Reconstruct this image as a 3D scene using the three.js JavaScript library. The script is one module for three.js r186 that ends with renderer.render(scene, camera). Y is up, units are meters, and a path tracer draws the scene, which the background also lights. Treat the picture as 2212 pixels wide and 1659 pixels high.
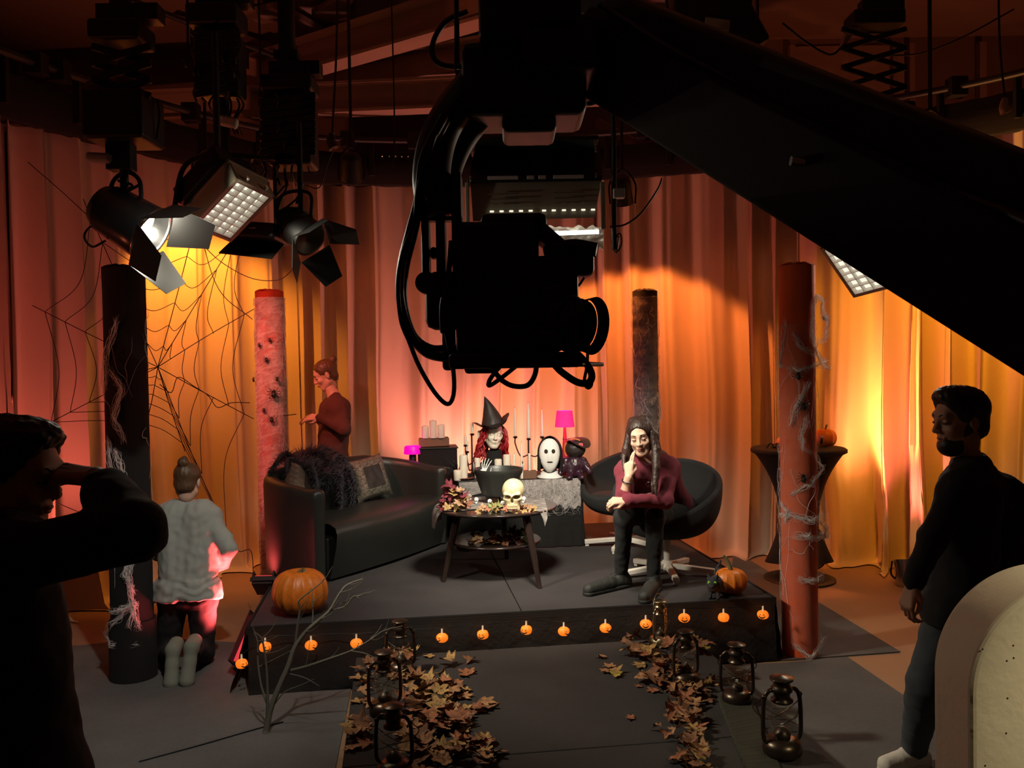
import * as THREE from 'three';
import { RoundedBoxGeometry } from 'three/addons/geometries/RoundedBoxGeometry.js';
import { mergeGeometries } from 'three/addons/utils/BufferGeometryUtils.js';
import { ImprovedNoise } from 'three/addons/math/ImprovedNoise.js';
import { RectAreaLightUniformsLib } from 'three/addons/lights/RectAreaLightUniformsLib.js';

// ---------------------------------------------------------------- camera, exposure
const FOCAL = 1850, FW = 2212, FH = 1659;
const renderer = new THREE.WebGLRenderer();
renderer.toneMapping = THREE.LinearToneMapping;
renderer.toneMappingExposure = 1.0;
renderer.shadowMap.enabled = true;
RectAreaLightUniformsLib.init();
const scene = new THREE.Scene();
scene.background = new THREE.Color(0x000000);
const camera = new THREE.PerspectiveCamera(2 * Math.atan(FH / 2 / FOCAL) * 180 / Math.PI, FW / FH, 0.05, 60);
camera.position.set(0, 1.9, 0);
camera.rotation.order = 'YXZ';
camera.rotation.set(-0.0213, 0, -0.0164);
camera.updateMatrixWorld(true);
scene.add(camera);

// ---------------------------------------------------------------- helpers
const V = (x, y, z) => new THREE.Vector3(x, y, z);
const { sin, cos, PI, abs, min, max, sqrt, pow, floor } = Math;
const rad = d => d * PI / 180, lerp = (a, b, t) => a + (b - a) * t, clamp = (x, a, b) => x < a ? a : x > b ? b : x;
function rng(seed) { let a = seed >>> 0; return () => { a = (a + 0x6D2B79F5) | 0; let t = Math.imul(a ^ (a >>> 15), 1 | a); t = (t + Math.imul(t ^ (t >>> 7), 61 | t)) ^ t; return ((t ^ (t >>> 14)) >>> 0) / 4294967296; }; }
const perlin = new ImprovedNoise();
const ns = (x, y, z = 0) => perlin.noise(x, y, z);
// a photograph pixel gives a direction; the depth (-z) or the height it rests at gives the point
function ray(px, py) { return V((px - FW / 2) / FOCAL, -(py - FH / 2) / FOCAL, -1).applyQuaternion(camera.quaternion); }
function at(px, py, d) { const r = ray(px, py); return r.multiplyScalar(d / -r.z).add(camera.position); }
function onY(px, py, h) { const r = ray(px, py); return r.multiplyScalar((h - camera.position.y) / r.y).add(camera.position); }

function fixG(g) {
  if (!g.index) { const n = g.attributes.position.count, a = new Uint32Array(n); for (let i = 0; i < n; i++) a[i] = i; g.setIndex(new THREE.BufferAttribute(a, 1)); }
  for (const k of Object.keys(g.attributes)) if (!['position', 'normal', 'uv'].includes(k)) g.deleteAttribute(k);
  if (!g.attributes.normal) g.computeVertexNormals();
  if (!g.attributes.uv) g.setAttribute('uv', new THREE.BufferAttribute(new Float32Array(g.attributes.position.count * 2), 2));
  g.morphAttributes = {}; g.clearGroups();
  return g;
}
const merge = list => list.length === 1 ? fixG(list[0]) : mergeGeometries(list.map(fixG));
function tf(g, x = 0, y = 0, z = 0, rx = 0, ry = 0, rz = 0, s = 1) {
  const m = new THREE.Matrix4().compose(V(x, y, z), new THREE.Quaternion().setFromEuler(new THREE.Euler(rx, ry, rz, 'YXZ')), typeof s === 'number' ? V(s, s, s) : V(...s));
  return g.applyMatrix4(m);
}
const box = (w, h, d, x = 0, y = 0, z = 0, rx = 0, ry = 0, rz = 0, b = 0.004) => tf(b > 0 ? new RoundedBoxGeometry(w, h, d, 1, min(b, w / 2.2, h / 2.2, d / 2.2)) : new THREE.BoxGeometry(w, h, d), x, y, z, rx, ry, rz);
const cyl = (r0, r1, h, x = 0, y = 0, z = 0, rx = 0, ry = 0, rz = 0, n = 24, open = false) => tf(new THREE.CylinderGeometry(r0, r1, h, n, 1, open), x, y, z, rx, ry, rz);
const sph = (r, x = 0, y = 0, z = 0, s = 1, n = 18) => tf(new THREE.SphereGeometry(r, n, max(8, n * 0.7 | 0)), x, y, z, 0, 0, 0, s);
const lathe = (pts, n = 32) => new THREE.LatheGeometry(pts.map(p => new THREE.Vector2(p[0], p[1])), n);
// box between two points (its long axis), with a vertical-ish up direction
function beam(a, b, w, h, bev = 0.004, up = V(0, 1, 0)) {
  const g = bev > 0 ? new RoundedBoxGeometry(w, h, a.distanceTo(b), 1, min(bev, w / 2.2, h / 2.2)) : new THREE.BoxGeometry(w, h, a.distanceTo(b));
  const m = new THREE.Matrix4().lookAt(a, b, up); m.setPosition(a.clone().add(b).multiplyScalar(0.5));
  return g.applyMatrix4(m);
}
// a round tube through points with a radius that may vary along it
function sweep(pts, r, n = 24, k = 8, tension = 0.5) {
  const rf = typeof r === 'function' ? r : () => r;
  const c = pts.length > 2 ? new THREE.CatmullRomCurve3(pts, false, 'catmullrom', tension) : new THREE.LineCurve3(pts[0], pts[1]);
  const P = [], pos = [], uv = [], idx = [];
  for (let i = 0; i <= n; i++) P.push(c.getPoint(i / n));
  let N = V(0.31, 0.93, 0.17), len = 0;
  for (let i = 0; i <= n; i++) {
    const T = P[min(n, i + 1)].clone().sub(P[max(0, i - 1)]).normalize();
    N = N.sub(T.clone().multiplyScalar(N.dot(T))); if (N.lengthSq() < 1e-8) N = V(1, 0, 0).cross(T); N.normalize();
    const B = T.clone().cross(N), R = rf(i / n);
    if (i) len += P[i].distanceTo(P[i - 1]);
    for (let j = 0; j <= k; j++) { const a = j / k * 2 * PI, q = P[i].clone().addScaledVector(N, cos(a) * R).addScaledVector(B, sin(a) * R); pos.push(q.x, q.y, q.z); uv.push(j / k, len); }
  }
  const w = k + 1;
  for (let i = 0; i < n; i++) for (let j = 0; j < k; j++) { const a = i * w + j; idx.push(a, a + w, a + 1, a + 1, a + w, a + w + 1); }
  for (const e of [0, n]) { const ci = pos.length / 3; pos.push(P[e].x, P[e].y, P[e].z); uv.push(0.5, 0); for (let j = 0; j < k; j++) { const a = e * w + j; e ? idx.push(ci, a, a + 1) : idx.push(ci, a + 1, a); } }
  const g = new THREE.BufferGeometry();
  g.setAttribute('position', new THREE.Float32BufferAttribute(pos, 3)); g.setAttribute('uv', new THREE.Float32BufferAttribute(uv, 2)); g.setIndex(idx); g.computeVertexNormals();
  return g;
}
// parametric sheet: f(u, v) -> Vector3
function sheet(f, nu, nv, uvs = [1, 1]) {
  const pos = [], uv = [], idx = [];
  for (let i = 0; i <= nu; i++) for (let j = 0; j <= nv; j++) { const p = f(i / nu, j / nv); pos.push(p.x, p.y, p.z); uv.push(i / nu * uvs[0], j / nv * uvs[1]); }
  const w = nv + 1;
  for (let i = 0; i < nu; i++) for (let j = 0; j < nv; j++) { const a = i * w + j; idx.push(a, a + w, a + 1, a + 1, a + w, a + w + 1); }
  const g = new THREE.BufferGeometry();
  g.setAttribute('position', new THREE.Float32BufferAttribute(pos, 3)); g.setAttribute('uv', new THREE.Float32BufferAttribute(uv, 2)); g.setIndex(idx); g.computeVertexNormals();
  return g;
}
function polyPrism(pts, y0, y1) { // pts: [x, z] outline on the ground, upright prism
  const s = new THREE.Shape(pts.map(p => new THREE.Vector2(p[0], -p[1])));
  const g = new THREE.ExtrudeGeometry(s, { depth: y1 - y0, bevelEnabled: false });
  return g.rotateX(-PI / 2).translate(0, y0, 0);
}

// ---- distance fields: primitives joined with a smooth minimum, meshed with surface nets
const cap = (a, b, ra, rb = ra, k = 0.02) => ({ t: 0, a, b, ra, rb, k });
const ell = (c, r, k = 0.015, sub = false) => ({ t: 1, a: c, r, k, sub });
const cut = (p, n) => ({ t: 2, a: p, n: n.clone().normalize() });   // removes the side n points to
function sdfGeo(prims, cell) {
  const lo = V(1e9, 1e9, 1e9), hi = V(-1e9, -1e9, -1e9), ext = q => q.t === 0 ? max(q.ra, q.rb) : max(...q.r);
  for (const q of prims) if (q.t < 2 && !q.sub) for (const p of q.t ? [q.a] : [q.a, q.b]) { const e = ext(q) + 3 * cell + q.k * 0.6; lo.min(p.clone().subScalar(e)); hi.max(p.clone().addScalar(e)); }
  const nx = Math.ceil((hi.x - lo.x) / cell) + 1, ny = Math.ceil((hi.y - lo.y) / cell) + 1, nz = Math.ceil((hi.z - lo.z) / cell) + 1;
  const f = new Float32Array(nx * ny * nz).fill(1);
  for (const q of prims) {
    let b0 = lo, b1 = hi;
    if (q.t < 2) { const e = ext(q) + q.k * 1.5 + 3 * cell; b0 = q.a.clone(); b1 = q.a.clone(); if (q.t === 0) { b0.min(q.b); b1.max(q.b); } b0.subScalar(e); b1.addScalar(e); }
    const i0 = max(0, floor((b0.x - lo.x) / cell)), i1 = min(nx - 1, Math.ceil((b1.x - lo.x) / cell)), j0 = max(0, floor((b0.y - lo.y) / cell)), j1 = min(ny - 1, Math.ceil((b1.y - lo.y) / cell)), k0 = max(0, floor((b0.z - lo.z) / cell)), k1 = min(nz - 1, Math.ceil((b1.z - lo.z) / cell));
    const { a } = q, k = q.k || 1e-6; let bx, by, bz, bb;
    if (q.t === 0) { bx = q.b.x - a.x; by = q.b.y - a.y; bz = q.b.z - a.z; bb = bx * bx + by * by + bz * bz || 1e-9; }
    for (let z = k0; z <= k1; z++) for (let y = j0; y <= j1; y++) for (let x = i0; x <= i1; x++) {
      const X = lo.x + x * cell - a.x, Y = lo.y + y * cell - a.y, Z = lo.z + z * cell - a.z, at = (z * ny + y) * nx + x; let d;
      if (q.t === 0) { const h = clamp((X * bx + Y * by + Z * bz) / bb, 0, 1), ux = X - bx * h, uy = Y - by * h, uz = Z - bz * h; d = sqrt(ux * ux + uy * uy + uz * uz) - (q.ra + (q.rb - q.ra) * h); }
      else if (q.t === 1) { const [r1, r2, r3] = q.r, m0 = sqrt((X / r1) ** 2 + (Y / r2) ** 2 + (Z / r3) ** 2), m1 = sqrt((X / r1 / r1) ** 2 + (Y / r2 / r2) ** 2 + (Z / r3 / r3) ** 2) || 1e-6; d = m0 * (m0 - 1) / m1; if (m0 < 1e-4) d = -min(r1, r2, r3); }
      else { d = X * q.n.x + Y * q.n.y + Z * q.n.z; if (d > f[at]) f[at] = d; continue; }
      const c = f[at];
      if (q.sub) { const e = -d, h = clamp(0.5 - 0.5 * (c - e) / k, 0, 1); f[at] = lerp(c, e, h) + k * h * (1 - h); }
      else { const h = clamp(0.5 + 0.5 * (c - d) / k, 0, 1); f[at] = lerp(c, d, h) - k * h * (1 - h); }
    }
  }
  const pos = [], idx = [], vid = new Int32Array(nx * ny * nz).fill(-1), S = [1, nx, nx * ny];
  for (let z = 0; z < nz - 1; z++) for (let y = 0; y < ny - 1; y++) for (let x = 0; x < nx - 1; x++) {
    const o = (z * ny + y) * nx + x; let m = 0;
    for (let c = 0; c < 8; c++) if (f[o + (c & 1) + (c >> 1 & 1) * nx + (c >> 2) * S[2]] < 0) m |= 1 << c;
    if (m === 0 || m === 255) continue;
    let sx = 0, sy = 0, sz = 0, n = 0;
    for (let c = 0; c < 8; c++) for (let e = 0; e < 3; e++) { if (c >> e & 1) continue; const c2 = c | 1 << e; if ((m >> c & 1) === (m >> c2 & 1)) continue; const va = f[o + (c & 1) + (c >> 1 & 1) * nx + (c >> 2) * S[2]], vb = f[o + (c2 & 1) + (c2 >> 1 & 1) * nx + (c2 >> 2) * S[2]], t = va / (va - vb); sx += (c & 1) + (e === 0 ? t : 0); sy += (c >> 1 & 1) + (e === 1 ? t : 0); sz += (c >> 2) + (e === 2 ? t : 0); n++; }
    vid[o] = pos.length / 3; pos.push(lo.x + (x + sx / n) * cell, lo.y + (y + sy / n) * cell, lo.z + (z + sz / n) * cell);
  }
  for (let z = 1; z < nz - 1; z++) for (let y = 1; y < ny - 1; y++) for (let x = 1; x < nx - 1; x++) {
    const o = (z * ny + y) * nx + x, s0 = f[o] < 0;
    for (let e = 0; e < 3; e++) {
      if (s0 === (f[o + S[e]] < 0)) continue;
      const u = S[(e + 1) % 3], v = S[(e + 2) % 3], A = vid[o - u - v], B = vid[o - v], C = vid[o], D = vid[o - u];
      if (A < 0 || B < 0 || C < 0 || D < 0) continue;
      if (s0) idx.push(A, B, C, A, C, D); else idx.push(A, C, B, A, D, C);
    }
  }
  const g = new THREE.BufferGeometry();
  g.setAttribute('position', new THREE.Float32BufferAttribute(pos, 3)); g.setIndex(idx); g.computeVertexNormals();
  const uv = new Float32Array(pos.length / 3 * 2); for (let i = 0; i < pos.length / 3; i++) { uv[2 * i] = pos[3 * i] + pos[3 * i + 2] * 0.7; uv[2 * i + 1] = pos[3 * i + 1]; }
  g.setAttribute('uv', new THREE.BufferAttribute(uv, 2));
  return g;
}
// moves every vertex along its normal (folds, dents)
function wrinkle(g, fn) { const p = g.attributes.position, n = g.attributes.normal; for (let i = 0; i < p.count; i++) { const d = fn(p.getX(i), p.getY(i), p.getZ(i)); p.setXYZ(i, p.getX(i) + n.getX(i) * d, p.getY(i) + n.getY(i) * d, p.getZ(i) + n.getZ(i) * d); } g.computeVertexNormals(); return g; }

// ---- scene graph helpers
const taken = {};
function numbered(n) { const k = taken[n] = (taken[n] ?? -1) + 1; return k ? `${n}_${String(k).padStart(3, '0')}` : n; }
function thing(name, label, category, p = V(0, 0, 0), turn = 0, group) {
  const o = new THREE.Group(); o.name = numbered(name); o.position.copy(p); o.rotation.y = turn; scene.add(o);
  o.userData = { label, category }; if (group) o.userData.group = group; o.updateMatrixWorld(true); return o;
}
function part(parent, name, g, m, label) { // geometry in the thing's own axes
  const o = new THREE.Mesh(Array.isArray(g) ? merge(g) : fixG(g), m); o.name = name; o.castShadow = o.receiveShadow = true; parent.add(o); if (label) o.userData.label = label; return o;
}
function partW(parent, name, g, m, label) { // geometry in world axes
  parent.updateMatrixWorld(true); g = Array.isArray(g) ? merge(g) : fixG(g); g.applyMatrix4(parent.matrixWorld.clone().invert()); return part(parent, name, g, m, label);
}
function solo(name, label, category, g, m, group, p = V(0, 0, 0), kind) { // a thing that is one mesh, geometry around its base p
  const o = part(scene, numbered(name), g, m, label); o.position.copy(p); o.userData.category = category; if (group) o.userData.group = group; if (kind) o.userData.kind = kind; return o;
}
function struct(name, g, m, label) { const o = part(scene, name, g, m); o.userData = { kind: 'structure', label, category: name.split('_')[0] }; return o; }
function copyOf(t, p, turn = 0, label, scale) { const c = t.clone(); c.name = numbered(t.name.replace(/_\d{3}$/, '')); c.userData = { ...t.userData }; if (label) c.userData.label = label; c.position.copy(p); c.rotation.y = turn; if (scale) c.scale.setScalar(scale); scene.add(c); return c; }

// ---- materials
const lin = (r, g, b) => new THREE.Color().setRGB(r, g, b);
function noiseTex(size, fn, srgb = false) {
  const d = new Uint8Array(size * size * 4);
  for (let y = 0; y < size; y++) for (let x = 0; x < size; x++) { const c = fn(x / size, y / size, x, y), o = (y * size + x) * 4; const a = Array.isArray(c) ? c : [c, c, c]; d[o] = clamp(a[0], 0, 1) * 255; d[o + 1] = clamp(a[1], 0, 1) * 255; d[o + 2] = clamp(a[2], 0, 1) * 255; d[o + 3] = a.length > 3 ? clamp(a[3], 0, 1) * 255 : 255; }
  const t = new THREE.DataTexture(d, size, size); t.wrapS = t.wrapT = THREE.RepeatWrapping; t.magFilter = THREE.LinearFilter; t.minFilter = THREE.LinearMipmapLinearFilter; t.generateMipmaps = true; if (srgb) t.colorSpace = THREE.SRGBColorSpace; t.needsUpdate = true; return t;
}
const rep = (t, x, y = x) => { const c = t.clone(); c.repeat.set(x, y); c.needsUpdate = true; return c; };
const rt = rng(77);
const grainT = noiseTex(256, () => 0.35 + rt() * 0.65);
const weaveT = noiseTex(128, (u, v, x, y) => 0.5 + 0.25 * sin(u * 2 * PI * 32) * (y & 1 ? 1 : 0.6) + 0.25 * sin(v * 2 * PI * 32) + (rt() - 0.5) * 0.3);
const tileNoise = (u, v, n, z) => { let s = 0, a = 1, t = 0; for (let o = 0; o < 4; o++) { const f = n << o, p = u * f, q = v * f, w = (uu, vv) => ns(uu, vv, z + o * 7.3); const fu = u, fv = v; s += a * (w(p, q) * (1 - fu) * (1 - fv) + w(p - f, q) * fu * (1 - fv) + w(p, q - f) * (1 - fu) * fv + w(p - f, q - f) * fu * fv); t += a; a *= 0.55; } return s / t; };
const cloudT = noiseTex(256, (u, v) => 0.5 + tileNoise(u, v, 5, 1.7) * 1.1);
const dirtT = noiseTex(256, (u, v) => { const c = 0.82 + tileNoise(u, v, 6, 9.1) * 0.5 + (rt() - 0.5) * 0.1; return [c, c, c]; }, false);
const M = {};
function mt(name, color, rough = 0.8, o = {}) { const { phys, ...q } = o; const m = new (phys ? THREE.MeshPhysicalMaterial : THREE.MeshStandardMaterial)({ color, roughness: rough, ...q }); m.name = name; return M[name] = m; }
mt('curtain_cloth', lin(0.58, 0.47, 0.36), 0.95, { side: THREE.DoubleSide, bumpMap: rep(weaveT, 60, 60), bumpScale: 0.0008 });
mt('black_metal', lin(0.012, 0.012, 0.011), 0.5, { metalness: 0.2 });
mt('black_gloss', lin(0.014, 0.014, 0.014), 0.25);
mt('black_cloth', lin(0.006, 0.0055, 0.0055), 0.95, { bumpMap: rep(cloudT, 3), bumpScale: 0.003 });
mt('black_felt', lin(0.013, 0.011, 0.011), 1.0, { bumpMap: rep(grainT, 4), bumpScale: 0.004 });
mt('rubber', lin(0.008, 0.008, 0.008), 0.45);
mt('stage_carpet', lin(0.040, 0.034, 0.036), 1.0, { bumpMap: rep(grainT, 6), bumpScale: 0.003, map: rep(dirtT, 0.5) });
mt('runway_carpet', lin(0.030, 0.026, 0.025), 1.0, { bumpMap: rep(grainT, 6), bumpScale: 0.003, map: rep(dirtT, 0.5) });
mt('grey_carpet', lin(0.145, 0.142, 0.138), 1.0, { bumpMap: rep(grainT, 6), bumpScale: 0.003, map: rep(dirtT, 0.35) });
mt('lino', lin(0.34, 0.22, 0.13), 0.55, { map: rep(dirtT, 0.3) });
mt('wall_paint', lin(0.22, 0.16, 0.13), 0.85);
mt('ceiling_paint', lin(0.42, 0.33, 0.27), 0.9);
mt('beam_paint', lin(0.36, 0.27, 0.22), 0.7);
mt('leather', lin(0.020, 0.021, 0.019), 0.36, { bumpMap: rep(cloudT, 14), bumpScale: 0.0006 });
mt('chair_fabric', lin(0.016, 0.016, 0.018), 0.95, { bumpMap: rep(weaveT, 12), bumpScale: 0.001 });
mt('white_lacquer', lin(0.62, 0.58, 0.52), 0.4);
mt('dark_wood', lin(0.022, 0.014, 0.012), 0.22);
mt('brown_wood', lin(0.20, 0.095, 0.055), 0.7, { map: rep(dirtT, 3, 1) });
mt('wax', lin(0.80, 0.72, 0.60), 0.5, { phys: true, sheen: 0.2 });
mt('orange_felt', lin(0.62, 0.065, 0.018), 0.95, { bumpMap: rep(grainT, 3), bumpScale: 0.003 });
mt('bright_orange_felt', lin(0.70, 0.105, 0.02), 0.95, { bumpMap: rep(grainT, 3), bumpScale: 0.003 });
mt('pumpkin', lin(0.78, 0.20, 0.018), 0.42, { map: rep(dirtT, 2) });
mt('stem', lin(0.16, 0.13, 0.05), 0.8);
mt('steel', lin(0.55, 0.54, 0.52), 0.25, { metalness: 1 });
mt('brass', lin(0.50, 0.42, 0.22), 0.28, { metalness: 1 });
mt('old_metal', lin(0.06, 0.045, 0.035), 0.4, { metalness: 0.7 });
mt('glass', lin(0.95, 0.95, 0.9), 0.03, { phys: true, transmission: 1, ior: 1.45, thickness: 0 });
mt('foil', lin(0.75, 0.74, 0.70), 0.5, { metalness: 0.5 });
mt('grey_housing', lin(0.30, 0.26, 0.19), 0.5);
mt('grey_plastic', lin(0.45, 0.44, 0.42), 0.5);
mt('web_white', lin(0.72, 0.68, 0.66), 1.0);
mt('yarn', lin(0.02, 0.015, 0.012), 1.0);
mt('plastic_black', lin(0.02, 0.021, 0.019), 0.42);
mt('bone', lin(0.74, 0.62, 0.38), 0.55, { map: rep(dirtT, 6) });
mt('bone_dark', lin(0.03, 0.018, 0.012), 0.9);
mt('white_paint', lin(0.80, 0.79, 0.76), 0.55);
mt('skin', lin(0.62, 0.38, 0.28), 0.55);
mt('skin_tan', lin(0.36, 0.19, 0.12), 0.55);
mt('hair_dark', lin(0.026, 0.011, 0.008), 0.5);
mt('hair_brown', lin(0.10, 0.05, 0.022), 0.5);
mt('hair_black', lin(0.006, 0.005, 0.005), 0.5);
mt('wig_red', lin(0.33, 0.012, 0.016), 0.4);
mt('maroon_knit', lin(0.155, 0.018, 0.034), 0.95, { bumpMap: rep(weaveT, 20), bumpScale: 0.0008 });
mt('brown_knit', lin(0.085, 0.028, 0.022), 0.95, { bumpMap: rep(weaveT, 20), bumpScale: 0.0008 });
mt('grey_knit', lin(0.36, 0.37, 0.34), 0.95, { bumpMap: rep(weaveT, 20), bumpScale: 0.0008 });
mt('black_knit', lin(0.009, 0.009, 0.010), 0.95);
mt('dark_jeans', lin(0.022, 0.018, 0.020), 0.9, { bumpMap: rep(weaveT, 30), bumpScale: 0.0006 });
mt('blue_jeans', lin(0.045, 0.055, 0.065), 0.9, { bumpMap: rep(weaveT, 30), bumpScale: 0.0006 });
mt('sock_grey', lin(0.19, 0.20, 0.16), 1.0);
mt('shoe_black', lin(0.014, 0.015, 0.013), 0.7);
mt('shoe_white', lin(0.60, 0.56, 0.48), 0.7);
mt('witch_satin', lin(0.030, 0.020, 0.018), 0.5);
mt('plaster', lin(0.74, 0.65, 0.48), 0.9, { bumpMap: rep(cloudT, 4), bumpScale: 0.002 });
// ================================================================ the room
struct('floor', box(13.2, 0.1, 14, 0, -0.05, -3.3, 0, 0, 0, 0), M.lino, 'tan linoleum studio floor');
struct('wall_back', box(13.2, 5.8, 0.1, 0, 2.8, -10.25, 0, 0, 0, 0), M.wall_paint, 'dim brown studio back wall above the curtains');
struct('wall_left', box(0.1, 5.8, 14, -6.55, 2.8, -3.3, 0, 0, 0, 0), M.wall_paint, 'dark studio side wall on the black pillar side');
struct('wall_right', box(0.1, 5.8, 14, 6.55, 2.8, -3.3, 0, 0, 0, 0), M.wall_paint, 'dark studio side wall behind the camera crane');
struct('wall_front', box(13.2, 5.8, 0.1, 0, 2.8, 3.65, 0, 0, 0, 0), M.wall_paint, 'dark studio wall facing the stage');
struct('ceiling', box(13.2, 0.1, 14, 0, 5.75, -3.3, 0, 0, 0, 0), M.ceiling_paint, 'dim studio ceiling above the lighting grid');
// ceiling beams, recessed panels and wall strips
let trimN = 0;
const trim = (g, m, label) => struct(`trim_${++trimN}`, g, m, label);
function iBeam(a, b, w = 0.2, h = 0.28, t = 0.03) {
  return merge([beam(a, b, w, t, 0), beam(a.clone().add(V(0, -h, 0)), b.clone().add(V(0, -h, 0)), w, t, 0), beam(a.clone().add(V(0, -h / 2, 0)), b.clone().add(V(0, -h / 2, 0)), t, h, 0)]);
}
const beamPx = (x0, y0, x1, y1, h, ext = 0) => { const a = onY(x0, y0, h), b = onY(x1, y1, h), d = b.clone().sub(a).normalize(); return [a.addScaledVector(d, -ext), b.addScaledVector(d, ext)]; };
trim(iBeam(...beamPx(640, 158, 1010, 92, 5.15, 1.2)), M.beam_paint, 'painted steel ceiling beam beneath the round vent');
trim(iBeam(...beamPx(280, 206, 1000, 172, 4.75, 2)), M.beam_paint, 'long steel ceiling beam along the back wall');
trim(iBeam(...beamPx(540, 130, 960, -4, 5.1, 0.8), 0.22, 0.3), M.beam_paint, 'slanting steel ceiling beam crossing below the panels');
trim(iBeam(V(-6.4, 5.3, -6.2), V(6.4, 5.3, -6.6)), M.beam_paint, 'steel ceiling beam high over the stage');
for (const [x0, y0, x1, y1] of [[560, 18, 700, 95], [350, 50, 560, 110], [700, 10, 860, 60], [690, 100, 760, 125]]) {
  const a = onY(x0, y0, 5.6), b = onY(x1, y1, 5.6); trim(beam(a, b, 0.5, 0.06, 0), M.beam_paint, 'raised ceiling panel strip beside the round vent');
}
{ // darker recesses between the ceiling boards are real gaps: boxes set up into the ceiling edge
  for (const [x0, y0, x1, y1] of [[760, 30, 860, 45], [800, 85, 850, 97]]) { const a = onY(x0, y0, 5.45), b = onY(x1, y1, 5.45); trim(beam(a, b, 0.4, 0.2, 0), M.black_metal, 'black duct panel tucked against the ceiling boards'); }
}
for (const [x, w] of [[1714, 0.06], [1972, 0.06], [1935, 0.04], [2125, 0.08], [250, 0.05], [50, 0.05], [1190, 0.05], [930, 0.05]]) { const p = at(x, 300, 10.1); trim(box(w, 5.6, 0.12, p.x, 2.8, -10.16, 0, 0, 0, 0), M.beam_paint, 'upright cover strip on the back wall'); }
{ const a = at(1716, 0, 10.05), b = at(1962, 0, 10.05); trim(box(b.x - a.x, 5.6, 0.04, (a.x + b.x) / 2, 2.8, -10.18, 0, 0, 0, 0), M.ceiling_paint, 'paler wall panel behind the scissor hoist'); }
{ const a = at(1290, 265, 9.7), b = at(1370, 310, 9.2); trim(beam(a, b, 0.05, 0.1, 0), M.ceiling_paint, 'pale sloping wall bracket above the curtain rail'); }
{
  const c = onY(905, 52, 5.66), t = thing('ceiling_vent', 'large round white air diffuser set in the ceiling', 'vent', c);
  part(t, 'outer_ring', lathe([[0.36, 0.0], [0.5, 0.0], [0.5, -0.03], [0.47, -0.06], [0.40, -0.07], [0.36, -0.03], [0.36, 0]], 48), M.ceiling_paint);
  part(t, 'inner_disc', lathe([[0, -0.09], [0.24, -0.085], [0.28, -0.05], [0.28, -0.02], [0, -0.02]], 48), M.ceiling_paint);
}
// grey carpet pieces on the lino
{
  const P = (x, y) => { const p = onY(x, y, 0); return [p.x, p.z]; };
  const A = [[-5.6, -6.2], P(170, 1397), P(330, 1380), P(545, 1392), P(760, 1480), [-0.75, -3.0], [-0.72, 1.5], [-5.6, 1.5]];
  solo('carpet', 'grey studio carpet under the kneeling person and black pillar', 'carpet', polyPrism(A, 0.001, 0.009), M.grey_carpet, undefined, V(0, 0, 0)).userData.kind = 'structure';
  const B = [P(1585, 1190), P(1780, 1310), P(1945, 1410), P(1700, 1428), P(1560, 1432)];
  solo('carpet', 'pointed grey carpet piece under the orange pillar', 'carpet', polyPrism(B, 0.001, 0.009), M.grey_carpet).userData.kind = 'structure';
  const C = [P(1500, 1440), P(1700, 1434), P(1830, 1421), P(1945, 1500), P(2130, 1632), [2.6, 0.5], [1.2, 0.5]];
  solo('carpet', 'grey carpet piece beside the runway and its lanterns', 'carpet', polyPrism(C, 0.001, 0.0085), M.grey_carpet).userData.kind = 'structure';
  const cb = [onY(300, 1645, 0.013), onY(430, 1610, 0.013), onY(545, 1577, 0.013), onY(612, 1559, 0.013)];
  solo('floor_cable', 'thin black cable lying on the grey carpet by the bare branch', 'cable', sweep(cb, 0.004, 20, 6), M.rubber);
}

// ================================================================ curtains on a curved rail
const plan = [[-4.35, -4.2], [-4.0, -5.6], [-3.55, -6.75], [-2.85, -7.95], [-2.05, -8.7], [-1.0, -8.95], [0.05, -8.95], [1.15, -8.75], [2.25, -8.4], [3.3, -7.9], [4.3, -7.1], [5.0, -5.9], [5.3, -4.6]];
const rail = new THREE.CatmullRomCurve3(plan.map(([x, z]) => V(x, 0, z)), false, 'catmullrom', 0.5);
rail.arcLengthDivisions = 800;
const railLen = rail.getLength();
function railAt(s) { const u = clamp(s / railLen, 0, 1), p = rail.getPointAt(u), t = rail.getTangentAt(u); return { p, t, n: V(t.z, 0, -t.x).normalize().multiplyScalar(1) }; }
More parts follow.
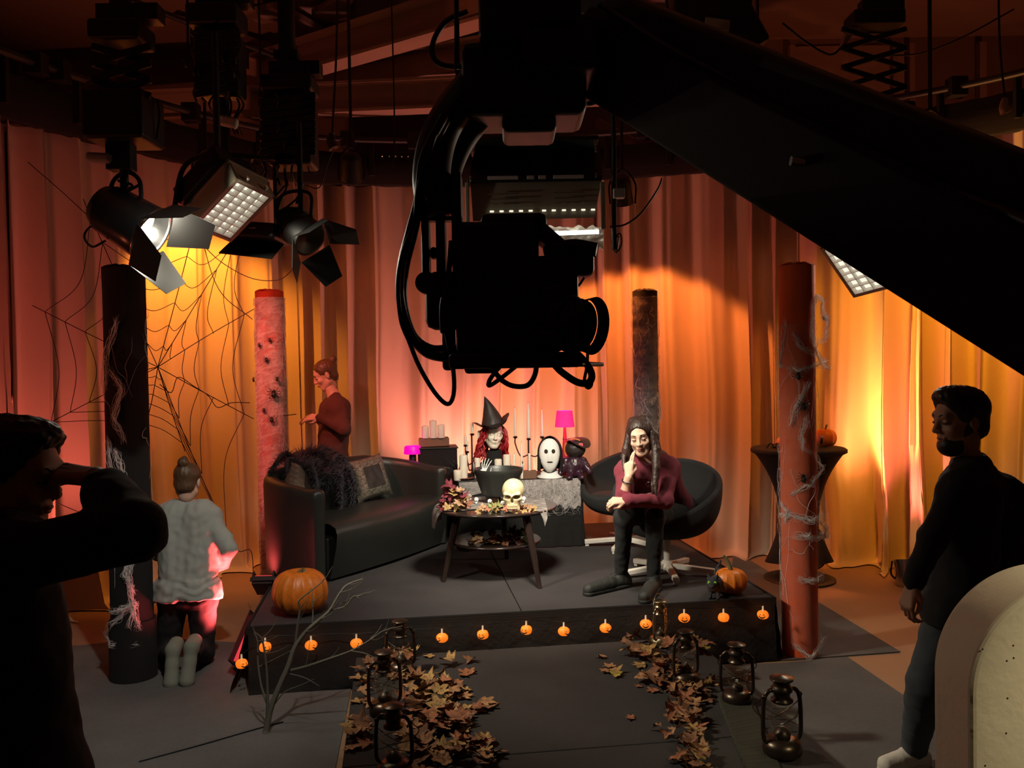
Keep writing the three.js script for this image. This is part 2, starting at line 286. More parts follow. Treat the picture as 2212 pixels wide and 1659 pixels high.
// n points into the room: check with the curve's middle
const inward = s => { const { p, t } = railAt(s); const n = V(-t.z, 0, t.x); if (n.dot(V(0, 0, -4).sub(p)) < 0) n.negate(); return { p, t, n }; };
function railS(px) { let best = 0, bd = 1e9; const r = ray(px, 800); for (let i = 0; i <= 1600; i++) { const p = rail.getPointAt(i / 1600); const d = abs(p.x / -p.z - r.x / -r.z); if (d < bd) { bd = d; best = i / 1600 * railLen; } } return best; }
const TOP = 3.8, tight = [[railS(700), 0.5], [railS(1690), 0.35], [railS(60), 0.5], [railS(1985), 0.5]];
function curtain(s0, s1, seed, label, amp = 1) {
  const n = Math.ceil((s1 - s0) / 0.016), R = rng(seed), ph = []; let a = R() * 6;
  for (let i = 0; i <= n; i++) { const s = s0 + (s1 - s0) * i / n; a += 0.016 * (1 + 0.5 * tight.reduce((m, c) => m + Math.exp(-(((s - c[0]) / c[1]) ** 2)), 0)) * 2 * PI / (0.40 + 0.24 * ns(s * 0.9, seed) + 0.12 * ns(s * 2.7, seed + 9)); ph.push(a); }
  const rows = [0, 0.02, 0.06, 0.12, 0.2, 0.3, 0.4, 0.5, 0.6, 0.7, 0.8, 0.87, 0.92, 0.96, 0.985, 1, 1.02];
  const g = sheet((u, v) => {
    const i = Math.round(u * n), s = s0 + (s1 - s0) * u, { p, t, n: nn } = inward(s);
    const r = rows[Math.round(v * (rows.length - 1))], y = max(0.012, TOP * (1 - r)), hang = 1 - y / TOP, drift = 0.9 * ns(s * 0.7, y * 0.45, seed);
    const bs = tight.reduce((m, c) => m + Math.exp(-(((s - c[0]) / c[1]) ** 2)), 0), q = ph[i] + drift * hang * 2.2, A = amp * (1 + 0.8 * bs) * (0.06 + 0.045 * ns(s * 1.3, 3.1, seed)) * (0.65 + 0.5 * hang);
    let o = A * (sin(q) + 0.3 * sin(2 * q + 1.1) + 0.15 * sin(3.3 * q)) + 0.03 * ns(s * 5, y * 1.3, seed) * hang;
    const side = A * 0.45 * cos(q);
    if (y < 0.7) o += 0.14 * pow(1 - y / 0.7, 2) * (0.7 + 0.6 * ns(s * 1.1, 8.8, seed));
    if (r > 0.99) o += 0.05 + (r > 1 ? 0.12 : 0) * (0.6 + ns(s * 3, 1.2));
    return p.clone().addScaledVector(nn, o).addScaledVector(t, side).setY(r > 1 ? 0.012 : y + (v === 0 ? 0.018 * cos(q * 0.5) : 0));
  }, n, rows.length - 1, [(s1 - s0) / 3, 1.2]);
  const c = solo('stage_curtain', label, 'curtain', g, M.curtain_cloth, 'cream curtains around the stage');
  return c;
}
const sA = railS(640), sB = railS(1277), sC = railS(1722);
curtain(0, railS(40), 41, 'cream curtain hanging furthest along the rail beside the raised-arm person', 1.7);
curtain(railS(40) - 0.06, sA + 0.05, 12, 'cream curtain behind the black yarn spider web', 1.15);
curtain(sA - 0.02, sB + 0.04, 23, 'cream curtain behind the leather sofa and candle table', 1.35);
curtain(sB - 0.02, sC + 0.04, 34, 'cream curtain behind the swivel armchairs', 1.2);
curtain(sC - 0.03, railLen, 45, 'cream curtain behind the covered bar table', 1.7);
{ // black pelmet band and rail along the curtain tops
  const n = 160, at2 = (u, y, off) => { const { p, n: nn } = inward(u * railLen); return p.clone().addScaledVector(nn, off).setY(y); };
  const t = thing('curtain_rail', 'black curved rail and pelmet above the cream curtains', 'rail', V(0, TOP, -8.9));
  const loop = [[0.05, 3.77], [0.16, 3.77], [0.17, 4.08], [0.05, 4.1], [0.05, 3.77]];
  partW(t, 'pelmet', sheet((u, v) => { const k = Math.round(v * 4); return at2(u, loop[k][1] + 0.02 * ns(u * 60, k), loop[k][0] - 0.02); }, n, 4), M.black_cloth);
  partW(t, 'rail_tube', sweep(Array.from({ length: 60 }, (_, i) => at2(i / 59, 4.2, 0.2)), 0.03, 180, 8), M.black_metal);
  for (let i = 0; i < 24; i++) { const u = (i + 0.5) / 24, p = at2(u, 4.0, 0.16); partW(t, 'hanger', box(0.05, 0.34, 0.05, p.x, 4.02, p.z), M.black_metal); }
  for (const x of [60, 110, 250, 400, 760, 905, 1400, 1420, 1490, 2080]) { const s = railS(x) / railLen, p = at2(s, 4.2, 0.18); partW(t, 'clamp', box(0.14, 0.16 + 0.05 * ns(x, 2), 0.12, p.x, 4.2, p.z), M.black_metal); }
  for (const [px, n] of [[835, 5], [1505, 2]]) for (let k = 0; k < n; k++) { const s = railS(px + k * 14) / railLen, p = at2(s, 4.05, 0.17); partW(t, 'rivet', sph(0.012, p.x, 4.05, p.z, 1, 8), M.steel); }
}

// ================================================================ stage platform
const FL = onY(540, 1500, 0), FR = onY(1672, 1425, 0);
const SU = FR.clone().sub(FL).setY(0), STW = SU.length(); SU.normalize();
const SV = V(SU.z, 0, -SU.x); if (SV.z > 0) SV.negate();
const STH = 0.4, STD = 2.75;
const S = (a, b, h = 0) => FL.clone().addScaledVector(SU, a).addScaledVector(SV, b).setY(h);
const STURN = Math.atan2(-SU.z, SU.x);
{
  const t = thing('stage_platform', 'low black stage platform draped with black cloth', 'stage', S(STW / 2, STD / 2, 0), STURN);
  const rowsB = [[0, 1.0], [1.0, 1.95], [1.95, STD]];
  for (const [b0, b1] of rowsB) for (let k = 0; k < 2; k++) {
    const g = new RoundedBoxGeometry(STW / 2 - 0.006, 0.03, b1 - b0 - 0.006, 1, 0.004);
    const uv = g.attributes.uv, p = g.attributes.position; for (let i = 0; i < p.count; i++) uv.setXY(i, p.getX(i) + k * 1.7, p.getZ(i) + b0);
    part(t, 'deck_panel', g.translate((k - 0.5) * STW / 2, STH - 0.015, STD / 2 - (b0 + b1) / 2), M.stage_carpet);
  }
  part(t, 'riser_frame', box(STW - 0.06, STH - 0.04, STD - 0.06, 0, (STH - 0.035) / 2, 0, 0, 0, 0, 0), M.black_metal);
  const skirt = (ax, az, bx, bz, seed, bulge = 0.03) => sheet((u, v) => {
    const L = Math.hypot(bx - ax, bz - az), nx = -(bz - az) / L, nz = (bx - ax) / L, y = STH * (1 - v) - 0.004 * (v < 0.01 ? 0 : 1) + 0.004;
    const o = 0.012 + v * bulge + 0.018 * v * (ns(u * L * 3.2, v * 2, seed) + 0.6 * ns(u * L * 9, v, seed + 4)) + 0.03 * ns(u * L * 1.1, v * 3, seed + 2) * v;
    return V(lerp(ax, bx, u) + nx * o, max(0.012, y), lerp(az, bz, u) + nz * o);
  }, 90, 10, [9, 1]);
  const hw = STW / 2, hd = STD / 2;
  part(t, 'front_skirt', skirt(-hw, hd, hw, hd, 3), M.black_cloth);
  part(t, 'side_skirt', skirt(-hw, -hd, -hw, hd, 8, 0.10), M.black_cloth);
  part(t, 'side_skirt', skirt(hw, hd, hw, -hd, 5, 0.05), M.black_cloth);
  part(t, 'edge_trim', [box(STW + 0.03, 0.05, 0.014, 0, STH - 0.022, hd + 0.008), box(0.014, 0.05, STD, -hw - 0.008, STH - 0.022, 0), box(0.014, 0.05, STD, hw + 0.008, STH - 0.022, 0)], M.black_cloth);
}
// runway step in front of the stage
const RWH = 0.2;
{
  const a0 = 0.62, a1 = 2.68, D = 4.2;
  const t = thing('runway', 'dark carpeted runway step leading up to the stage', 'step', S((a0 + a1) / 2, -0.06 - D / 2, 0), STURN);
  for (let k = 0; k < 3; k++) {
    const g = new RoundedBoxGeometry(a1 - a0, 0.03, D / 3 - 0.004, 1, 0.006), uv = g.attributes.uv, p = g.attributes.position; for (let i = 0; i < p.count; i++) uv.setXY(i, p.getX(i), p.getZ(i) + k);
    part(t, 'deck_panel', g.translate(0, RWH - 0.015, D / 2 - (k + 0.5) * D / 3), M.runway_carpet);
  }
  part(t, 'side_panel', box(0.02, RWH - 0.03, D, -(a1 - a0) / 2 + 0.012, (RWH - 0.03) / 2, 0), M.black_cloth);
  part(t, 'side_panel', box(0.02, RWH - 0.03, D, (a1 - a0) / 2 - 0.012, (RWH - 0.03) / 2, 0), M.black_cloth);
  // rough mat strip at the runway edge
  const R = rng(5), q = [onY(1545, 1500, RWH), onY(1612, 1478, RWH), onY(1700, 1690, RWH), onY(1620, 1690, RWH)];
  const m = solo('rough_mat', 'rough greenish mat strip under the hurricane lanterns on the runway', 'mat', sheet((u, v) => { const p = q[0].clone().lerp(q[1], u).lerp(q[3].clone().lerp(q[2], u), v); p.y = RWH + 0.012 + 0.004 * ns(u * 30, v * 60) ; if (u === 0 || u === 1 || v === 0 || v === 1) p.y = RWH + 0.001; return p; }, 30, 60), mt('mat_fibre', lin(0.085, 0.08, 0.05), 1.0, { bumpMap: rep(grainT, 3), bumpScale: 0.006, map: rep(cloudT, 14) }), undefined);
}

// ================================================================ pillars
const webStreak = noiseTex(512, (u, v) => { // gauzy spider webbing: fibres over clear cloth
  const a = tileNoise(u, v, 3, 3.3), k = 4, f = (z, n) => { const q = (v + 0.06 * sin(u * 2 * PI + z) + 0.05 * tileNoise(u, v, 3, z)) * n; return pow(clamp(1 - abs(tileNoise(u, ((q % 1) + 1) % 1, 5, z)) * 6, 0, 1), 2); }; const x = 0.42 + a * 0.9 + 0.35 * f(5.1, 2) + 0.3 * f(11.7, 3); return clamp(x * 0.8, 0.04, 0.95);
});
function gauze(name, rx, ry, opacity) { return mt(name, lin(0.75, 0.68, 0.66), 1, { alphaMap: rep(webStreak, rx, ry), transparent: true, opacity, side: THREE.DoubleSide }); }
function wool(R, fn, count, r0, r1, len) { // wiggly webbing strands on a surface fn(u, h, off)
  const out = [];
  for (let i = 0; i < count; i++) {
    let u = R(), h = R(); const du = (R() - 0.5) * len, dh = (R() - 0.5) * len * 1.2, pts = [], r = lerp(r0, r1, pow(R(), 3)), k = 6;
    for (let j = 0; j < k; j++) { pts.push(fn(u, clamp(h, 0, 1), 0.006 + 0.02 * R() * R())); u += du / k + (R() - 0.5) * 0.06; h += dh / k + (R() - 0.5) * 0.035; }
    out.push(sweep(pts, s => r * (0.35 + 0.65 * sin(PI * s)), 14, 4));
  }
  return out;
}
const mixV = (a, b, t) => a.clone().lerp(b, t);
function pillar(px, py, dia, topPx, mat, label, webLabel, opt) {
  const p = onY(px, py, 0).setY(0.01), d = -p.z, H = at(px, topPx, d).y - 0.01, r = dia / 2;
  p.z -= r; const t = thing('pillar', label, 'pillar', p);
  const dent = (a, y) => r * (1 + 0.035 * ns(cos(a) * 1.5, y * 2.2, sin(a) * 1.5 + px) + 0.012 * ns(cos(a) * 5, y * 9, sin(a) * 5));
  part(t, 'wrapped_tube', sheet((u, v) => { const a = -u * 2 * PI, y = H * v, rr = dent(a, y); return V(cos(a) * rr, y, sin(a) * rr); }, 48, 60, [2, 6]), mat);
  part(t, 'top_rim', sheet((u, v) => { const a = -u * 2 * PI, rr = dent(a, H) * (1 - 0.9 * v); return V(cos(a) * rr, H + 0.02 * sin(v * PI) + 0.015 * ns(cos(a) * 3, sin(a) * 3) * (1 - v) - (v > 0.6 ? 0.05 * (v - 0.6) : 0), sin(a) * rr); }, 48, 6), mat);
  if (opt.lower) part(t, 'bottom_band', cyl(r * 1.1, r * 1.12, opt.lower, 0, opt.lower / 2, 0), mat);
  const R = rng(px), surf = (u, h, off) => { const a = u * 2 * PI, y = lerp(opt.h0 ?? 0.02, opt.h1 ?? 0.98, h) * H, rr = dent(a, y) + off; return V(p.x + cos(a) * rr, p.y + y, p.z + sin(a) * rr); };
  const g = [...wool(R, surf, opt.n, opt.r0 ?? 0.0008, opt.r1 ?? 0.004, opt.len ?? 0.4)];
  for (const c of opt.clumps || []) { // thick twisted clumps traced from the photo, lying on the pillar's near face
    const pts = c.map(([x, y]) => { const q = at(x, y, d + r); let ox = clamp((q.x - p.x) / r, -1.3, 1.3), oz = abs(ox) < 1 ? sqrt(1 - ox * ox) * r : 0; return V(q.x, q.y, p.z + oz * 1.02 + 0.014); });
    for (let k = 0; k < 16; k++) { const sp = k < 4 ? 0.02 : 0.05, o = () => (R() - 0.5) * sp; const rr = k < 3 ? 0.0018 + 0.0022 * R() : 0.0006 + 0.001 * R(), fine = []; pts.forEach((q, i) => { fine.push(q); if (i + 1 < pts.length) fine.push(mixV(q, pts[i + 1], 0.33), mixV(q, pts[i + 1], 0.67)); }); g.push(sweep(fine.map(q => V(q.x + o(), q.y + o(), q.z + abs(o()) * 0.7)), s => rr * (0.35 + 0.65 * sin(PI * s)) * (0.6 + 0.9 * abs(ns(s * 9, k, px))), 40, 5)); }
  }
  const w = solo('cobweb', webLabel, 'cobweb', merge(g).translate(-p.x, -p.y, -p.z), M.web_white, undefined, p.clone(), 'stuff');
  if (opt.veil) {
    const vg = sheet((u, v) => { const a = -u * 2 * PI, y = lerp(opt.h0 ?? 0.02, opt.h1 ?? 0.98, v) * H, rr = dent(a, y) + 0.012 + 0.008 * ns(u * 9, v * 30); return V(cos(a) * rr, y, sin(a) * rr); }, 40, 60);
    const o = part(w, 'gauze', vg, opt.veil); 
  }
  return { p, r, H, d, surf };
}
const pilA = pillar(270, 1480, 0.25, 575, M.black_felt, 'tall black felt pillar beside the kneeling person', 'white cobweb strands hanging on the tall black felt pillar', { n: 34, lower: 0.36, r1: 0.003, h0: 0.2, clumps: [[[275, 690], [255, 760], [240, 850]], [[262, 800], [285, 840], [270, 900], [292, 950]], [[250, 940], [262, 1010], [285, 1060], [300, 1080]], [[270, 965], [283, 1000], [300, 1060]], [[308, 1185], [300, 1240], [305, 1290], [312, 1330], [318, 1350]], [[252, 1312], [280, 1305], [312, 1290], [300, 1340]], [[232, 1370], [262, 1335], [310, 1295]], [[228, 1368], [260, 1378], [314, 1375]], [[300, 1190], [292, 1230], [310, 1270]]] });
const pilB = pillar(588, 1303, 0.225, 628, M.orange_felt, 'red felt pillar veiled in cobweb behind the sofa arm', 'white gauzy cobweb wrapped round the red felt pillar', { n: 170, r1: 0.0016, h0: 0.0, len: 0.6, veil: gauze('web_veil_dense', 1, 3, 0.8) });
const pilC = pillar(1405, 1250, 0.22, 627, M.black_felt, 'black felt pillar rising behind the swivel armchairs', 'fine cobweb strands on the black pillar behind the armchairs', { n: 130, r0: 0.0006, r1: 0.002, h0: 0.25, len: 0.3, clumps: [[[1400, 870], [1420, 850], [1425, 900], [1405, 930]]], veil: gauze('web_veil_thin', 2, 4, 0.4) });
const pilD = pillar(1741, 1425, 0.225, 570, M.bright_orange_felt, 'bright orange felt pillar with cobweb wound round it', 'thick white cobweb wool wound round the orange felt pillar', { n: 70, r1: 0.0018, h0: 0.02, h1: 0.85, len: 0.5, veil: gauze('web_veil_light', 1, 3, 0.13), clumps: [[[1740, 668], [1752, 642], [1772, 650], [1776, 690], [1784, 685], [1780, 730], [1765, 742]], [[1745, 660], [1740, 720], [1752, 760], [1775, 790], [1790, 795]], [[1690, 690], [1686, 740], [1684, 790], [1710, 800], [1750, 790], [1785, 780]], [[1700, 720], [1715, 750], [1752, 770]], [[1682, 1108], [1700, 1110], [1740, 1118], [1776, 1108]], [[1685, 1085], [1694, 1105], [1690, 1125]], [[1702, 1150], [1735, 1150], [1776, 1162]], [[1765, 1120], [1780, 1140], [1783, 1160], [1770, 1150]], [[1704, 1380], [1738, 1408], [1780, 1372]], [[1696, 920], [1705, 880], [1735, 820]], [[1696, 1065], [1735, 1040], [1775, 1010], [1725, 965]], [[1726, 900], [1716, 940], [1722, 970]], [[1710, 1240], [1740, 1245], [1774, 1240]]] });
// ================================================================ lamps
// a can lamp: body, lens, yoke; its light leaves just in front of the lens
function canLamp(name, label, pos, aim, color, power, angle, pen, o = {}) {
  const t = thing(name, label, o.cat || 'lamp', pos, 0, o.group), L = o.len ?? 0.24, r = o.r ?? 0.09;
  const q = new THREE.Quaternion().setFromUnitVectors(V(0, 0, 1), aim.clone().sub(pos).normalize()), orient = g => { g.applyQuaternion(q); return g; };
  part(t, 'housing', orient(merge([tf(lathe([[0, -L], [r * 0.7, -L], [r * 0.95, -L * 0.8], [r, -L * 0.3], [r * 1.08, 0], [r * 1.02, 0], [r * 0.94, -0.03], [r * 0.9, -L * 0.4], [0, -L * 0.5]], 28), 0, 0, 0, PI / 2, 0, 0)])), o.mat || M.black_metal);
  const lens = mt('lens_glow_' + label.slice(0, 6).replace(/\W/g, '') + Object.keys(M).length, new THREE.Color(0x110805), 0.3, { emissive: color, emissiveIntensity: o.glow ?? 1.2 });
  part(t, 'lens', orient(tf(new THREE.CircleGeometry(r * 0.92, 28), 0, 0, -0.028)), lens);
  if (o.floor) { part(t, 'yoke', [sweep([V(-r - 0.02, 0, 0), V(-r - 0.03, -pos.y * 0.6, 0.02), V(0, -pos.y + 0.02, 0.03), V(r + 0.03, -pos.y * 0.6, 0.02), V(r + 0.02, 0, 0)], 0.009, 30, 6)], M.black_metal); }
  else { const s = 0.3; part(t, 'yoke', [sweep([V(-r - 0.02, 0, 0), V(-r - 0.02, s * 0.6, 0), V(0, s, 0), V(r + 0.02, s * 0.6, 0), V(r + 0.02, 0, 0)], 0.009, 30, 6), cyl(0.014, 0.014, (5.7 - pos.y - s), 0, s + (5.7 - pos.y - s) / 2, 0, 0, 0, 0, 8)], M.black_metal); }
  const l = new THREE.SpotLight(color, power, 0, angle, pen, 2); const dir = aim.clone().sub(pos).normalize(); l.position.copy(pos).addScaledVector(dir, 0.03); l.target.position.copy(aim); l.castShadow = true; l.shadow.radius = o.soft ?? 3; scene.add(l, l.target);
  return t;
}
const AMBER = lin(1, 0.225, 0.04), PINK = lin(1, 0.17, 0.13), RED = lin(1, 0.085, 0.085), ROSE = lin(1, 0.27, 0.22);
// amber washes hung above the curtain
canLamp('hung_wash_lamp', 'amber wash lamp hung above the yarn spider web', at(446, 400, 7.2), at(440, 740, 8.0), lin(1, 0.30, 0.03), 19, rad(46), 0.4, {});
canLamp('hung_wash_lamp', 'amber wash lamp hung behind the studio camera', at(1345, 440, 7.55), at(1385, 930, 8.6), AMBER, 19, rad(44), 0.10, {});
canLamp('hung_wash_lamp', 'amber wash lamp hung behind the crane arm', at(2010, 330, 6.0), at(2080, 760, 7.6), lin(1, 0.34, 0.012), 24, rad(42), 0.5, {});
canLamp('hung_wash_lamp', 'dim amber wash lamp hung over the standing person', at(760, 390, 7.6), at(770, 900, 8.8), lin(1, 0.2, 0.06), 1.2, rad(50), 0.6, {});
canLamp('hung_wash_lamp', 'dim amber wash lamp hung over the orange pillar', at(1640, 400, 7.0), at(1600, 900, 8.5), lin(1, 0.2, 0.04), 1, rad(50), 0.6, {});
canLamp('hung_wash_lamp', 'rose wash lamp hung behind the open scissor hoist', V(-2.36, 3.43, -5.2), V(-1.68, 1.6, -7.15), lin(1, 0.2, 0.13), 28, rad(21), 0.8, {});
// pink and rose uplights on the floor
canLamp('floor_wash_lamp', 'pink floor wash lamp behind the person with a raised arm', V(-3.22, 0.22, -5.75), V(-3.75, 1.75, -6.75), PINK, 9, rad(38), 0.8, { floor: true });
canLamp('floor_wash_lamp', 'pink floor wash lamp behind the candle plinth', V(-0.70, 0.45, -8.38), V(-0.55, 1.75, -8.95), ROSE, 15, rad(56), 0.9, { floor: true });
canLamp('floor_wash_lamp', 'rose floor wash lamp behind the candle table', V(0.2, 0.45, -8.36), V(0.12, 1.7, -8.95), lin(1, 0.30, 0.22), 8, rad(56), 0.9, { floor: true });
{ const p = onY(1958, 1262, 0).setY(0.2); canLamp('floor_wash_lamp', 'chrome rose floor wash lamp at the curtain foot beside the dark-clad walker', p, V(3.42, 1.5, -7.62), lin(1, 0.16, 0.12), 16, rad(40), 0.9, { floor: true, mat: M.steel, r: 0.1 }); }
{ // hot amber core of the same corner
  canLamp('floor_wash_lamp', 'small amber floor wash lamp behind the covered bar table', V(2.7, 0.16, -7.72), V(3.42, 1.42, -7.72), lin(1, 0.42, 0.1), 85, rad(20), 0.9, { floor: true, r: 0.06 });
}
// two red floods on the stage flank, shining at the kneeling person
function flood(label, a, b, aim, power, w, h) {
  const c = a.clone().add(b).multiplyScalar(0.5), t = thing('flood_lamp', label, 'lamp', c);
  const dir = aim.clone().sub(c).normalize(), X = b.clone().sub(a).normalize(), Y = dir.clone().cross(X).normalize(), Xo = Y.clone().cross(dir).normalize(), m = new THREE.Matrix4().makeBasis(Xo, Y, dir), L = a.distanceTo(b);
  const or = g => g.applyMatrix4(m);
  part(t, 'housing', or(merge([box(L, h, 0.06, 0, 0, -0.04), box(L, 0.012, 0.05, 0, h / 2, 0.005), box(L, 0.012, 0.05, 0, -h / 2, 0.005)])), M.black_metal);
  part(t, 'lens', or(box(L - 0.03, h - 0.02, 0.012, 0, 0, -0.004)), mt('flood_glow', lin(0.1, 0.01, 0.01), 0.2, { emissive: lin(1, 0.07, 0.09), emissiveIntensity: 0.7 }));
  for (const s of [-1, 1]) part(t, 'bracket', or(box(0.012, h + 0.06, 0.03, s * (L / 2 + 0.012), -0.02, -0.04)), M.black_metal);
  const l = new THREE.SpotLight(lin(1, 0.085, 0.085), power, 0, rad(48), 0.8, 2); l.position.copy(c).addScaledVector(dir, 0.03); l.target.position.copy(aim); l.castShadow = true; l.shadow.radius = 4; scene.add(l, l.target);
}
flood('slim red flood lamp leaning on the stage flank', S(-0.10, 0.28, 0.10), S(-0.07, 0.72, 0.32), V(-2.0, 0.62, -5.3), 20, 0.4, 0.10);
flood('square red flood lamp on the stage flank beside the sofa', S(-0.06, 0.95, 0.40), S(-0.04, 1.12, 0.44), V(-1.78, 1.55, -6.95), 5, 0.2, 0.14);

// lamps outside the view whose light the photo shows: a dim red uplight on the ceiling, a work lamp on the foam slab
canLamp('floor_wash_lamp', 'red floor uplight aimed at the ceiling beams', V(-5.6, 0.3, -3.2), V(-1.0, 5.6, -8.6), lin(1, 0.2, 0.09), 20, rad(36), 0.9, { floor: true });
canLamp('floor_wash_lamp', 'red floor uplight aimed at the wall above the crane', V(5.9, 0.3, -5.2), V(3.6, 4.9, -10.2), lin(1, 0.2, 0.07), 12, rad(34), 0.9, { floor: true });
canLamp('hung_wash_lamp', 'white work lamp hung over the foam slab', V(2.9, 3.4, -0.2), V(1.62, 1.15, -2.2), lin(1, 0.86, 0.55), 26, rad(9), 0.8, {});
canLamp('hung_wash_lamp', 'white wash lamp hung over the grey carpet and kneeling person', V(-0.4, 4.2, -2.2), V(-1.85, 0.55, -5.0), lin(1, 0.95, 0.84), 24, rad(21), 0.7, {});
// fluorescent soft panels with egg crate grids
function softPanel(label, c, X, Yd, w, h, power, nx, ny) { // X: long axis, Yd: second axis; light leaves along X x Y
  X = X.clone().normalize(); const dir = X.clone().cross(Yd).normalize(), Y = dir.clone().cross(X).normalize(), m = new THREE.Matrix4().makeBasis(X, Y, dir), or = g => g.applyMatrix4(m);
  const t = thing('soft_light_panel', label, 'studio light', c);
  part(t, 'housing', or(merge([box(w + 0.06, h + 0.06, 0.02, 0, 0, -0.13), box(w + 0.05, 0.02, 0.13, 0, h / 2 + 0.015, -0.065), box(w + 0.05, 0.02, 0.13, 0, -h / 2 - 0.015, -0.065), box(0.02, h + 0.05, 0.13, w / 2 + 0.015, 0, -0.065), box(0.02, h + 0.05, 0.13, -w / 2 - 0.015, 0, -0.065)])), M.grey_housing);
  part(t, 'control_box', or(merge([box(w * 0.5, h * 0.5, 0.1, 0, 0, -0.19)])), M.black_metal);
  part(t, 'diffuser', or(box(w, h, 0.006, 0, 0, -0.05)), mt('panel_glow', lin(0.5, 0.48, 0.42), 0.6, { emissive: lin(1, 0.93, 0.74), emissiveIntensity: 0.95 }));
  for (let i = 0; i <= nx; i++) part(t, 'grid_slat', or(box(0.003, h, 0.04, (i / nx - 0.5) * w, 0, -0.022, 0, 0, 0, 0)), M.white_paint);
  for (let j = 0; j <= ny; j++) part(t, 'grid_slat', or(box(w, 0.003, 0.04, 0, (j / ny - 0.5) * h, -0.022, 0, 0, 0, 0)), M.white_paint);
  for (const s of [-1, 1]) part(t, 'tube_cap', or(cyl(0.012, 0.012, 0.03, -w / 2 - 0.03, s * h * 0.3, -0.02, 0, 0, PI / 2, 10)), M.white_paint);
  const l = new THREE.RectAreaLight(lin(1, 0.90, 0.72), power, w, h); l.position.copy(c).addScaledVector(dir, 0.006); l.lookAt(c.clone().add(dir)); scene.add(l);
  return { t, or, m, dir, X, Y };
}
{
  const a = at(436, 486, 4.35), b = at(524, 415, 4.85), c = at(580, 437, 4.65); // near-left corner, far-left corner, far-right corner of the grid
  const X = b.clone().sub(a), Y0 = c.clone().sub(b), ctr = at(505, 457, 4.58);
  const w = 0.33, h = 0.22;
  const P = softPanel('lit soft light panel with egg crate grid beside the round spotlight', ctr, V(-0.74, -0.60, -0.30), V(0.5, -0.2, -0.85), w, h, 26, 8, 4);
  part(P.t, 'ballast_box', P.or(box(w + 0.02, h * 1.15, 0.12, 0, -0.05, -0.2, 0, 0, 0, 0.01)), M.black_metal);
  part(P.t, 'hanger', [cyl(0.018, 0.018, 0.8, -0.08, 0.55, 0, 0, 0, 0, 10), sweep([V(-0.3, 0, 0.05), V(-0.25, 0.25, 0), V(-0.05, 0.3, 0), V(0.2, 0.3, -0.1)], 0.014, 20, 8)], M.black_metal);
}
{
  const P = softPanel('lit soft light panel with egg crate grid below the crane arm', at(1855, 578, 6.0), V(0.62, -0.72, -0.30), V(0.51, 0.23, 0.83), 0.42, 0.30, 36, 7, 4);
  part(P.t, 'hanger', [cyl(0.018, 0.018, 1.1, 0.1, 0.6, -0.05, 0, 0, 0, 10)], M.black_metal);
}
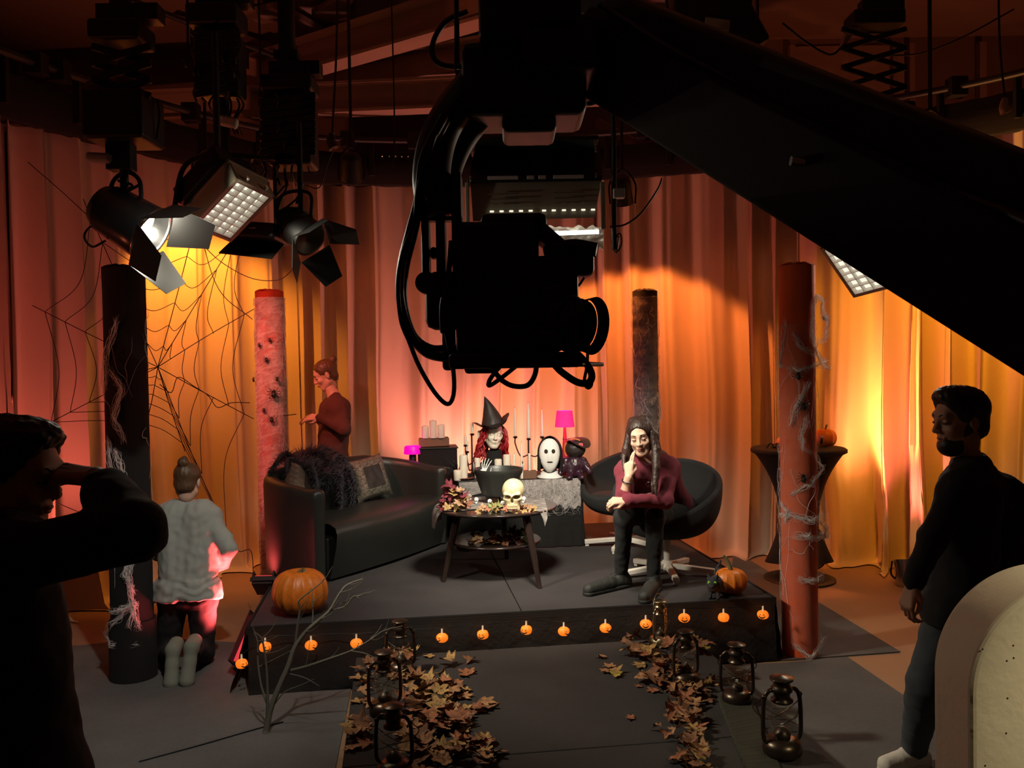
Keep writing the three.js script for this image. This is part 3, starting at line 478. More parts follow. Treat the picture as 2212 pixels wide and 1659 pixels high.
// white soft lights that hang outside the view: the stage key (seen from behind in the fixture below) and the front spotlight
{
  // round fresnel spotlight with barn doors
  const c = at(292, 486, 4.2), aim = V(-0.2, 0.7, -6.1), t = thing('fresnel_spotlight', 'lit round spotlight with barn doors hanging beside the yarn web', 'studio light', c);
  const dir = V(0.84, -0.52, 0.06).normalize(), q = new THREE.Quaternion().setFromUnitVectors(V(0, 0, 1), dir), or = g => g.applyQuaternion(q);
  part(t, 'housing', or(tf(lathe([[0, -0.2], [0.10, -0.2], [0.125, -0.15], [0.135, 0.02], [0.14, 0.09], [0.125, 0.09], [0.12, 0.0], [0, -0.02]], 36), 0, 0, 0, PI / 2, 0, 0)), M.black_gloss);
  part(t, 'lens', or(tf(sph(0.118, 0, 0, 0.012, [1, 1, 0.25]), 0, 0, 0)), mt('fresnel_glow', lin(0.6, 0.58, 0.5), 0.15, { emissive: lin(1, 0.92, 0.72), emissiveIntensity: 3 }));
  part(t, 'lens_ring', or(tf(new THREE.TorusGeometry(0.136, 0.010, 10, 48), 0, 0, 0.095)), M.steel);
  const door = (ang, tilt, w0, w1, L) => { const s = new THREE.Shape([new THREE.Vector2(-w0, 0), new THREE.Vector2(w0, 0), new THREE.Vector2(w1, L), new THREE.Vector2(-w1, L)]); const g = new THREE.ExtrudeGeometry(s, { depth: 0.003, bevelEnabled: false }); g.rotateX(tilt); g.translate(0, 0.14, 0.1); g.rotateZ(ang); return or(g); };
  for (const [a, ti] of [[0, PI / 2 - 0.5], [PI / 2, PI / 2 - 0.3], [PI, PI / 2 - 0.35], [-PI / 2, PI / 2 - 0.6]]) part(t, 'barn_door', door(a, ti, 0.12, 0.075, 0.2), M.black_metal);
  part(t, 'yoke', [sweep([at(238, 470, 4.2), at(238, 415, 4.2), at(250, 385, 4.2), at(277, 372, 4.2), at(300, 388, 4.2), at(305, 420, 4.2), at(305, 470, 4.2)].map(p => p.sub(c)), 0.011, 40, 8)], M.black_metal);
  part(t, 'cable', [sweep([at(218, 480, 4.2), at(190, 495, 4.2), at(183, 515, 4.2), at(200, 533, 4.2), at(228, 520, 4.2)].map(p => p.sub(c)), 0.006, 30, 6), sweep([at(300, 400, 4.15), at(270, 415, 4.15), at(285, 400, 4.2), at(255, 390, 4.2)].map(p => p.sub(c)), 0.007, 30, 6)], M.rubber);
  part(t, 'spigot', [box(0.12, 0.13, 0.08, at(262, 340, 4.2).x - c.x, at(262, 340, 4.2).y - c.y, 0), cyl(0.02, 0.02, 0.26, at(268, 370, 4.2).x - c.x, at(268, 350, 4.2).y - c.y, 0, 0, 0, 0, 10)], M.black_metal);
  part(t, 'junction_box', tf(new RoundedBoxGeometry(0.13, 0.05, 0.06, 2, 0.02), at(222, 345, 4.2).x - c.x, at(222, 345, 4.2).y - c.y, 0.03, 0, 0, -0.08), M.grey_plastic);
  const l = new THREE.SpotLight(lin(1, 0.90, 0.70), 24, 0, rad(34), 0.7, 2); l.position.copy(c).addScaledVector(dir, 0.13); l.target.position.copy(c).add(V(0.74, -0.66, -0.22).multiplyScalar(3)); l.castShadow = true; l.shadow.radius = 5; scene.add(l, l.target);
  const sp = new THREE.PointLight(lin(1, 0.92, 0.74), 0.9); sp.position.copy(c).addScaledVector(dir, 0.15); sp.castShadow = true; scene.add(sp);
}
{ // flat fluorescent fixture hanging behind the camera, seen from its back, its open face turned down to the stage
  const d = 4.6, c = at(1155, 400, d), t = thing('bank_light', 'wide fluorescent bank light with vent slots hanging behind the camera', 'studio light', c);
  const k = d / FOCAL, P = (x, y, dd = 0) => at(x, y, d + dd).sub(c);
  const quad = (x0, y0, x1, y1, x2, y2, x3, y3, da, db, th) => sheet((u, v) => P(lerp(lerp(x0, x1, u), lerp(x3, x2, u), v), lerp(lerp(y0, y1, u), lerp(y3, y2, u), v), lerp(da, db, v)), 2, 2);
  part(t, 'top_housing', [quad(1030, 300, 1292, 292, 1302, 385, 1012, 390, 0.35, 0.02), box(0.70, 0.02, 0.34, 0, P(1155, 296).y, -0.2), quad(1030, 300, 1012, 390, 1012, 392, 1030, 302, 0.35, 0.1), box(0.72, 0.025, 0.02, 0, P(1155, 388).y, 0.0)], M.black_metal);
  part(t, 'rear_panel', [quad(1016, 392, 1300, 388, 1284, 470, 1022, 478, 0.02, 0.0), box(0.025, 0.25, 0.04, P(1302, 440).x, P(1302, 445).y, 0), box(0.02, 0.22, 0.04, P(1010, 440).x, P(1008, 440).y, 0)], M.grey_housing);
  for (const x0 of [1049, 1190]) for (let j = 0; j < 3; j++) part(t, 'vent_slot', box(66 * k, 0.006, 0.008, P(x0 + 33, 0).x, P(x0 + 33, 420 + j * 11 - (x0 > 1100 ? 3 : 0)).y, 0.012, 0, 0, 0.01), M.steel);
  const glow = mt('slot_glow', lin(0.6, 0.55, 0.45), 0.5, { emissive: lin(1, 0.92, 0.72), emissiveIntensity: 1.0 });
  for (const x of [1055, 1076, 1097, 1118, 1139, 1168, 1189, 1211, 1232, 1253, 1274]) part(t, 'glow_slot', box(9 * k, 4 * k, 0.006, P(x, 0).x, P(x, 458 - (x - 1055) * 0.018).y, 0.014), glow);
  part(t, 'heat_grille', [0, 1, 2, 3].map(i => box([66, 16, 16, 66][i] * k, 0.02, 0.006, P([1080, 1140, 1165, 1222][i], 0).x, P(1100, 385).y, 0.014)), M.grey_plastic);
  part(t, 'corner_cap', [[1026, 310], [1024, 328], [1017, 388], [1285, 310], [1286, 325], [1287, 380]].map(([x, y]) => box(0.012, 0.03, 0.012, P(x, y).x, P(x, y).y, 0.02)), M.steel);
  part(t, 'reflector_foil', (() => { const g = sheet((u, v) => P(1165 + u * 138, 490 + v * 52 * (0.5 + 0.5 * u), 0.12 + v * 0.2).add(V(0, 0.02 * ns(u * 9, v * 6), 0.03 * ns(u * 12, v * 8, 3))), 40, 24); return g; })(), M.foil);
  part(t, 'tube_lamp', cyl(0.012, 0.012, 0.36, P(1225, 497).x, P(1225, 497).y, -0.1, 0, 0, PI / 2 + 0.02, 12), mt('tube_glow', lin(0.6, 0.55, 0.45), 0.5, { emissive: lin(1, 0.92, 0.72), emissiveIntensity: 3 }));
  part(t, 'yoke', sweep([P(1268, 225), P(1300, 218), P(1318, 228), P(1324, 255), P(1326, 330), P(1326, 420), P(1327, 540)], 0.014, 40, 8), M.black_metal);
  part(t, 'hanger', [cyl(0.05, 0.05, 0.14, P(1180, 0).x, P(1180, 275).y, -0.1), cyl(0.03, 0.03, 5.7 - c.y - P(1150, 235).y, P(1150, 0).x, (5.7 - c.y + P(1150, 235).y) / 2, -0.15), box(0.5, 0.1, 0.2, P(1150, 0).x, P(1150, 235).y, -0.15)], M.black_metal);
  part(t, 'junction_box', box(0.06, 0.05, 0.05, P(1330, 0).x, P(1330, 420).y, 0.02), M.grey_plastic);
  part(t, 'cable', [sweep([P(1318, 490), P(1350, 485), P(1385, 460), P(1420, 410), P(1430, 385)], 0.005, 24, 6), sweep([P(1325, 515), P(1340, 505), P(1342, 530), P(1330, 545), P(1322, 520), P(1336, 512), P(1332, 548)], 0.004, 40, 6)], M.rubber);
  const l = new THREE.SpotLight(lin(1, 0.90, 0.72), 30, 0, rad(42), 0.75, 2); l.position.copy(c).add(V(0.02, -0.34, -0.22)); l.target.position.set(0.1, 0.6, -6.5); l.castShadow = true; l.shadow.radius = 9; scene.add(l, l.target);
}
{ // unlit lamps hanging by the web: a flat fixture and a small spotlight with open barn doors
  const d = 5.0, c = at(560, 500, d), P = (x, y, dd = 0) => at(x, y, d + dd).sub(c), t = thing('flat_flood_fixture', 'unlit flat black flood fixture hanging behind the lit egg crate panel', 'studio light', c);
  part(t, 'housing', beam(P(486, 500), P(612, 508), 0.34, 0.09, 0.02), M.black_metal);
  part(t, 'flap', [beam(P(492, 528), P(604, 540), 0.3, 0.006, 0, V(0, 1, 0.5))], M.black_metal);
  part(t, 'edge_slot', [520, 545, 565].map(x => box(0.04, 0.006, 0.006, P(x, 503).x, P(x, 503).y, 0.18)), M.steel);
  part(t, 'hanger', cyl(0.014, 0.014, 0.7, 0.1, 0.38, 0, 0, 0, 0, 8), M.black_metal);
  const c2 = at(660, 508, 4.9), Q = (x, y, dd = 0) => at(x, y, 4.9 + dd).sub(c2), t2 = thing('barn_door_spotlight', 'unlit small spotlight with open barn doors over the red felt pillar', 'studio light', c2);
  const dir = V(0.62, -0.55, 0.4).normalize(), q = new THREE.Quaternion().setFromUnitVectors(V(0, 0, 1), dir), or = g => g.applyQuaternion(q);
  part(t2, 'housing', or(merge([tf(lathe([[0, -0.2], [0.07, -0.2], [0.1, -0.14], [0.105, 0.05], [0.09, 0.05], [0, 0.01]], 28), 0, 0, 0, PI / 2, 0, 0), ...[0, 1, 2, 3].map(i => tf(new THREE.TorusGeometry(0.1, 0.006, 6, 28), 0, 0, -0.13 + i * 0.025))])), M.black_metal);
  const door = (ang, tilt) => { const s = new THREE.Shape([new THREE.Vector2(-0.1, 0), new THREE.Vector2(0.1, 0), new THREE.Vector2(0.06, 0.19), new THREE.Vector2(-0.06, 0.19)]); const g = new THREE.ExtrudeGeometry(s, { depth: 0.003, bevelEnabled: false }); g.rotateX(tilt); g.translate(0, 0.105, 0.06); g.rotateZ(ang); return or(g); };
  for (const [a, ti] of [[0.4, 0.9], [PI / 2 + 0.4, 0.9], [PI + 0.4, 0.8], [-PI / 2 + 0.4, 1.0]]) part(t2, 'barn_door', door(a, ti), M.black_metal);
  part(t2, 'yoke', sweep([Q(600, 480), Q(598, 440), Q(625, 415), Q(670, 420), Q(672, 470)], 0.011, 30, 8), M.black_metal);
  part(t2, 'cable', [sweep([Q(590, 430), Q(620, 400), Q(600, 455), Q(640, 430), Q(655, 395), Q(640, 440)], 0.006, 40, 6)], M.rubber);
  part(t2, 'hanger', cyl(0.016, 0.016, 0.5, Q(640, 0).x, Q(640, 360).y, 0, 0, 0, 0, 8), M.black_metal);
}

// ---- scissor hoists that carry the lamps
function hoist(label, px, d, y0, y1, y2, y3, wpx, levels, lean = 0) { // trolley y0..y1, scissor y1..y2, carriage y2..y3 (pixels)
  const c = at(px, y1, d), P = (x, y, dd = 0) => at(x, y, d + dd).sub(c), t = thing('lamp_hoist', label, 'hoist', c), k = d / FOCAL, w = wpx;
  part(t, 'trolley', [box(110 * k, (y1 - y0) * k, 0.22, P(px, 0).x, P(px, (y0 + y1) / 2).y, 0, 0, 0, 0, 0.02), cyl(0.05, 0.05, 5.7 - c.y - P(px, y0).y, 0, (5.7 - c.y + P(px, y0).y) / 2, 0), box(0.3, 0.08, 0.1, 0.05, P(px, y0).y + 0.05, 0)], M.black_metal);
  const dy = (y2 - y1) / levels;
  for (let i = 0; i < levels; i++) for (const s of [-1, 1]) for (const z of [-0.1, 0.1]) {
    const ya = y1 + dy * i, yb = y1 + dy * (i + 1);
    part(t, 'scissor_arm', beam(P(px - s * w / 2, ya, z), P(px + s * w / 2, yb, z + 0.02 * s), 0.02, 0.035, 0.004), M.black_metal);
  }
  if (y3 > y2) part(t, 'carriage', [box(w * k, (y3 - y2) * k, 0.28, P(px + lean, 0).x, P(px, (y2 + y3) / 2).y, 0, 0, 0, 0, 0.02)], M.black_metal);
  return { t, P };
}
{
  const h1 = hoist('open scissor lamp hoist above the round spotlight', 262, 4.22, 55, 100, 208, 312, 128, 3);
  part(h1.t, 'cable', [sweep([h1.P(260, 20), h1.P(300, 60), h1.P(297, 95)], 0.008, 20, 6), sweep([h1.P(340, 215), h1.P(345, 250), h1.P(338, 300)], 0.006, 20, 6)], M.rubber);
  const h2 = hoist('folded lamp hoist hung with cables above the lit egg crate panel', 468, 4.8, 20, 66, 205, 205, 96, 9);
  const R = rng(91), cab = (P, x, y0, y1, n) => Array.from({ length: n }, (_, i) => { const pts = []; let xx = x + (R() - 0.5) * 40; for (let j = 0; j <= 7; j++) pts.push(P(xx + (j & 1 ? 9 : -9) * R(), lerp(y0, y1, j / 7), 0.05 - 0.2 * R())); return sweep(pts, 0.006, 40, 6); });
  part(h2.t, 'cable', [...cab(h2.P, 425, 70, 220, 3), ...cab(h2.P, 470, 70, 250, 4), ...cab(h2.P, 510, 70, 290, 3)], M.rubber);
  part(h2.t, 'carriage', [box(0.24, 0.34, 0.2, h2.P(470, 0).x, h2.P(470, 140).y, -0.02, 0, 0, 0, 0.02), cyl(0.03, 0.03, 0.32, h2.P(478, 0).x, h2.P(478, 275).y, 0)], M.black_metal);
  part(h2.t, 'junction_box', tf(new RoundedBoxGeometry(0.10, 0.055, 0.05, 2, 0.015), h2.P(503, 0).x, h2.P(503, 277).y, 0.12, 0, 0, -0.25), M.grey_plastic);
  const h3 = hoist('folded lamp hoist packed with cables above the barn door spotlight', 622, 5.1, 170, 205, 330, 330, 120, 8);
  part(h3.t, 'cable', [...cab(h3.P, 580, 200, 360, 5), ...cab(h3.P, 650, 200, 370, 4), ...cab(h3.P, 615, 200, 400, 4), ...cab(h3.P, 560, 320, 430, 3)], M.rubber);
  part(h3.t, 'carriage', [box(0.26, 0.42, 0.22, h3.P(625, 0).x, h3.P(625, 285).y, -0.02, 0, 0, 0, 0.02), box(0.07, 0.16, 0.08, h3.P(618, 0).x, h3.P(618, 140).y, 0), box(0.14, 0.05, 0.1, h3.P(618, 0).x, h3.P(618, 122).y, 0)], M.black_metal);
  const h4 = hoist('open scissor lamp hoist in front of the pale wall panel', 1888, 6.2, 30, 62, 230, 300, 140, 4);
  part(h4.t, 'cable', [sweep([h4.P(1690, 50), h4.P(1740, 90), h4.P(1790, 118), h4.P(1815, 105), h4.P(1828, 85)], 0.009, 30, 6), sweep([h4.P(1865, -10), h4.P(1862, 20), h4.P(1850, 35)], 0.008, 20, 6), sweep([h4.P(1920, 120), h4.P(1990, 115), h4.P(2080, 80), h4.P(2190, 20)], 0.006, 30, 6)], M.rubber);
  part(h4.t, 'plug', sweep([h4.P(1818, 105), h4.P(1832, 75), h4.P(1850, 60)], s => 0.02 + 0.02 * s, 8, 8), M.grey_housing);
  for (const [label, x, y, d] of [['pale cable plug hanging from a cord beside the scissor hoist', 2168, 230, 6.5], ['dark cable plug hanging from a cord above the curtain rail', 715, 305, 6.0]]) {
    const c = at(x, y, d), t = thing('hanging_plug', label, 'plug', c);
    part(t, 'plug', sweep([V(0.01, 0.06, 0), V(0.0, 0, 0), V(0.02, -0.05, 0)], s => 0.022 + 0.02 * s, 8, 10), x > 2000 ? M.grey_housing : M.rubber);
    part(t, 'cord', sweep([V(0.01, 0.06, 0), at(x + (x > 2000 ? -8 : 12), 100, d).sub(c), at(x + (x > 2000 ? -12 : 14), -60, d).sub(c)], 0.008, 20, 6), M.rubber);
    if (x < 1000) part(t, 'lower_cord', sweep([V(0.02, -0.05, 0), at(706, 360, d).sub(c), at(690, 405, d).sub(c), at(660, 400, d).sub(c)], 0.004, 20, 6), M.rubber);
  }
  const g = thing('grid_pipe', 'black lighting grid pipe crossing below the ceiling boards', 'pipe', onY(400, 60, 4.9));
  partW(g, 'pipe', beam(onY(230, -20, 4.9), onY(640, 140, 4.9), 0.05, 0.05, 0.02), M.black_metal);
  for (const x of [430, 520, 610]) { const p = onY(x, (x - 230) * 0.39, 4.9); partW(g, 'clamp', box(0.12, 0.2, 0.12, p.x, p.y - 0.04, p.z), M.black_metal); }
  for (const [x0, y0, x1, y1, d, lab] of [[500, -20, 495, 60, 5.5, 'thin cable dropping to the folded hoist'], [555, -20, 560, 230, 5.5, 'long thin cable dropping beside the folded hoists'], [405, 0, 398, 130, 4.6, 'dark cable dropping beside the open scissor hoist'], [985, -20, 985, 150, 3.5, 'dark cable dropping beside the crane head'], [845, 90, 850, 360, 7, 'thin cable dropping to the curtain rail']])
    solo('hanging_cable', lab, 'cable', sweep([at(x0, y0, d).setY(5.7), at((x0 + x1) / 2 + 4, (y0 + y1) / 2, d), at(x1, y1, d)], 0.007, 16, 6), M.rubber);
  for (const [x, y, d, w, h, lab] of [[1530, 40, 5.6, 0.5, 0.4, 'black lamp housing hanging above the crane arm']]) { const c = at(x, y, d), t = thing('hung_lamp_housing', lab, 'studio light', c); part(t, 'housing', [box(w, h, 0.3, 0, 0.05, 0, 0, 0, -0.1, 0.03), box(0.24, 0.3, 0.24, 0.2, -0.1, 0, 0, 0, 0.5, 0.03)], M.black_metal); part(t, 'flap', box(0.16, 0.07, 0.01, 0.02, -0.1, 0.16, 0, 0, -0.15), M.grey_housing); part(t, 'cable', sweep([V(-0.3, 0.4, 0), V(-0.25, 0, 0.05), V(-0.1, 0.2, 0.1), V(0, 0.5, 0)], 0.008, 30, 6), M.rubber); part(t, 'hanger', cyl(0.03, 0.03, 1, 0, 0.6, 0, 0, 0, 0, 8), M.black_metal); }
}
// ================================================================ furniture on the stage
const DK = STH; // deck height
{ // leather tub sofa
  const A = onY(712, 1260, DK), B = onY(957, 1178, DK), hw = A.distanceTo(B) / 2, c = A.clone().add(B).multiplyScalar(0.5), w = B.clone().sub(A), th = Math.atan2(-w.z, w.x);
  const t = thing('sofa', 'curved black leather tub sofa with a spider and silver cushions', 'sofa', c, th);
  const pts = [[-hw - 0.04, 0.0], [-hw - 0.055, -0.2], [-hw - 0.05, -0.38], [-hw + 0.03, -0.56], [-hw + 0.2, -0.66], [-hw * 0.3, -0.72], [hw * 0.3, -0.72], [hw - 0.2, -0.66], [hw - 0.03, -0.56], [hw + 0.05, -0.38], [hw + 0.055, -0.2], [hw + 0.04, 0.0]].map(([x, z]) => V(x, 0, z));
  const cv = new THREE.CatmullRomCurve3(pts, false, 'catmullrom', 0.5), sec = [[-1, 0], [-1.05, 0.3], [-1.12, 0.6], [-1.18, 0.9], [-1.1, 0.955], [-0.8, 0.99], [-0.2, 1], [0.4, 0.995], [0.8, 0.97], [0.95, 0.92], [0.9, 0.75], [0.8, 0.5], [0.75, 0.2], [0.7, 0]];
  const shell = sheet((u, v) => {
    const p = cv.getPointAt(u), tt = cv.getTangentAt(u), n = V(-tt.z, 0, tt.x), e = min(u, 1 - u), k = e < 0.02 ? sqrt(max(0.0004, 1 - (1 - e / 0.02) ** 2)) : 1; // n towards inside
    const H = lerp(0.66, 0.755, clamp((e - 0.05) / 0.25, 0, 1)), s = sec[Math.round(v * (sec.length - 1))];
    const inside = n.dot(V(0, 0, -0.25).sub(p)) > 0 ? 1 : -1;
    return p.clone().addScaledVector(n, inside * s[0] * 0.055 * k).setY(0.015 + s[1] * (H - 0.015) * (s[1] > 0.9 ? lerp(0.97, 1, k) : 1));
  }, 120, sec.length - 1, [8, 2]);
  part(t, 'shell', shell, M.leather);
  for (const u of [0.3, 0.5, 0.7]) { const p = cv.getPointAt(u), q = cv.getPointAt(u + 0.001); const nn = V(-(q.z - p.z), 0, q.x - p.x).normalize(); const s = nn.dot(V(0, 0, -0.25).sub(p)) > 0 ? 1 : -1; part(t, 'seam', sweep([p.clone().addScaledVector(nn, s * 0.042).setY(0.4), p.clone().addScaledVector(nn, s * 0.05).setY(0.55), p.clone().addScaledVector(nn, s * 0.055).setY(0.7)], 0.003, 8, 5), M.leather); }
  const seat = sheet((u, v) => { // rounded seat block, bowed front
    const x = lerp(-hw + 0.015, hw - 0.015, u), prof = [[-0.66, 0.36], [-0.5, 0.395], [-0.3, 0.415], [-0.12, 0.42], [0.0, 0.41], [0.05, 0.385], [0.065, 0.34], [0.055, 0.25], [0.02, 0.12], [-0.01, 0.02]][Math.round(v * 9)];
    return V(x, prof[1] + 0.008 * sin(u * PI), prof[0] + (prof[0] > -0.2 ? 0.05 * sin(u * PI) : 0) + (prof[0] < -0.45 ? 0.12 * (1 - sin(u * PI)) : 0));
  }, 30, 9, [4, 2]);
  part(t, 'seat', seat, M.leather);
  part(t, 'base_plinth', box(2 * hw - 0.05, 0.3, 0.58, 0, 0.16, -0.32, 0, 0, 0, 0.02), M.black_metal);
  // cushions lean on the backrest
  const front = mt('silver_brocade', lin(0.30, 0.28, 0.22), 0.45, { metalness: 0.3, map: rep(cloudT, 5), bumpMap: rep(cloudT, 8), bumpScale: 0.006 }), dark = mt('dark_velvet', lin(0.02, 0.018, 0.016), 0.6);
  function cushion(label, pos, ry, rx, rz, s) {
    const q = thing('cushion', label, 'cushion', pos, 0, 'silver cushions on the leather sofa');
    const f = (a, b, sg, e = 0) => { const x = a * 2 - 1, y = b * 2 - 1, k = pow(max(0, (1 - x ** 4) * (1 - y ** 4)), 0.55); const pin = 1 - 0.10 * (1 - abs(x) ** 3) * abs(y) ** 3, pin2 = 1 - 0.10 * (1 - abs(y) ** 3) * abs(x) ** 3; return V(x * s * pin2, y * s * pin, sg * (0.075 * k + e + 0.008 * ns(x * 3, y * 3, sg))); };
    const rot = g => tf(g, 0, 0, 0, rx, ry, rz);
    part(q, 'cover', rot(merge([sheet((u, v) => f(u, v, 1), 20, 20), sheet((u, v) => f(v, u, -1), 20, 20)])), front);
    part(q, 'centre_panel', rot(sheet((u, v) => f(0.26 + u * 0.48, 0.24 + v * 0.5, 1, 0.004), 12, 12)), dark, 'dark velvet centre');
  }
  t.updateMatrixWorld(true); const L = (x, y, z) => t.localToWorld(V(x, y, z));
  cushion('silver brocade cushion with dark centre, standing clear of the spider', L(0.36, 0.585, -0.50), th - 0.25, -0.32, 0.12, 0.185);
  cushion('silver brocade cushion mostly hidden behind the spider legs', L(-0.5, 0.60, -0.45), th + 0.5, -0.35, 0.5, 0.17);
  // giant furry spider sprawled on the backrest
  const sp = thing('giant_spider', 'giant furry black spider sprawled over the sofa backrest', 'spider decoration', L(-0.22, 0.72, -0.62), th);
  const R = rng(8), fur = mt('spider_fur', lin(0.028, 0.028, 0.036), 0.9), tufts = (a, b, r, n, len) => { const out = []; for (let i = 0; i < n; i++) { const u = R(), p = a.clone().lerp(b, u), d = V(R() - 0.5, R() - 0.5, R() - 0.5).normalize(), q = p.clone().addScaledVector(d, r * 0.7), e = p.clone().addScaledVector(d, r + len * (0.5 + R())).add(V((R() - 0.5) * len, (R() - 0.8) * len, (R() - 0.5) * len)); const s = d.clone().cross(V(0.3, 0.8, 0.5)).normalize().multiplyScalar(0.0045); const g = new THREE.BufferGeometry(); g.setAttribute('position', new THREE.Float32BufferAttribute([q.x + s.x, q.y + s.y, q.z + s.z, q.x - s.x, q.y - s.y, q.z - s.z, e.x, e.y, e.z], 3)); out.push(g); } return out; };
  const ab = V(-0.02, 0.06, -0.02), hd = V(0.06, -0.05, 0.16);
  part(sp, 'abdomen', [sph(0.125, ab.x, ab.y, ab.z, [1.2, 0.72, 1.15]), ...tufts(ab.clone().add(V(-0.05, 0, 0)), ab.clone().add(V(0.05, 0, 0.06)), 0.10, 1500, 0.06)], fur);
  part(sp, 'head', [sph(0.085, hd.x, hd.y, hd.z, [1.1, 0.85, 1.1]), ...tufts(hd.clone().add(V(-0.03, 0, 0)), hd.clone().add(V(0.03, 0, 0)), 0.08, 900, 0.05)], fur);
  const legs = [[[0.1, 0.0, 0.1], [0.22, 0.08, 0.1], [0.26, -0.1, 0.16], [0.30, -0.30, 0.2]], [[0.08, 0.02, 0.03], [0.24, 0.1, 0.02], [0.33, 0.02, 0.1], [0.36, -0.12, 0.14]], [[0.1, -0.05, 0.18], [0.17, 0.0, 0.26], [0.18, -0.2, 0.3], [0.17, -0.33, 0.26]], [[0.02, -0.06, 0.2], [0.04, -0.02, 0.28], [0.03, -0.2, 0.3], [0.02, -0.34, 0.30]], [[-0.06, 0.0, 0.14], [-0.17, 0.06, 0.2], [-0.2, -0.12, 0.27], [-0.22, -0.3, 0.24]], [[-0.08, 0.02, 0.05], [-0.26, 0.1, 0.04], [-0.35, -0.05, 0.12], [-0.36, -0.2, 0.16]], [[-0.08, 0.06, -0.06], [-0.22, 0.14, -0.04], [-0.38, 0.05, 0.0], [-0.45, 0.02, 0.04]], [[0.06, 0.06, -0.06], [0.2, 0.14, -0.06], [0.3, 0.1, -0.03], [0.36, 0.02, 0.0]]];
  for (const l of legs) { const p = l.map(a => V(...a)); part(sp, 'leg', [sweep(p, s => 0.024 * (1 - 0.6 * s), 24, 8), ...tufts(p[0], p[1], 0.024, 200, 0.045), ...tufts(p[1], p[2], 0.02, 240, 0.04), ...tufts(p[2], p[3], 0.012, 160, 0.025)], fur); }
}
// swivel tub chairs
function tubChair(label, pos, turn) {
  const t = thing('swivel_armchair', label, 'armchair', pos, turn, 'black swivel tub chairs on the stage');
  const rim = a => 0.47 + 0.15 * (1 - cos(a)) - 0.05 * pow(max(0, cos(a)), 2); // a = 0 is the front (+z)
  const pt = (a, v, off) => { const H = rim(a), f = pow(v, 1.9), r = (0.345 + 0.03 * sin(a) ** 2) * pow(sin(min(1, v * 1.06) * PI / 2), 0.6) * (1 + 0.04 * v) - off * (0.5 + v * 0.5), y = 0.27 + (H - 0.27) * f + off * (1 - v) * 1.4; return V(sin(a) * r, y, cos(a) * r * (a < PI / 2 || a > 1.5 * PI ? 0.94 : 1)); };
  part(t, 'shell', [sheet((u, v) => pt(u * 2 * PI, v, 0), 56, 20, [4, 1]), sheet((u, v) => pt(-u * 2 * PI + 2 * PI, v, 0.045), 56, 20, [4, 1]), sheet((u, v) => { const a = u * 2 * PI, p = pt(a, 1, 0.0225), q = pt(a, 1, 0), b = v * PI; const d = q.clone().sub(p); return p.clone().addScaledVector(d, cos(b)).add(V(0, 0.022 * sin(b), 0)); }, 56, 6)], M.chair_fabric);
  part(t, 'seat_cushion', tf(lathe([[0, 0.0], [0.27, 0], [0.295, 0.03], [0.29, 0.07], [0.25, 0.09], [0, 0.095]], 36), 0, 0.34, 0.02), M.chair_fabric);
  part(t, 'post', cyl(0.026, 0.026, 0.2, 0, 0.17, 0, 0, 0, 0, 16), M.grey_plastic);
  part(t, 'hub', lathe([[0, 0.1], [0.035, 0.1], [0.05, 0.06], [0.05, 0.03], [0, 0.03]], 20), M.white_lacquer);
  for (let k = 0; k < 5; k++) { const a = k * 2 * PI / 5 + 0.5; part(t, 'base_leg', tf(merge([beam(V(0, 0.062, 0.03), V(0, 0.038, 0.33), 0.042, 0.036, 0.006), box(0.03, 0.02, 0.03, 0, 0.012, 0.31)]), 0, 0, 0, 0, a, 0), M.white_lacquer); }
  return t;
}
const chairA = onY(1442, 1240, DK), chairB = onY(1350, 1180, DK);
tubChair('black fabric swivel armchair carrying the seated person', chairA, -0.5);
tubChair('empty black fabric swivel armchair next to the draped candle table', chairB, -0.9);
// round coffee table with shelf
const CT = V(-0.13, DK, -6.14), CTH = 0.5;
{
  const t = thing('coffee_table', 'round dark wooden coffee table with a lower shelf', 'table', CT);
  part(t, 'tabletop', lathe([[0, CTH - 0.025], [0.42, CTH - 0.025], [0.435, CTH - 0.018], [0.44, CTH - 0.008], [0.435, CTH], [0, CTH]], 64), M.dark_wood);
  part(t, 'shelf', lathe([[0, 0.238], [0.315, 0.238], [0.325, 0.248], [0.315, 0.26], [0, 0.26]], 48), M.dark_wood);
  for (const [px, py] of [[958, 1257], [1166, 1271], [1095, 1207]]) { const f = onY(px, py, DK).sub(CT), top = V(f.x * 0.72, CTH - 0.025, f.z * 0.72); f.y = 0; part(t, 'leg', sweep([f, f.clone().lerp(top, 0.5), top], s => 0.016 + 0.014 * s, 10, 14), M.dark_wood); }
  // gauze runner laid over the top, its tip hanging over the rim
  const rn = sheet((u, v) => { const x = -0.50 + u * 0.86, z = lerp(0.16 + 0.1 * u + 0.07 * sin(u * 8), -0.26 + 0.08 * sin(u * 6), v), r = Math.hypot(x, z); let y = CTH + 0.004 + 0.003 * abs(ns(u * 14, v * 9)); if (r > 0.44) y -= min(0.14, (r - 0.44) * 2.2); const k = r > 0.46 ? 0.46 / r : 1; return V(x * k, y, z * k); }, 60, 16);
  solo('table_runner', 'pale gauze runner spread over the coffee table', 'cloth', rn, mt('gauze_cloth', lin(0.42, 0.38, 0.36), 1, { side: THREE.DoubleSide, map: rep(cloudT, 3) }), undefined, CT.clone());
}
const onCT = (px, py) => onY(px, py, DK + CTH + 0.006);
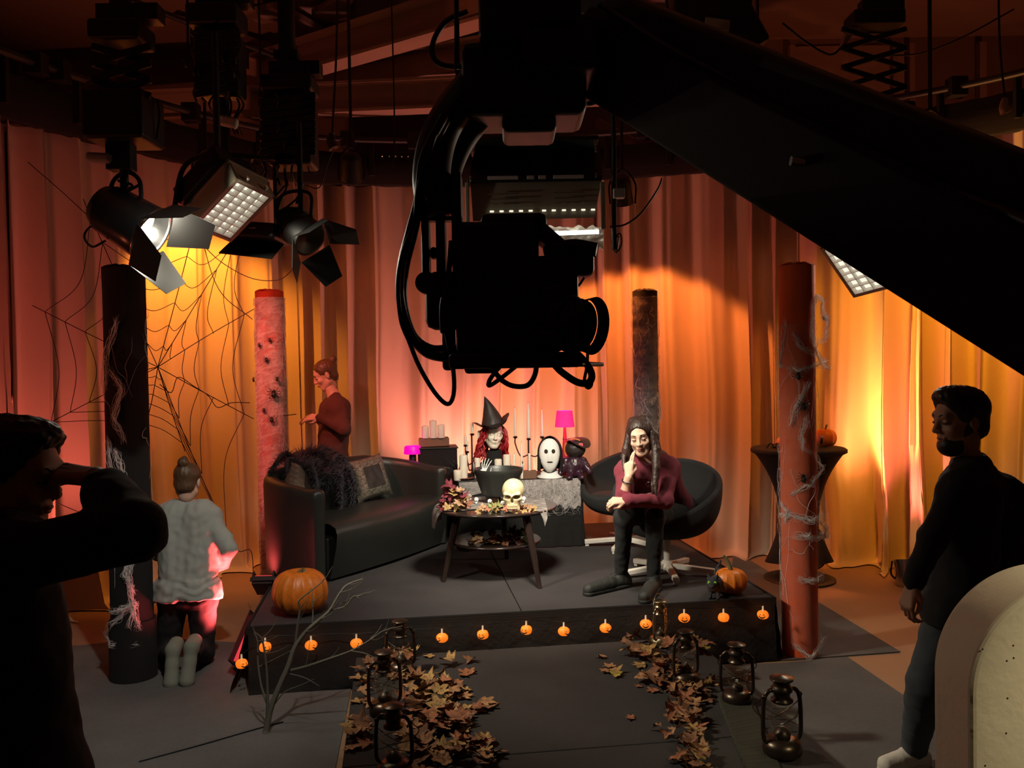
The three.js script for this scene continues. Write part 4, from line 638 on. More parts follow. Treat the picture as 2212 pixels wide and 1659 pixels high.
// ---- leaves
function maple(seed, curl = 0.3) {
  const R = rng(seed), lob = [[PI / 2, 1, 0.36], [PI / 2 - 0.95, 0.88, 0.34], [PI / 2 + 0.95, 0.88, 0.34], [PI / 2 - 1.95, 0.66, 0.34], [PI / 2 + 1.95, 0.66, 0.34]].map(([a, l, w]) => [a + (R() - 0.5) * 0.15, l * (0.85 + 0.3 * R()), w]);
  const k1 = (R() - 0.3) * curl * 3, k2 = (R() - 0.5) * curl * 4, tw = (R() - 0.5) * 2, n = 44, rings = [0, 0.35, 0.7, 1];
  const rr = th => { let m = 0.42; for (const [a, l, w] of lob) { let d = abs(th - a) % (2 * PI); if (d > PI) d = 2 * PI - d; m = max(m, 0.42 + (l - 0.42) * Math.exp(-((d / w) ** 2)) ); } let db = abs(th + PI / 2) % (2 * PI); if (db > PI) db = 2 * PI - db; return (m + 0.06 * sin(th * 17) * (m > 0.5 ? 1 : 0.3)) * (1 - 0.6 * Math.exp(-((db / 0.15) ** 2))); };
  const g = sheet((u, v) => { const th = u * 2 * PI, r = rings[Math.round(v * 3)] * rr(th), x = cos(th) * r, y = sin(th) * r; return V(x, k1 * x * x + k2 * y * y * 0.8 + 0.25 * tw * x * y + 0.10 * ns(x * 3, y * 3, seed) - 0.06 * abs(cos(th * 2.5)) * r, -y); }, n, 3);
  const st = sweep([V(0, 0, 0.05), V(0.02, 0.03, 0.3), V(0.06, 0.06 + 0.1 * R(), 0.55)], 0.018, 6, 4);
  const m = merge([g, st]); m.computeBoundingBox(); m.translate(0, -m.boundingBox.min.y, 0); return m;
}
const leafGeo = Array.from({ length: 10 }, (_, i) => maple(300 + i, 0.28 + 0.03 * i));
const lf = (n, c) => mt(n, c, 0.8, { side: THREE.DoubleSide, map: rep(cloudT, 1) });
const leafBrown = [lf('leaf_tan', lin(0.52, 0.25, 0.10)), lf('leaf_brown', lin(0.30, 0.12, 0.045)), lf('leaf_ochre', lin(0.54, 0.30, 0.09)), lf('leaf_russet', lin(0.45, 0.15, 0.055))], leafYellow = lf('leaf_yellow', lin(0.55, 0.40, 0.06));
const silk = [lf('silk_cream', lin(0.62, 0.36, 0.20)), lf('silk_peach', lin(0.60, 0.22, 0.12)), lf('silk_wine', lin(0.28, 0.03, 0.05)), lf('silk_gold', lin(0.6, 0.38, 0.14))], silkGreen = lf('silk_green', lin(0.35, 0.42, 0.14));
function leafClump(name, label, base, spots, size, seed) {
  const t = thing(name, label, 'leaf decoration', base), R = rng(seed);
  for (const [x, y, z, m] of spots) { const o = part(t, 'leaf', leafGeo[floor(R() * 10)], m); o.position.set(x, y, z); o.rotation.set((R() - 0.2) * 1.4, R() * 6.28, (R() - 0.5) * 1.2); o.scale.setScalar(size * (0.75 + 0.5 * R())); }
  return t;
}
{
  const R = rng(44), b = onCT(984, 1100), sp = [];
  for (let i = 0; i < 50; i++) { const a = R() * 6.28, r = sqrt(R()), h = R(); sp.push([cos(a) * r * 0.11 * (1.1 - h * 0.6), 0.01 + h * 0.14, sin(a) * r * 0.08 * (1.1 - h * 0.5), a > 2 && a < 4.2 && R() > 0.4 ? silk[2] : silk[floor(R() * 4)]]); }
  leafClump('leaf_posy', 'heaped posy of red and cream silk maple leaves on the coffee table', b, sp, 0.05, 45);
  const b2 = onCT(1100, 1106), sp2 = [];
  for (let i = 0; i < 26; i++) sp2.push([-0.2 + i / 26 * 0.38 + (R() - 0.5) * 0.03, 0.004 + R() * 0.025, (R() - 0.5) * 0.05 - (i > 16 ? 0.03 : 0), i === 8 || i === 9 ? silkGreen : silk[floor(R() * 4)]]);
  leafClump('leaf_garland', 'garland of cream and red silk leaves before the skull', b2, sp2, 0.042, 46);
  const b3 = CT.clone().add(V(0.02, 0.262, 0.10)), sp3 = [];
  for (let i = 0; i < 44; i++) { const u = R(), back = R() < 0.4; sp3.push([-0.2 + u * 0.42, 0.005 + R() * (back ? 0.035 : 0.025), back ? -0.08 - R() * 0.08 : R() * 0.12, u > 0.93 ? silkGreen : back ? silk[2] : silk[floor(R() * 4)]]); }
  leafClump('leaf_garland', 'garland of dark and tan leaves on the coffee table shelf', b3, sp3, 0.05, 47);
}
// ---- cauldron with a skeleton hand
{
  const p = CT.clone().add(V(0, CTH + 0.007, -0.11)); p.x = at(1077, 1070, 6.25).x;
  const t = thing('cauldron', 'black plastic witch cauldron on the coffee table', 'cauldron', p), fl = 0.05;
  part(t, 'pot', lathe([[0, fl], [0.11, fl], [0.125, fl + 0.015], [0.15, fl + 0.09], [0.168, fl + 0.15], [0.178, fl + 0.165], [0.182, fl + 0.195], [0.174, fl + 0.195], [0.168, fl + 0.17], [0.14, fl + 0.08], [0.1, fl + 0.03], [0, fl + 0.03]], 48), M.plastic_black);
  for (let k = 0; k < 3; k++) { const a = k * 2.094 + 0.5; part(t, 'foot', cyl(0.02, 0.014, fl + 0.02, cos(a) * 0.09, fl / 2, sin(a) * 0.09, 0, 0, 0, 12), M.plastic_black); }
  for (const s of [-1, 1]) part(t, 'handle', tf(new THREE.ExtrudeGeometry((() => { const h = new THREE.Shape(); h.moveTo(-0.06, 0); h.quadraticCurveTo(-0.05, 0.055, -0.03, 0.055); h.lineTo(0.03, 0.055); h.quadraticCurveTo(0.05, 0.055, 0.06, 0); const o = new THREE.Path(); o.moveTo(-0.02, 0.02); o.lineTo(-0.015, 0.038); o.lineTo(0.015, 0.038); o.lineTo(0.02, 0.02); h.holes.push(o); return h; })(), { depth: 0.008, bevelEnabled: false }), s * 0.176, fl + 0.185, s * 0.0, 0, PI / 2, 0), M.plastic_black);
  const wd = solo('wooden_tag', 'small brown wooden block under the cauldron', 'block', box(0.085, 0.04, 0.03, 0, 0.02, 0), M.brown_wood, undefined, onCT(1064, 1086));
  // skeleton hand rising out of the pot
  const h = thing('skeleton_hand', 'white plastic skeleton hand reaching out of the cauldron', 'hand decoration', p.clone().add(V(-0.10, 0.09, 0.0)));
  const wr = V(0, 0.10, 0), k = (a, b, r) => sweep([a, a.clone().lerp(b, 0.5), b], s => r * (1.25 - 0.9 * sin(PI * s) * 0.45), 8, 7);
  part(h, 'forearm', [k(V(-0.006, 0, 0), wr.clone().add(V(-0.006, 0, 0)), 0.006), k(V(0.008, 0, 0), wr.clone().add(V(0.008, 0, 0)), 0.005)], M.white_paint);
  for (const [x, l, bend] of [[-0.014, 0.9, 0.1], [-0.005, 1.0, 0.25], [0.005, 0.95, 0.4], [0.014, 0.8, 0.5]]) { const a = wr, b = wr.clone().add(V(x, 0.05, 0)), c = b.clone().add(V(x * 0.4 + 0.02 * bend, 0.035 * l, 0.005)), d = c.clone().add(V(0.03 * bend, 0.028 * l, 0.004)), e = d.clone().add(V(0.02 * bend, 0.018 * l, 0)); part(h, 'finger', [k(a, b, 0.004), k(b, c, 0.0038), k(c, d, 0.0034), k(d, e, 0.003)], M.white_paint); }
  part(h, 'thumb', [k(wr, wr.clone().add(V(0.028, 0.02, 0.01)), 0.004), k(wr.clone().add(V(0.028, 0.02, 0.01)), wr.clone().add(V(0.045, 0.035, 0.01)), 0.0036), k(wr.clone().add(V(0.045, 0.035, 0.01)), wr.clone().add(V(0.05, 0.06, 0.01)), 0.003)], M.white_paint);
  solo('small_candle', 'short white candle standing inside the cauldron', 'candle', lathe([[0, 0], [0.02, 0], [0.02, 0.15], [0, 0.152]], 18), M.wax, undefined, p.clone().add(V(-0.13, 0.09, 0.02)).add(V(0.02, 0, 0)));
}
// ---- skulls
function skullPrims(s) { const k = (x, y, z) => V(x * s, y * s, z * s), e = (c, r, kk = 0.1, sub) => ell(k(...c), r.map(q => q * s), kk * s, sub);
  return [e([0, 1.25, -0.12], [0.66, 0.68, 0.78]), e([0, 0.75, 0.22], [0.46, 0.4, 0.42], 0.2), e([0, 0.36, 0.3], [0.36, 0.3, 0.3], 0.15), e([-0.42, 0.78, 0.3], [0.16, 0.12, 0.2], 0.12), e([0.42, 0.78, 0.3], [0.16, 0.12, 0.2], 0.12), cap(k(-0.42, 1.1, 0.52), k(-0.1, 0.96, 0.66), 0.1 * s, 0.1 * s, 0.1 * s), cap(k(0.42, 1.1, 0.52), k(0.1, 0.96, 0.66), 0.1 * s, 0.1 * s, 0.1 * s),
    cap(k(-0.34, 0.5, 0), k(-0.28, 0.18, 0.25), 0.1 * s, 0.1 * s, 0.1 * s), cap(k(0.34, 0.5, 0), k(0.28, 0.18, 0.25), 0.1 * s, 0.1 * s, 0.1 * s), cap(k(-0.28, 0.16, 0.28), k(0.28, 0.16, 0.28), 0.12 * s, 0.12 * s, 0.15 * s), e([0, 0.12, 0.4], [0.2, 0.13, 0.16], 0.1),
    e([-0.25, 0.91, 0.66], [0.2, 0.13, 0.42], 0.05, true), e([0.25, 0.91, 0.66], [0.2, 0.13, 0.42], 0.05, true), e([0, 0.68, 0.66], [0.09, 0.14, 0.3], 0.04, true), e([0, 0.34, 0.72], [0.3, 0.05, 0.2], 0.03, true)]; }
{
  const p = onCT(1109, 1104), s = 0.115, t = thing('skull', 'large yellowed resin skull scowling on the coffee table', 'skull', p, -0.12);
  part(t, 'cranium', sdfGeo(skullPrims(s), 0.004), M.bone);
  for (let r = 0; r < 2; r++) for (let i = 0; i < 8; i++) { const a = (i - 3.5) * 0.2; part(t, 'tooth', tf(new RoundedBoxGeometry(0.075 * s, 0.12 * s, 0.07 * s, 1, 0.002), sin(a) * 0.42 * s, (r ? 0.27 : 0.41) * s, (0.24 + cos(a) * 0.37) * s, 0, a, 0), M.bone); }
  const mini = sdfGeo(skullPrims(0.024), 0.0022); let first;
  for (const [x, y, turn, lab] of [[1016, 1080, 0.3, 'mini white skull bead touching the silk leaf posy'], [1029, 1088, -0.2, 'mini white skull bead second from the silk leaf posy'], [1058, 1092, 0, 'mini white skull bead before the cauldron'], [1087, 1096, 0.8, 'mini white skull bead at the jaw of the large skull'], [1131, 1086, -0.6, 'mini white skull bead behind the cheek of the large skull']]) {
    const q = onCT(x, y); if (!first) { first = thing('mini_skull', lab, 'skull', q, turn, 'mini skull beads on the coffee table'); part(first, 'cranium', mini, M.white_paint); for (const sx of [-1, 1]) part(first, 'eye_socket', sph(0.004, sx * 0.006, 0.022, 0.0135, 1, 8), M.bone_dark); } else copyOf(first, q, turn, lab);
  }
}

// ================================================================ candle table and its props
const TT = 0.96;
{
  const c = V(0.02, 0, -7.3), W = 1.02, Dp = 0.6, t = thing('candle_table', 'long low table draped in black cloth and cobweb behind the coffee table', 'table', c.clone().setY(DK), STURN);
  part(t, 'tabletop', box(W, 0.03, Dp, 0, TT - DK - 0.02, 0, 0, 0, 0, 0.008), M.dark_wood);
  part(t, 'black_cloth', sheet((u, v) => { // skirt round three sides
    const per = [[-W / 2, -Dp / 2], [-W / 2, Dp / 2], [W / 2, Dp / 2], [W / 2, -Dp / 2]], L = [Dp, W, Dp], tot = 2 * Dp + W; let s = u * tot, i = 0; while (i < 2 && s > L[i]) { s -= L[i]; i++; } const k = s / L[i], a = per[i], b = per[i + 1]; const nx = i === 0 ? -1 : i === 2 ? 1 : 0, nz = i === 1 ? 1 : 0; const o = 0.008 + 0.03 * v * (0.6 + ns(u * 22, v * 1.2, 4) + 0.5 * ns(u * 50, v)); return V(lerp(a[0], b[0], k) + nx * o, (TT - DK) * (1 - v * 0.985), lerp(a[1], b[1], k) + nz * o); }, 120, 10), M.black_cloth);
  for (const sx of [-1, 1]) for (const sz of [-1, 1]) part(t, 'leg', box(0.04, TT - DK - 0.03, 0.04, sx * (W / 2 - 0.05), (TT - DK - 0.03) / 2, sz * (Dp / 2 - 0.05)), M.dark_wood);
  const top = sheet((u, v) => V((u - 0.5) * W * 1.005, TT - DK - 0.001 + 0.0015 * abs(ns(u * 30, v * 20)), (v - 0.5) * Dp * 1.005), 30, 12); part(t, 'top_cloth', top, mt('dusty_cloth', lin(0.07, 0.055, 0.05), 1, { map: rep(cloudT, 2) }));
  const R = rng(19), web = [], base = t.position.clone(); t.updateMatrixWorld(true);
  const fn = (u, h, off) => t.localToWorld(V(lerp(-0.02, W / 2 - 0.02, u), TT - DK + 0.006 - h * 0.30, Dp / 2 + 0.02 + off));
  for (let i = 0; i < 150; i++) { const u = R(), l = 0.25 + 0.75 * R(), pts = []; for (let j = 0; j < 5; j++) pts.push(fn(clamp(u + (R() - 0.5) * 0.05 * j, 0, 1), j / 4 * l, 0.02 * R())); web.push(sweep(pts, 0.0004 + 0.0006 * R() * R(), 8, 4)); }
  web.push(...wool(R, fn, 70, 0.0003, 0.0008, 0.5));
  const w = solo('cobweb', 'grey cobweb gauze hanging off the candle table front', 'cobweb', merge(web).translate(-base.x, -base.y, -base.z), M.web_white, undefined, base.clone(), 'stuff');
  const gz = sheet((u, v) => fn(u, v * (0.8 + 0.35 * ns(u * 7, 2)), 0.012 + 0.015 * ns(u * 9, v * 3)), 40, 14).translate(-base.x, -base.y, -base.z); part(w, 'gauze', gz, gauze('web_veil_table', 2, 1, 0.6));
  const gl = sheet((u, v) => t.localToWorld(V(-W / 2 + u * 0.5, TT - DK + 0.004 - v * 0.13 * (1 - 0.8 * u), Dp / 2 + 0.025)), 20, 8).translate(-base.x, -base.y, -base.z); part(w, 'gauze', gl, M.web_veil_table);
}
const onTT = (px, d) => { const p = at(px, 1000, d); p.y = TT + 0.002; return p; };
function candle(label, p, w, h, group = 'candles on the draped table', taper = 1, mat = M.wax) {
  const t = thing('candle', label, 'candle', p, 0, group), r = w / 2;
  part(t, 'wax', taper < 1 ? lathe([[0, 0], [r, 0], [r * 0.95, h * 0.3], [r * lerp(taper, 1, 0.45), h * 0.75], [r * taper, h * 0.96], [0, h]], 14) : lathe([[0, 0], [r, 0], [r, h - 0.006], [r - 0.006, h], [r * 0.55, h - 0.002], [0.003, h - 0.007], [0, h - 0.007]], 24), mat);
  part(t, 'wick', cyl(0.0014, 0.0014, 0.014, 0, h + 0.002, 0, 0, 0, 0.2, 6), M.hair_black);
}
const hOf = (y, d) => at(1106, y, d).y;
candle('thick pink-lit pillar candle on the black dish', onTT(1001, 7.1).add(V(0, 0.014, 0)), 0.068, hOf(981, 7.1) - TT - 0.016);
solo('candle_dish', 'round black dish under the thick pillar candle', 'dish', lathe([[0, 0], [0.07, 0], [0.085, 0.014], [0.08, 0.014], [0.06, 0.006], [0, 0.006]], 28), M.black_gloss, undefined, onTT(1004, 7.1));
candle('short wide white candle at the table corner beside the sofa', onTT(988, 7.06), 0.068, hOf(1014, 7.06) - TT);
candle('orange-lit pillar candle standing behind the skeleton hand', onTT(1031, 7.2), 0.05, hOf(988, 7.2) - TT);
candle('squat pillar candle behind the cauldron', onTT(1076, 7.1), 0.062, hOf(993, 7.05) - TT);
candle('tall thick pillar candle behind the cauldron', onTT(1095, 7.15), 0.064, hOf(982, 7.15) - TT);
candle('slim straight candle beside the tall thick pillar candle', onTT(1111, 7.15), 0.024, hOf(981, 7.15) - TT);
candle('tall pointed taper candle beside the wooden block', onTT(1127, 7.1), 0.028, hOf(956, 7.1) - TT, undefined, 0.25);
{ const p = onTT(1144, 7.1); solo('wooden_block', 'small brown wooden block carrying a white candle', 'block', box(0.11, 0.065, 0.09, 0, 0.033, 0, 0, 0.1, 0), M.brown_wood, undefined, p); candle('slim bright white candle on the wooden block', p.clone().add(V(0, 0.067, 0)), 0.024, hOf(980, 7.1) - TT - 0.067); }
// iron candelabra
function candelabrum(label, px, d, arms, candles) {
  const b = onTT(px, d), t = thing('candelabrum', label, 'candelabrum', b);
  const P = (x, y) => at(x, y, d).sub(b), iron = M.black_metal;
  part(t, 'foot', lathe([[0, 0], [0.06, 0], [0.055, 0.01], [0.015, 0.02], [0.01, 0.04], [0, 0.04]], 20), iron);
  const stemTop = Math.max(...candles.map(c => P(px, c[1]).y)); part(t, 'stem', cyl(0.007, 0.009, P(px, arms[0][1]).y, 0, P(px, arms[0][1]).y / 2, 0, 0, 0, 0, 10), iron);
  for (const [x, y, yc] of arms) { const a = P(px, y + 22), e = P(x, yc); e.z = 0; a.z = 0; const q = abs(x - px) < 2 ? [V(0, P(px, y).y - 0.01, 0), e] : [V(0, max(0.03, a.y - 0.05), 0), V(e.x * 0.6, max(0.03, a.y - 0.06), 0), V(e.x, max(0.05, e.y - 0.06), 0), e]; part(t, 'arm', sweep(q, 0.006, 20, 7), iron); part(t, 'drip_cup', tf(lathe([[0, 0], [0.012, 0], [0.022, 0.012], [0.018, 0.014], [0.011, 0.02], [0, 0.02]], 14), e.x, e.y - 0.012, 0), iron); }
  for (const [x, yb, yt, w, tp, lab] of candles) { const p = at(x, yb, d), h = at(x, yt, d).y - p.y; p.z = b.z; candle(lab, p.add(V(0, 0.006, 0)), w, h, 'candles in the iron candelabra', tp); }
}
candelabrum('black iron candelabrum with four short candles beside the witch head', 1020, 7.3, [[1020, 940, 938], [1006, 965, 962], [1009, 978, 976], [1035, 955, 953]], [[1020, 936, 915, 0.022, 1, 'slim candle on the topmost cup of the small candelabrum'], [1006, 961, 943, 0.022, 1, 'slim candle on the outermost cup of the small candelabrum'], [1009, 974, 953, 0.022, 1, 'slim candle on the lowest cup of the small candelabrum'], [1035, 952, 932, 0.024, 1, 'slim candle on the cup against the witch wig']]);
candelabrum('tall black iron candelabrum with three long tapers', 1142, 7.35, [[1142, 950, 948], [1113, 948, 944], [1171, 948, 944]], [[1113, 943, 882, 0.024, 0.3, 'long taper candle nearest the witch hat'], [1142, 947, 871, 0.034, 0.3, 'thickest and tallest middle taper candle'], [1171, 943, 884, 0.022, 0.3, 'long taper candle nearest the pink lamp']]);
{ // plinth behind the sofa with plank and three candles
  const p = at(945, 1000, 7.68); p.y = DK; const H = 1.18 - DK, t = thing('plinth', 'black cloth-covered plinth behind the sofa end', 'plinth', p, STURN);
  part(t, 'block', box(0.34, H, 0.28, 0, H / 2, 0, 0, 0, 0, 0.01), M.black_cloth); part(t, 'top_board', box(0.36, 0.012, 0.30, 0, H + 0.003, 0), M.black_metal);
  const q = p.clone(); q.y = DK + H + 0.01; q.x = at(936, 960, 7.62).x; const pl = solo('plank', 'rough brown wooden plank on the black plinth', 'plank', (() => { const g = box(0.27, 0.075, 0.14, 0, 0.038, 0, 0, 0.12, 0.02, 0.008); return g; })(), M.brown_wood, undefined, q);
  for (const [x, yt, l] of [[919, 920, 'white pillar candle at the plank end beside the glowing magenta lamp'], [936, 908, 'tallest white pillar candle in the middle of the plank'], [953, 917, 'white pillar candle at the plank end beside the hat']]) { const c = at(x, 950, 7.62); c.y = q.y + 0.078; candle(l, c, 0.066, at(x, yt, 7.62).y - c.y, 'white candles on the plank'); }
  const m = at(891, 968, 7.55), mg = thing('magenta_lamp', 'small glowing magenta lamp peeping over the sofa back', 'lamp', m);
  part(mg, 'shade', tf(lathe([[0, 0.022], [0.06, 0.022], [0.072, 0.012], [0.078, -0.05], [0.07, -0.05], [0.065, 0.008], [0, 0.014]], 28)), mt('magenta_glow', lin(0.4, 0.0, 0.25), 0.4, { emissive: lin(1, 0.0, 0.45), emissiveIntensity: 0.9 }));
  part(mg, 'stand', cyl(0.03, 0.05, m.y - DK - 0.05, 0, -(m.y - DK - 0.05) / 2 - 0.05, 0), M.black_metal);
  const l = new THREE.PointLight(lin(1, 0.02, 0.5), 0.012); l.position.copy(m).add(V(0, 0.06, 0.02)); l.castShadow = true; scene.add(l);
}
{ // small pink table lamp
  const b = onTT(1221, 7.35), t = thing('pink_table_lamp', 'small table lamp with a glowing pink shade', 'lamp', b), sh0 = at(1221, 922, 7.35).y - b.y, sh1 = at(1221, 887, 7.35).y - b.y;
  part(t, 'stand', lathe([[0, 0], [0.05, 0], [0.05, 0.012], [0.02, 0.03], [0.028, 0.08], [0.04, 0.13], [0.026, 0.19], [0.012, sh0 - 0.01], [0.012, sh0 + 0.03], [0, sh0 + 0.03]], 24), mt('pink_lacquer', lin(0.55, 0.02, 0.06), 0.3));
  part(t, 'shade', lathe([[0.085, sh0], [0.068, sh1], [0.066, sh1], [0.083, sh0]], 36), mt('pink_shade_glow', lin(0.8, 0.03, 0.25), 0.8, { emissive: lin(1, 0.005, 0.16), emissiveIntensity: 0.75, side: THREE.DoubleSide, bumpMap: rep(cloudT, 4), bumpScale: 0.004 }));
  part(t, 'bulb', sph(0.022, 0, (sh0 + sh1) / 2, 0, 1, 10), mt('pink_bulb_glow', lin(0.9, 0.5, 0.5), 0.4, { emissive: lin(1, 0.2, 0.35), emissiveIntensity: 1.2 }));
  const l = new THREE.PointLight(lin(1, 0.08, 0.25), 0.25); l.position.copy(b).add(V(0, (sh0 + sh1) / 2, 0)); l.castShadow = true; scene.add(l);
}
// ================================================================ heads (shared by people and mannequins), local axes: y up, z forward
function headPrims(o = {}) {
  const m = o.male ? 1 : 0, two = f => [f(-1), f(1)];
  return [ell(V(0, 0.045, -0.014), [0.074, 0.080, 0.095], 0.02), ell(V(0, -0.028, 0.02), [0.057 + 0.003 * m, 0.078, 0.066], 0.03), ell(V(0, -0.094, 0.055), [0.023 + 0.007 * m, 0.018, 0.022], 0.025),
    ...two(s => cap(V(s * 0.05, -0.055, 0.0), V(s * 0.018, -0.092, 0.05), 0.018, 0.016, 0.03)), cap(V(0, 0.022, 0.084), V(0, -0.020, 0.104), 0.008, 0.011, 0.012), ...two(s => ell(V(s * 0.011, -0.024, 0.094), [0.009, 0.008, 0.011], 0.008)),
    cap(V(-0.032, 0.036, 0.074), V(0.032, 0.036, 0.074), 0.012 + 0.002 * m, 0.012 + 0.002 * m, 0.02), ...two(s => ell(V(s * 0.038, -0.02, 0.058), [0.022, 0.02, 0.02], 0.02)),
    ...two(s => ell(V(s * 0.031, 0.012, 0.096), [0.016, 0.010, 0.014], 0.010, true)), ...two(s => ell(V(s * 0.031, 0.011, 0.071), [0.014, 0.011, 0.013], 0.004)),
    cap(V(-0.019, -0.052, 0.080), V(0.019, -0.052, 0.080), 0.006, 0.006, 0.006), cap(V(-0.006, -0.051, 0.086), V(0.006, -0.051, 0.086), 0.006, 0.006, 0.006), cap(V(-0.013, -0.063, 0.081), V(0.013, -0.063, 0.081), 0.007, 0.007, 0.006),
    ...two(s => ell(V(s * 0.074, 0.0, -0.012), [0.010, 0.031, 0.019], 0.006)), cap(V(0, -0.05, -0.015), V(0, -0.085, -0.012), 0.047 + 0.009 * m, 0.045 + 0.01 * m, 0.03)];
}
const HM = (p, yaw, pitch, roll, s = 1) => new THREE.Matrix4().compose(p, new THREE.Quaternion().setFromEuler(new THREE.Euler(pitch, yaw, roll, 'YXZ')), V(s, s, s));

{ // witch mannequin
  const d = 7.27, p = at(1067, 940, d), b = onTT(1067, d), t = thing('witch_head', 'mannequin head in a witch hat and red curly wig among candles', 'mannequin head', b), m = HM(p, 0.18, 0.05, -0.12, 0.95);
  partW(t, 'head', sdfGeo(headPrims(), 0.0045).applyMatrix4(m), mt('mannequin_white', lin(0.75, 0.68, 0.56), 0.5));
  partW(t, 'lips', sph(0.012, 0, -0.057, 0.083, [1.5, 0.7, 0.6]).applyMatrix4(m), mt('grey_lips', lin(0.25, 0.24, 0.24), 0.5));
  partW(t, 'bust', [tf(lathe([[0, -0.02], [0.14, -0.02], [0.16, 0.0], [0.14, 0.08], [0.07, 0.13], [0.055, 0.2], [0, 0.2]], 28), p.x, TT + 0.022, p.z - 0.03)], M.black_cloth);
  const R = rng(61), curls = [];
  for (let i = 0; i < 90; i++) {
    const a = (R() * 1.5 - 0.75) * PI * 0.92 + PI + (R() - 0.5) * 0.3, fr = abs(((a % (2 * PI)) + 2 * PI) % (2 * PI) - PI) > 2.0, top = 0.08 + 0.04 * R(), len = 0.22 + 0.10 * R() - (fr ? 0.02 : 0), q = [];
    const tw = R() * 6, wv = 40 + 20 * R();
    for (let j = 0; j <= 10; j++) { const u = j / 10, y = top - u * (len + 0.05), rr = (u < 0.15 ? 0.04 + u * 0.3 : 0.088 + 0.05 * u + 0.012 * R()), hx = 0.014 * sin(tw + y * wv) * (u > 0.2 ? 1 : 0), hz = 0.014 * cos(tw + y * wv) * (u > 0.2 ? 1 : 0); q.push(V(sin(a) * rr + hx, y, cos(a) * rr * 0.95 - 0.01 + hz)); }
    curls.push(sweep(q, 0.005 + 0.004 * R(), 26, 5));
  }
  partW(t, 'wig', merge(curls).applyMatrix4(m), M.wig_red);
  const hm = HM(at(1064, 916, d), 0.2, -0.05, 0.22, 1);
  partW(t, 'hat', merge([sheet((u, v) => { const a = u * 2 * PI, y = v * 0.245, r = 0.098 * pow(1 - v, 0.9) * (1 + 0.06 * ns(cos(a) * 2, y * 14, sin(a) * 2)) + 0.002; return V(cos(a) * r + 0.05 * sin(v * 2.5) * 0.3 - 0.02 * v, y, -sin(a) * r); }, 36, 16), sheet((u, v) => { const a = u * 2 * PI, r = 0.095 + 0.085 * v; const side = pow(abs(cos(a)), 1.5); return V(cos(a) * r * (1 - 0.12 * v), 0.0 + v * (0.06 * side - 0.03 * (1 - side)) + 0.014 * v * ns(cos(a) * 3, sin(a) * 3, 2), -sin(a) * r); }, 48, 8), sheet((u, v) => { const a = u * 2 * PI, r = 0.095 + 0.085 * v; const side = pow(abs(cos(a)), 1.5); return V(cos(a) * r * (1 - 0.12 * v), -0.006 + v * (0.06 * side - 0.03 * (1 - side)) + 0.014 * v * ns(cos(a) * 3, sin(a) * 3, 2), sin(a) * r); }, 48, 8)]).applyMatrix4(hm), M.witch_satin);
}
{ // hooded mannequin with a plain white mask
  const d = 7.12, b = onTT(1188, d), t = thing('masked_head', 'plain white mask with black hood on a foam head', 'mask', b), top = at(1188, 943, d).y - b.y;
  part(t, 'foam_stand', tf(lathe([[0, 0], [0.105, 0], [0.11, 0.012], [0.085, 0.04], [0.055, 0.07], [0.05, 0.16], [0, 0.2]], 32)), M.white_paint);
  const c = V(0, top * 0.60, 0.02);
  const face = sheet((u, v) => { const a = u * 2 * PI, r = v, x = cos(a) * r, y = sin(a) * r; return V(c.x - 0.006 + x * (0.084 + 0.012 * y), c.y - 0.01 + y * 0.14, c.z + 0.07 + 0.045 * sqrt(max(0, 1 - r * r)) + 0.010 * Math.exp(-((x / 0.18) ** 2 + ((y + 0.1) / 0.35) ** 2))); }, 40, 12);
  part(t, 'mask', face, M.white_paint);
  for (const s of [-1, 1]) part(t, 'eye_hole', tf(new THREE.SphereGeometry(0.02, 16, 10), -0.006 + s * 0.03, c.y + 0.025, c.z + 0.1085, 0, s * 0.3, 0, [0.85, 1.0, 0.35]), M.bone_dark);
  part(t, 'mouth_slit', tf(new THREE.SphereGeometry(0.02, 14, 8), -0.006, c.y - 0.06, c.z + 0.116, 0, 0, 0, [1.2, 0.3, 0.35]), M.bone_dark);
  part(t, 'hood', sheet((u, v) => { const a = lerp(0.85, 2 * PI - 0.85, u), w = lerp(0.0, 1, v), th = w * 1.85, y = c.y + 0.145 * cos(min(th, PI / 2)) - (th > PI / 2 ? (th - PI / 2) * 0.5 : 0), r = th < PI / 2 ? sin(th) : 1 + 0.1 * (th - PI / 2); return V(sin(a) * 0.105 * r, y + 0.004 * ns(u * 20, v * 8), c.z + 0.01 + cos(a) * 0.11 * r); }, 48, 24), mt('hood_cloth', lin(0.012, 0.011, 0.012), 0.8, { side: THREE.DoubleSide }));
}
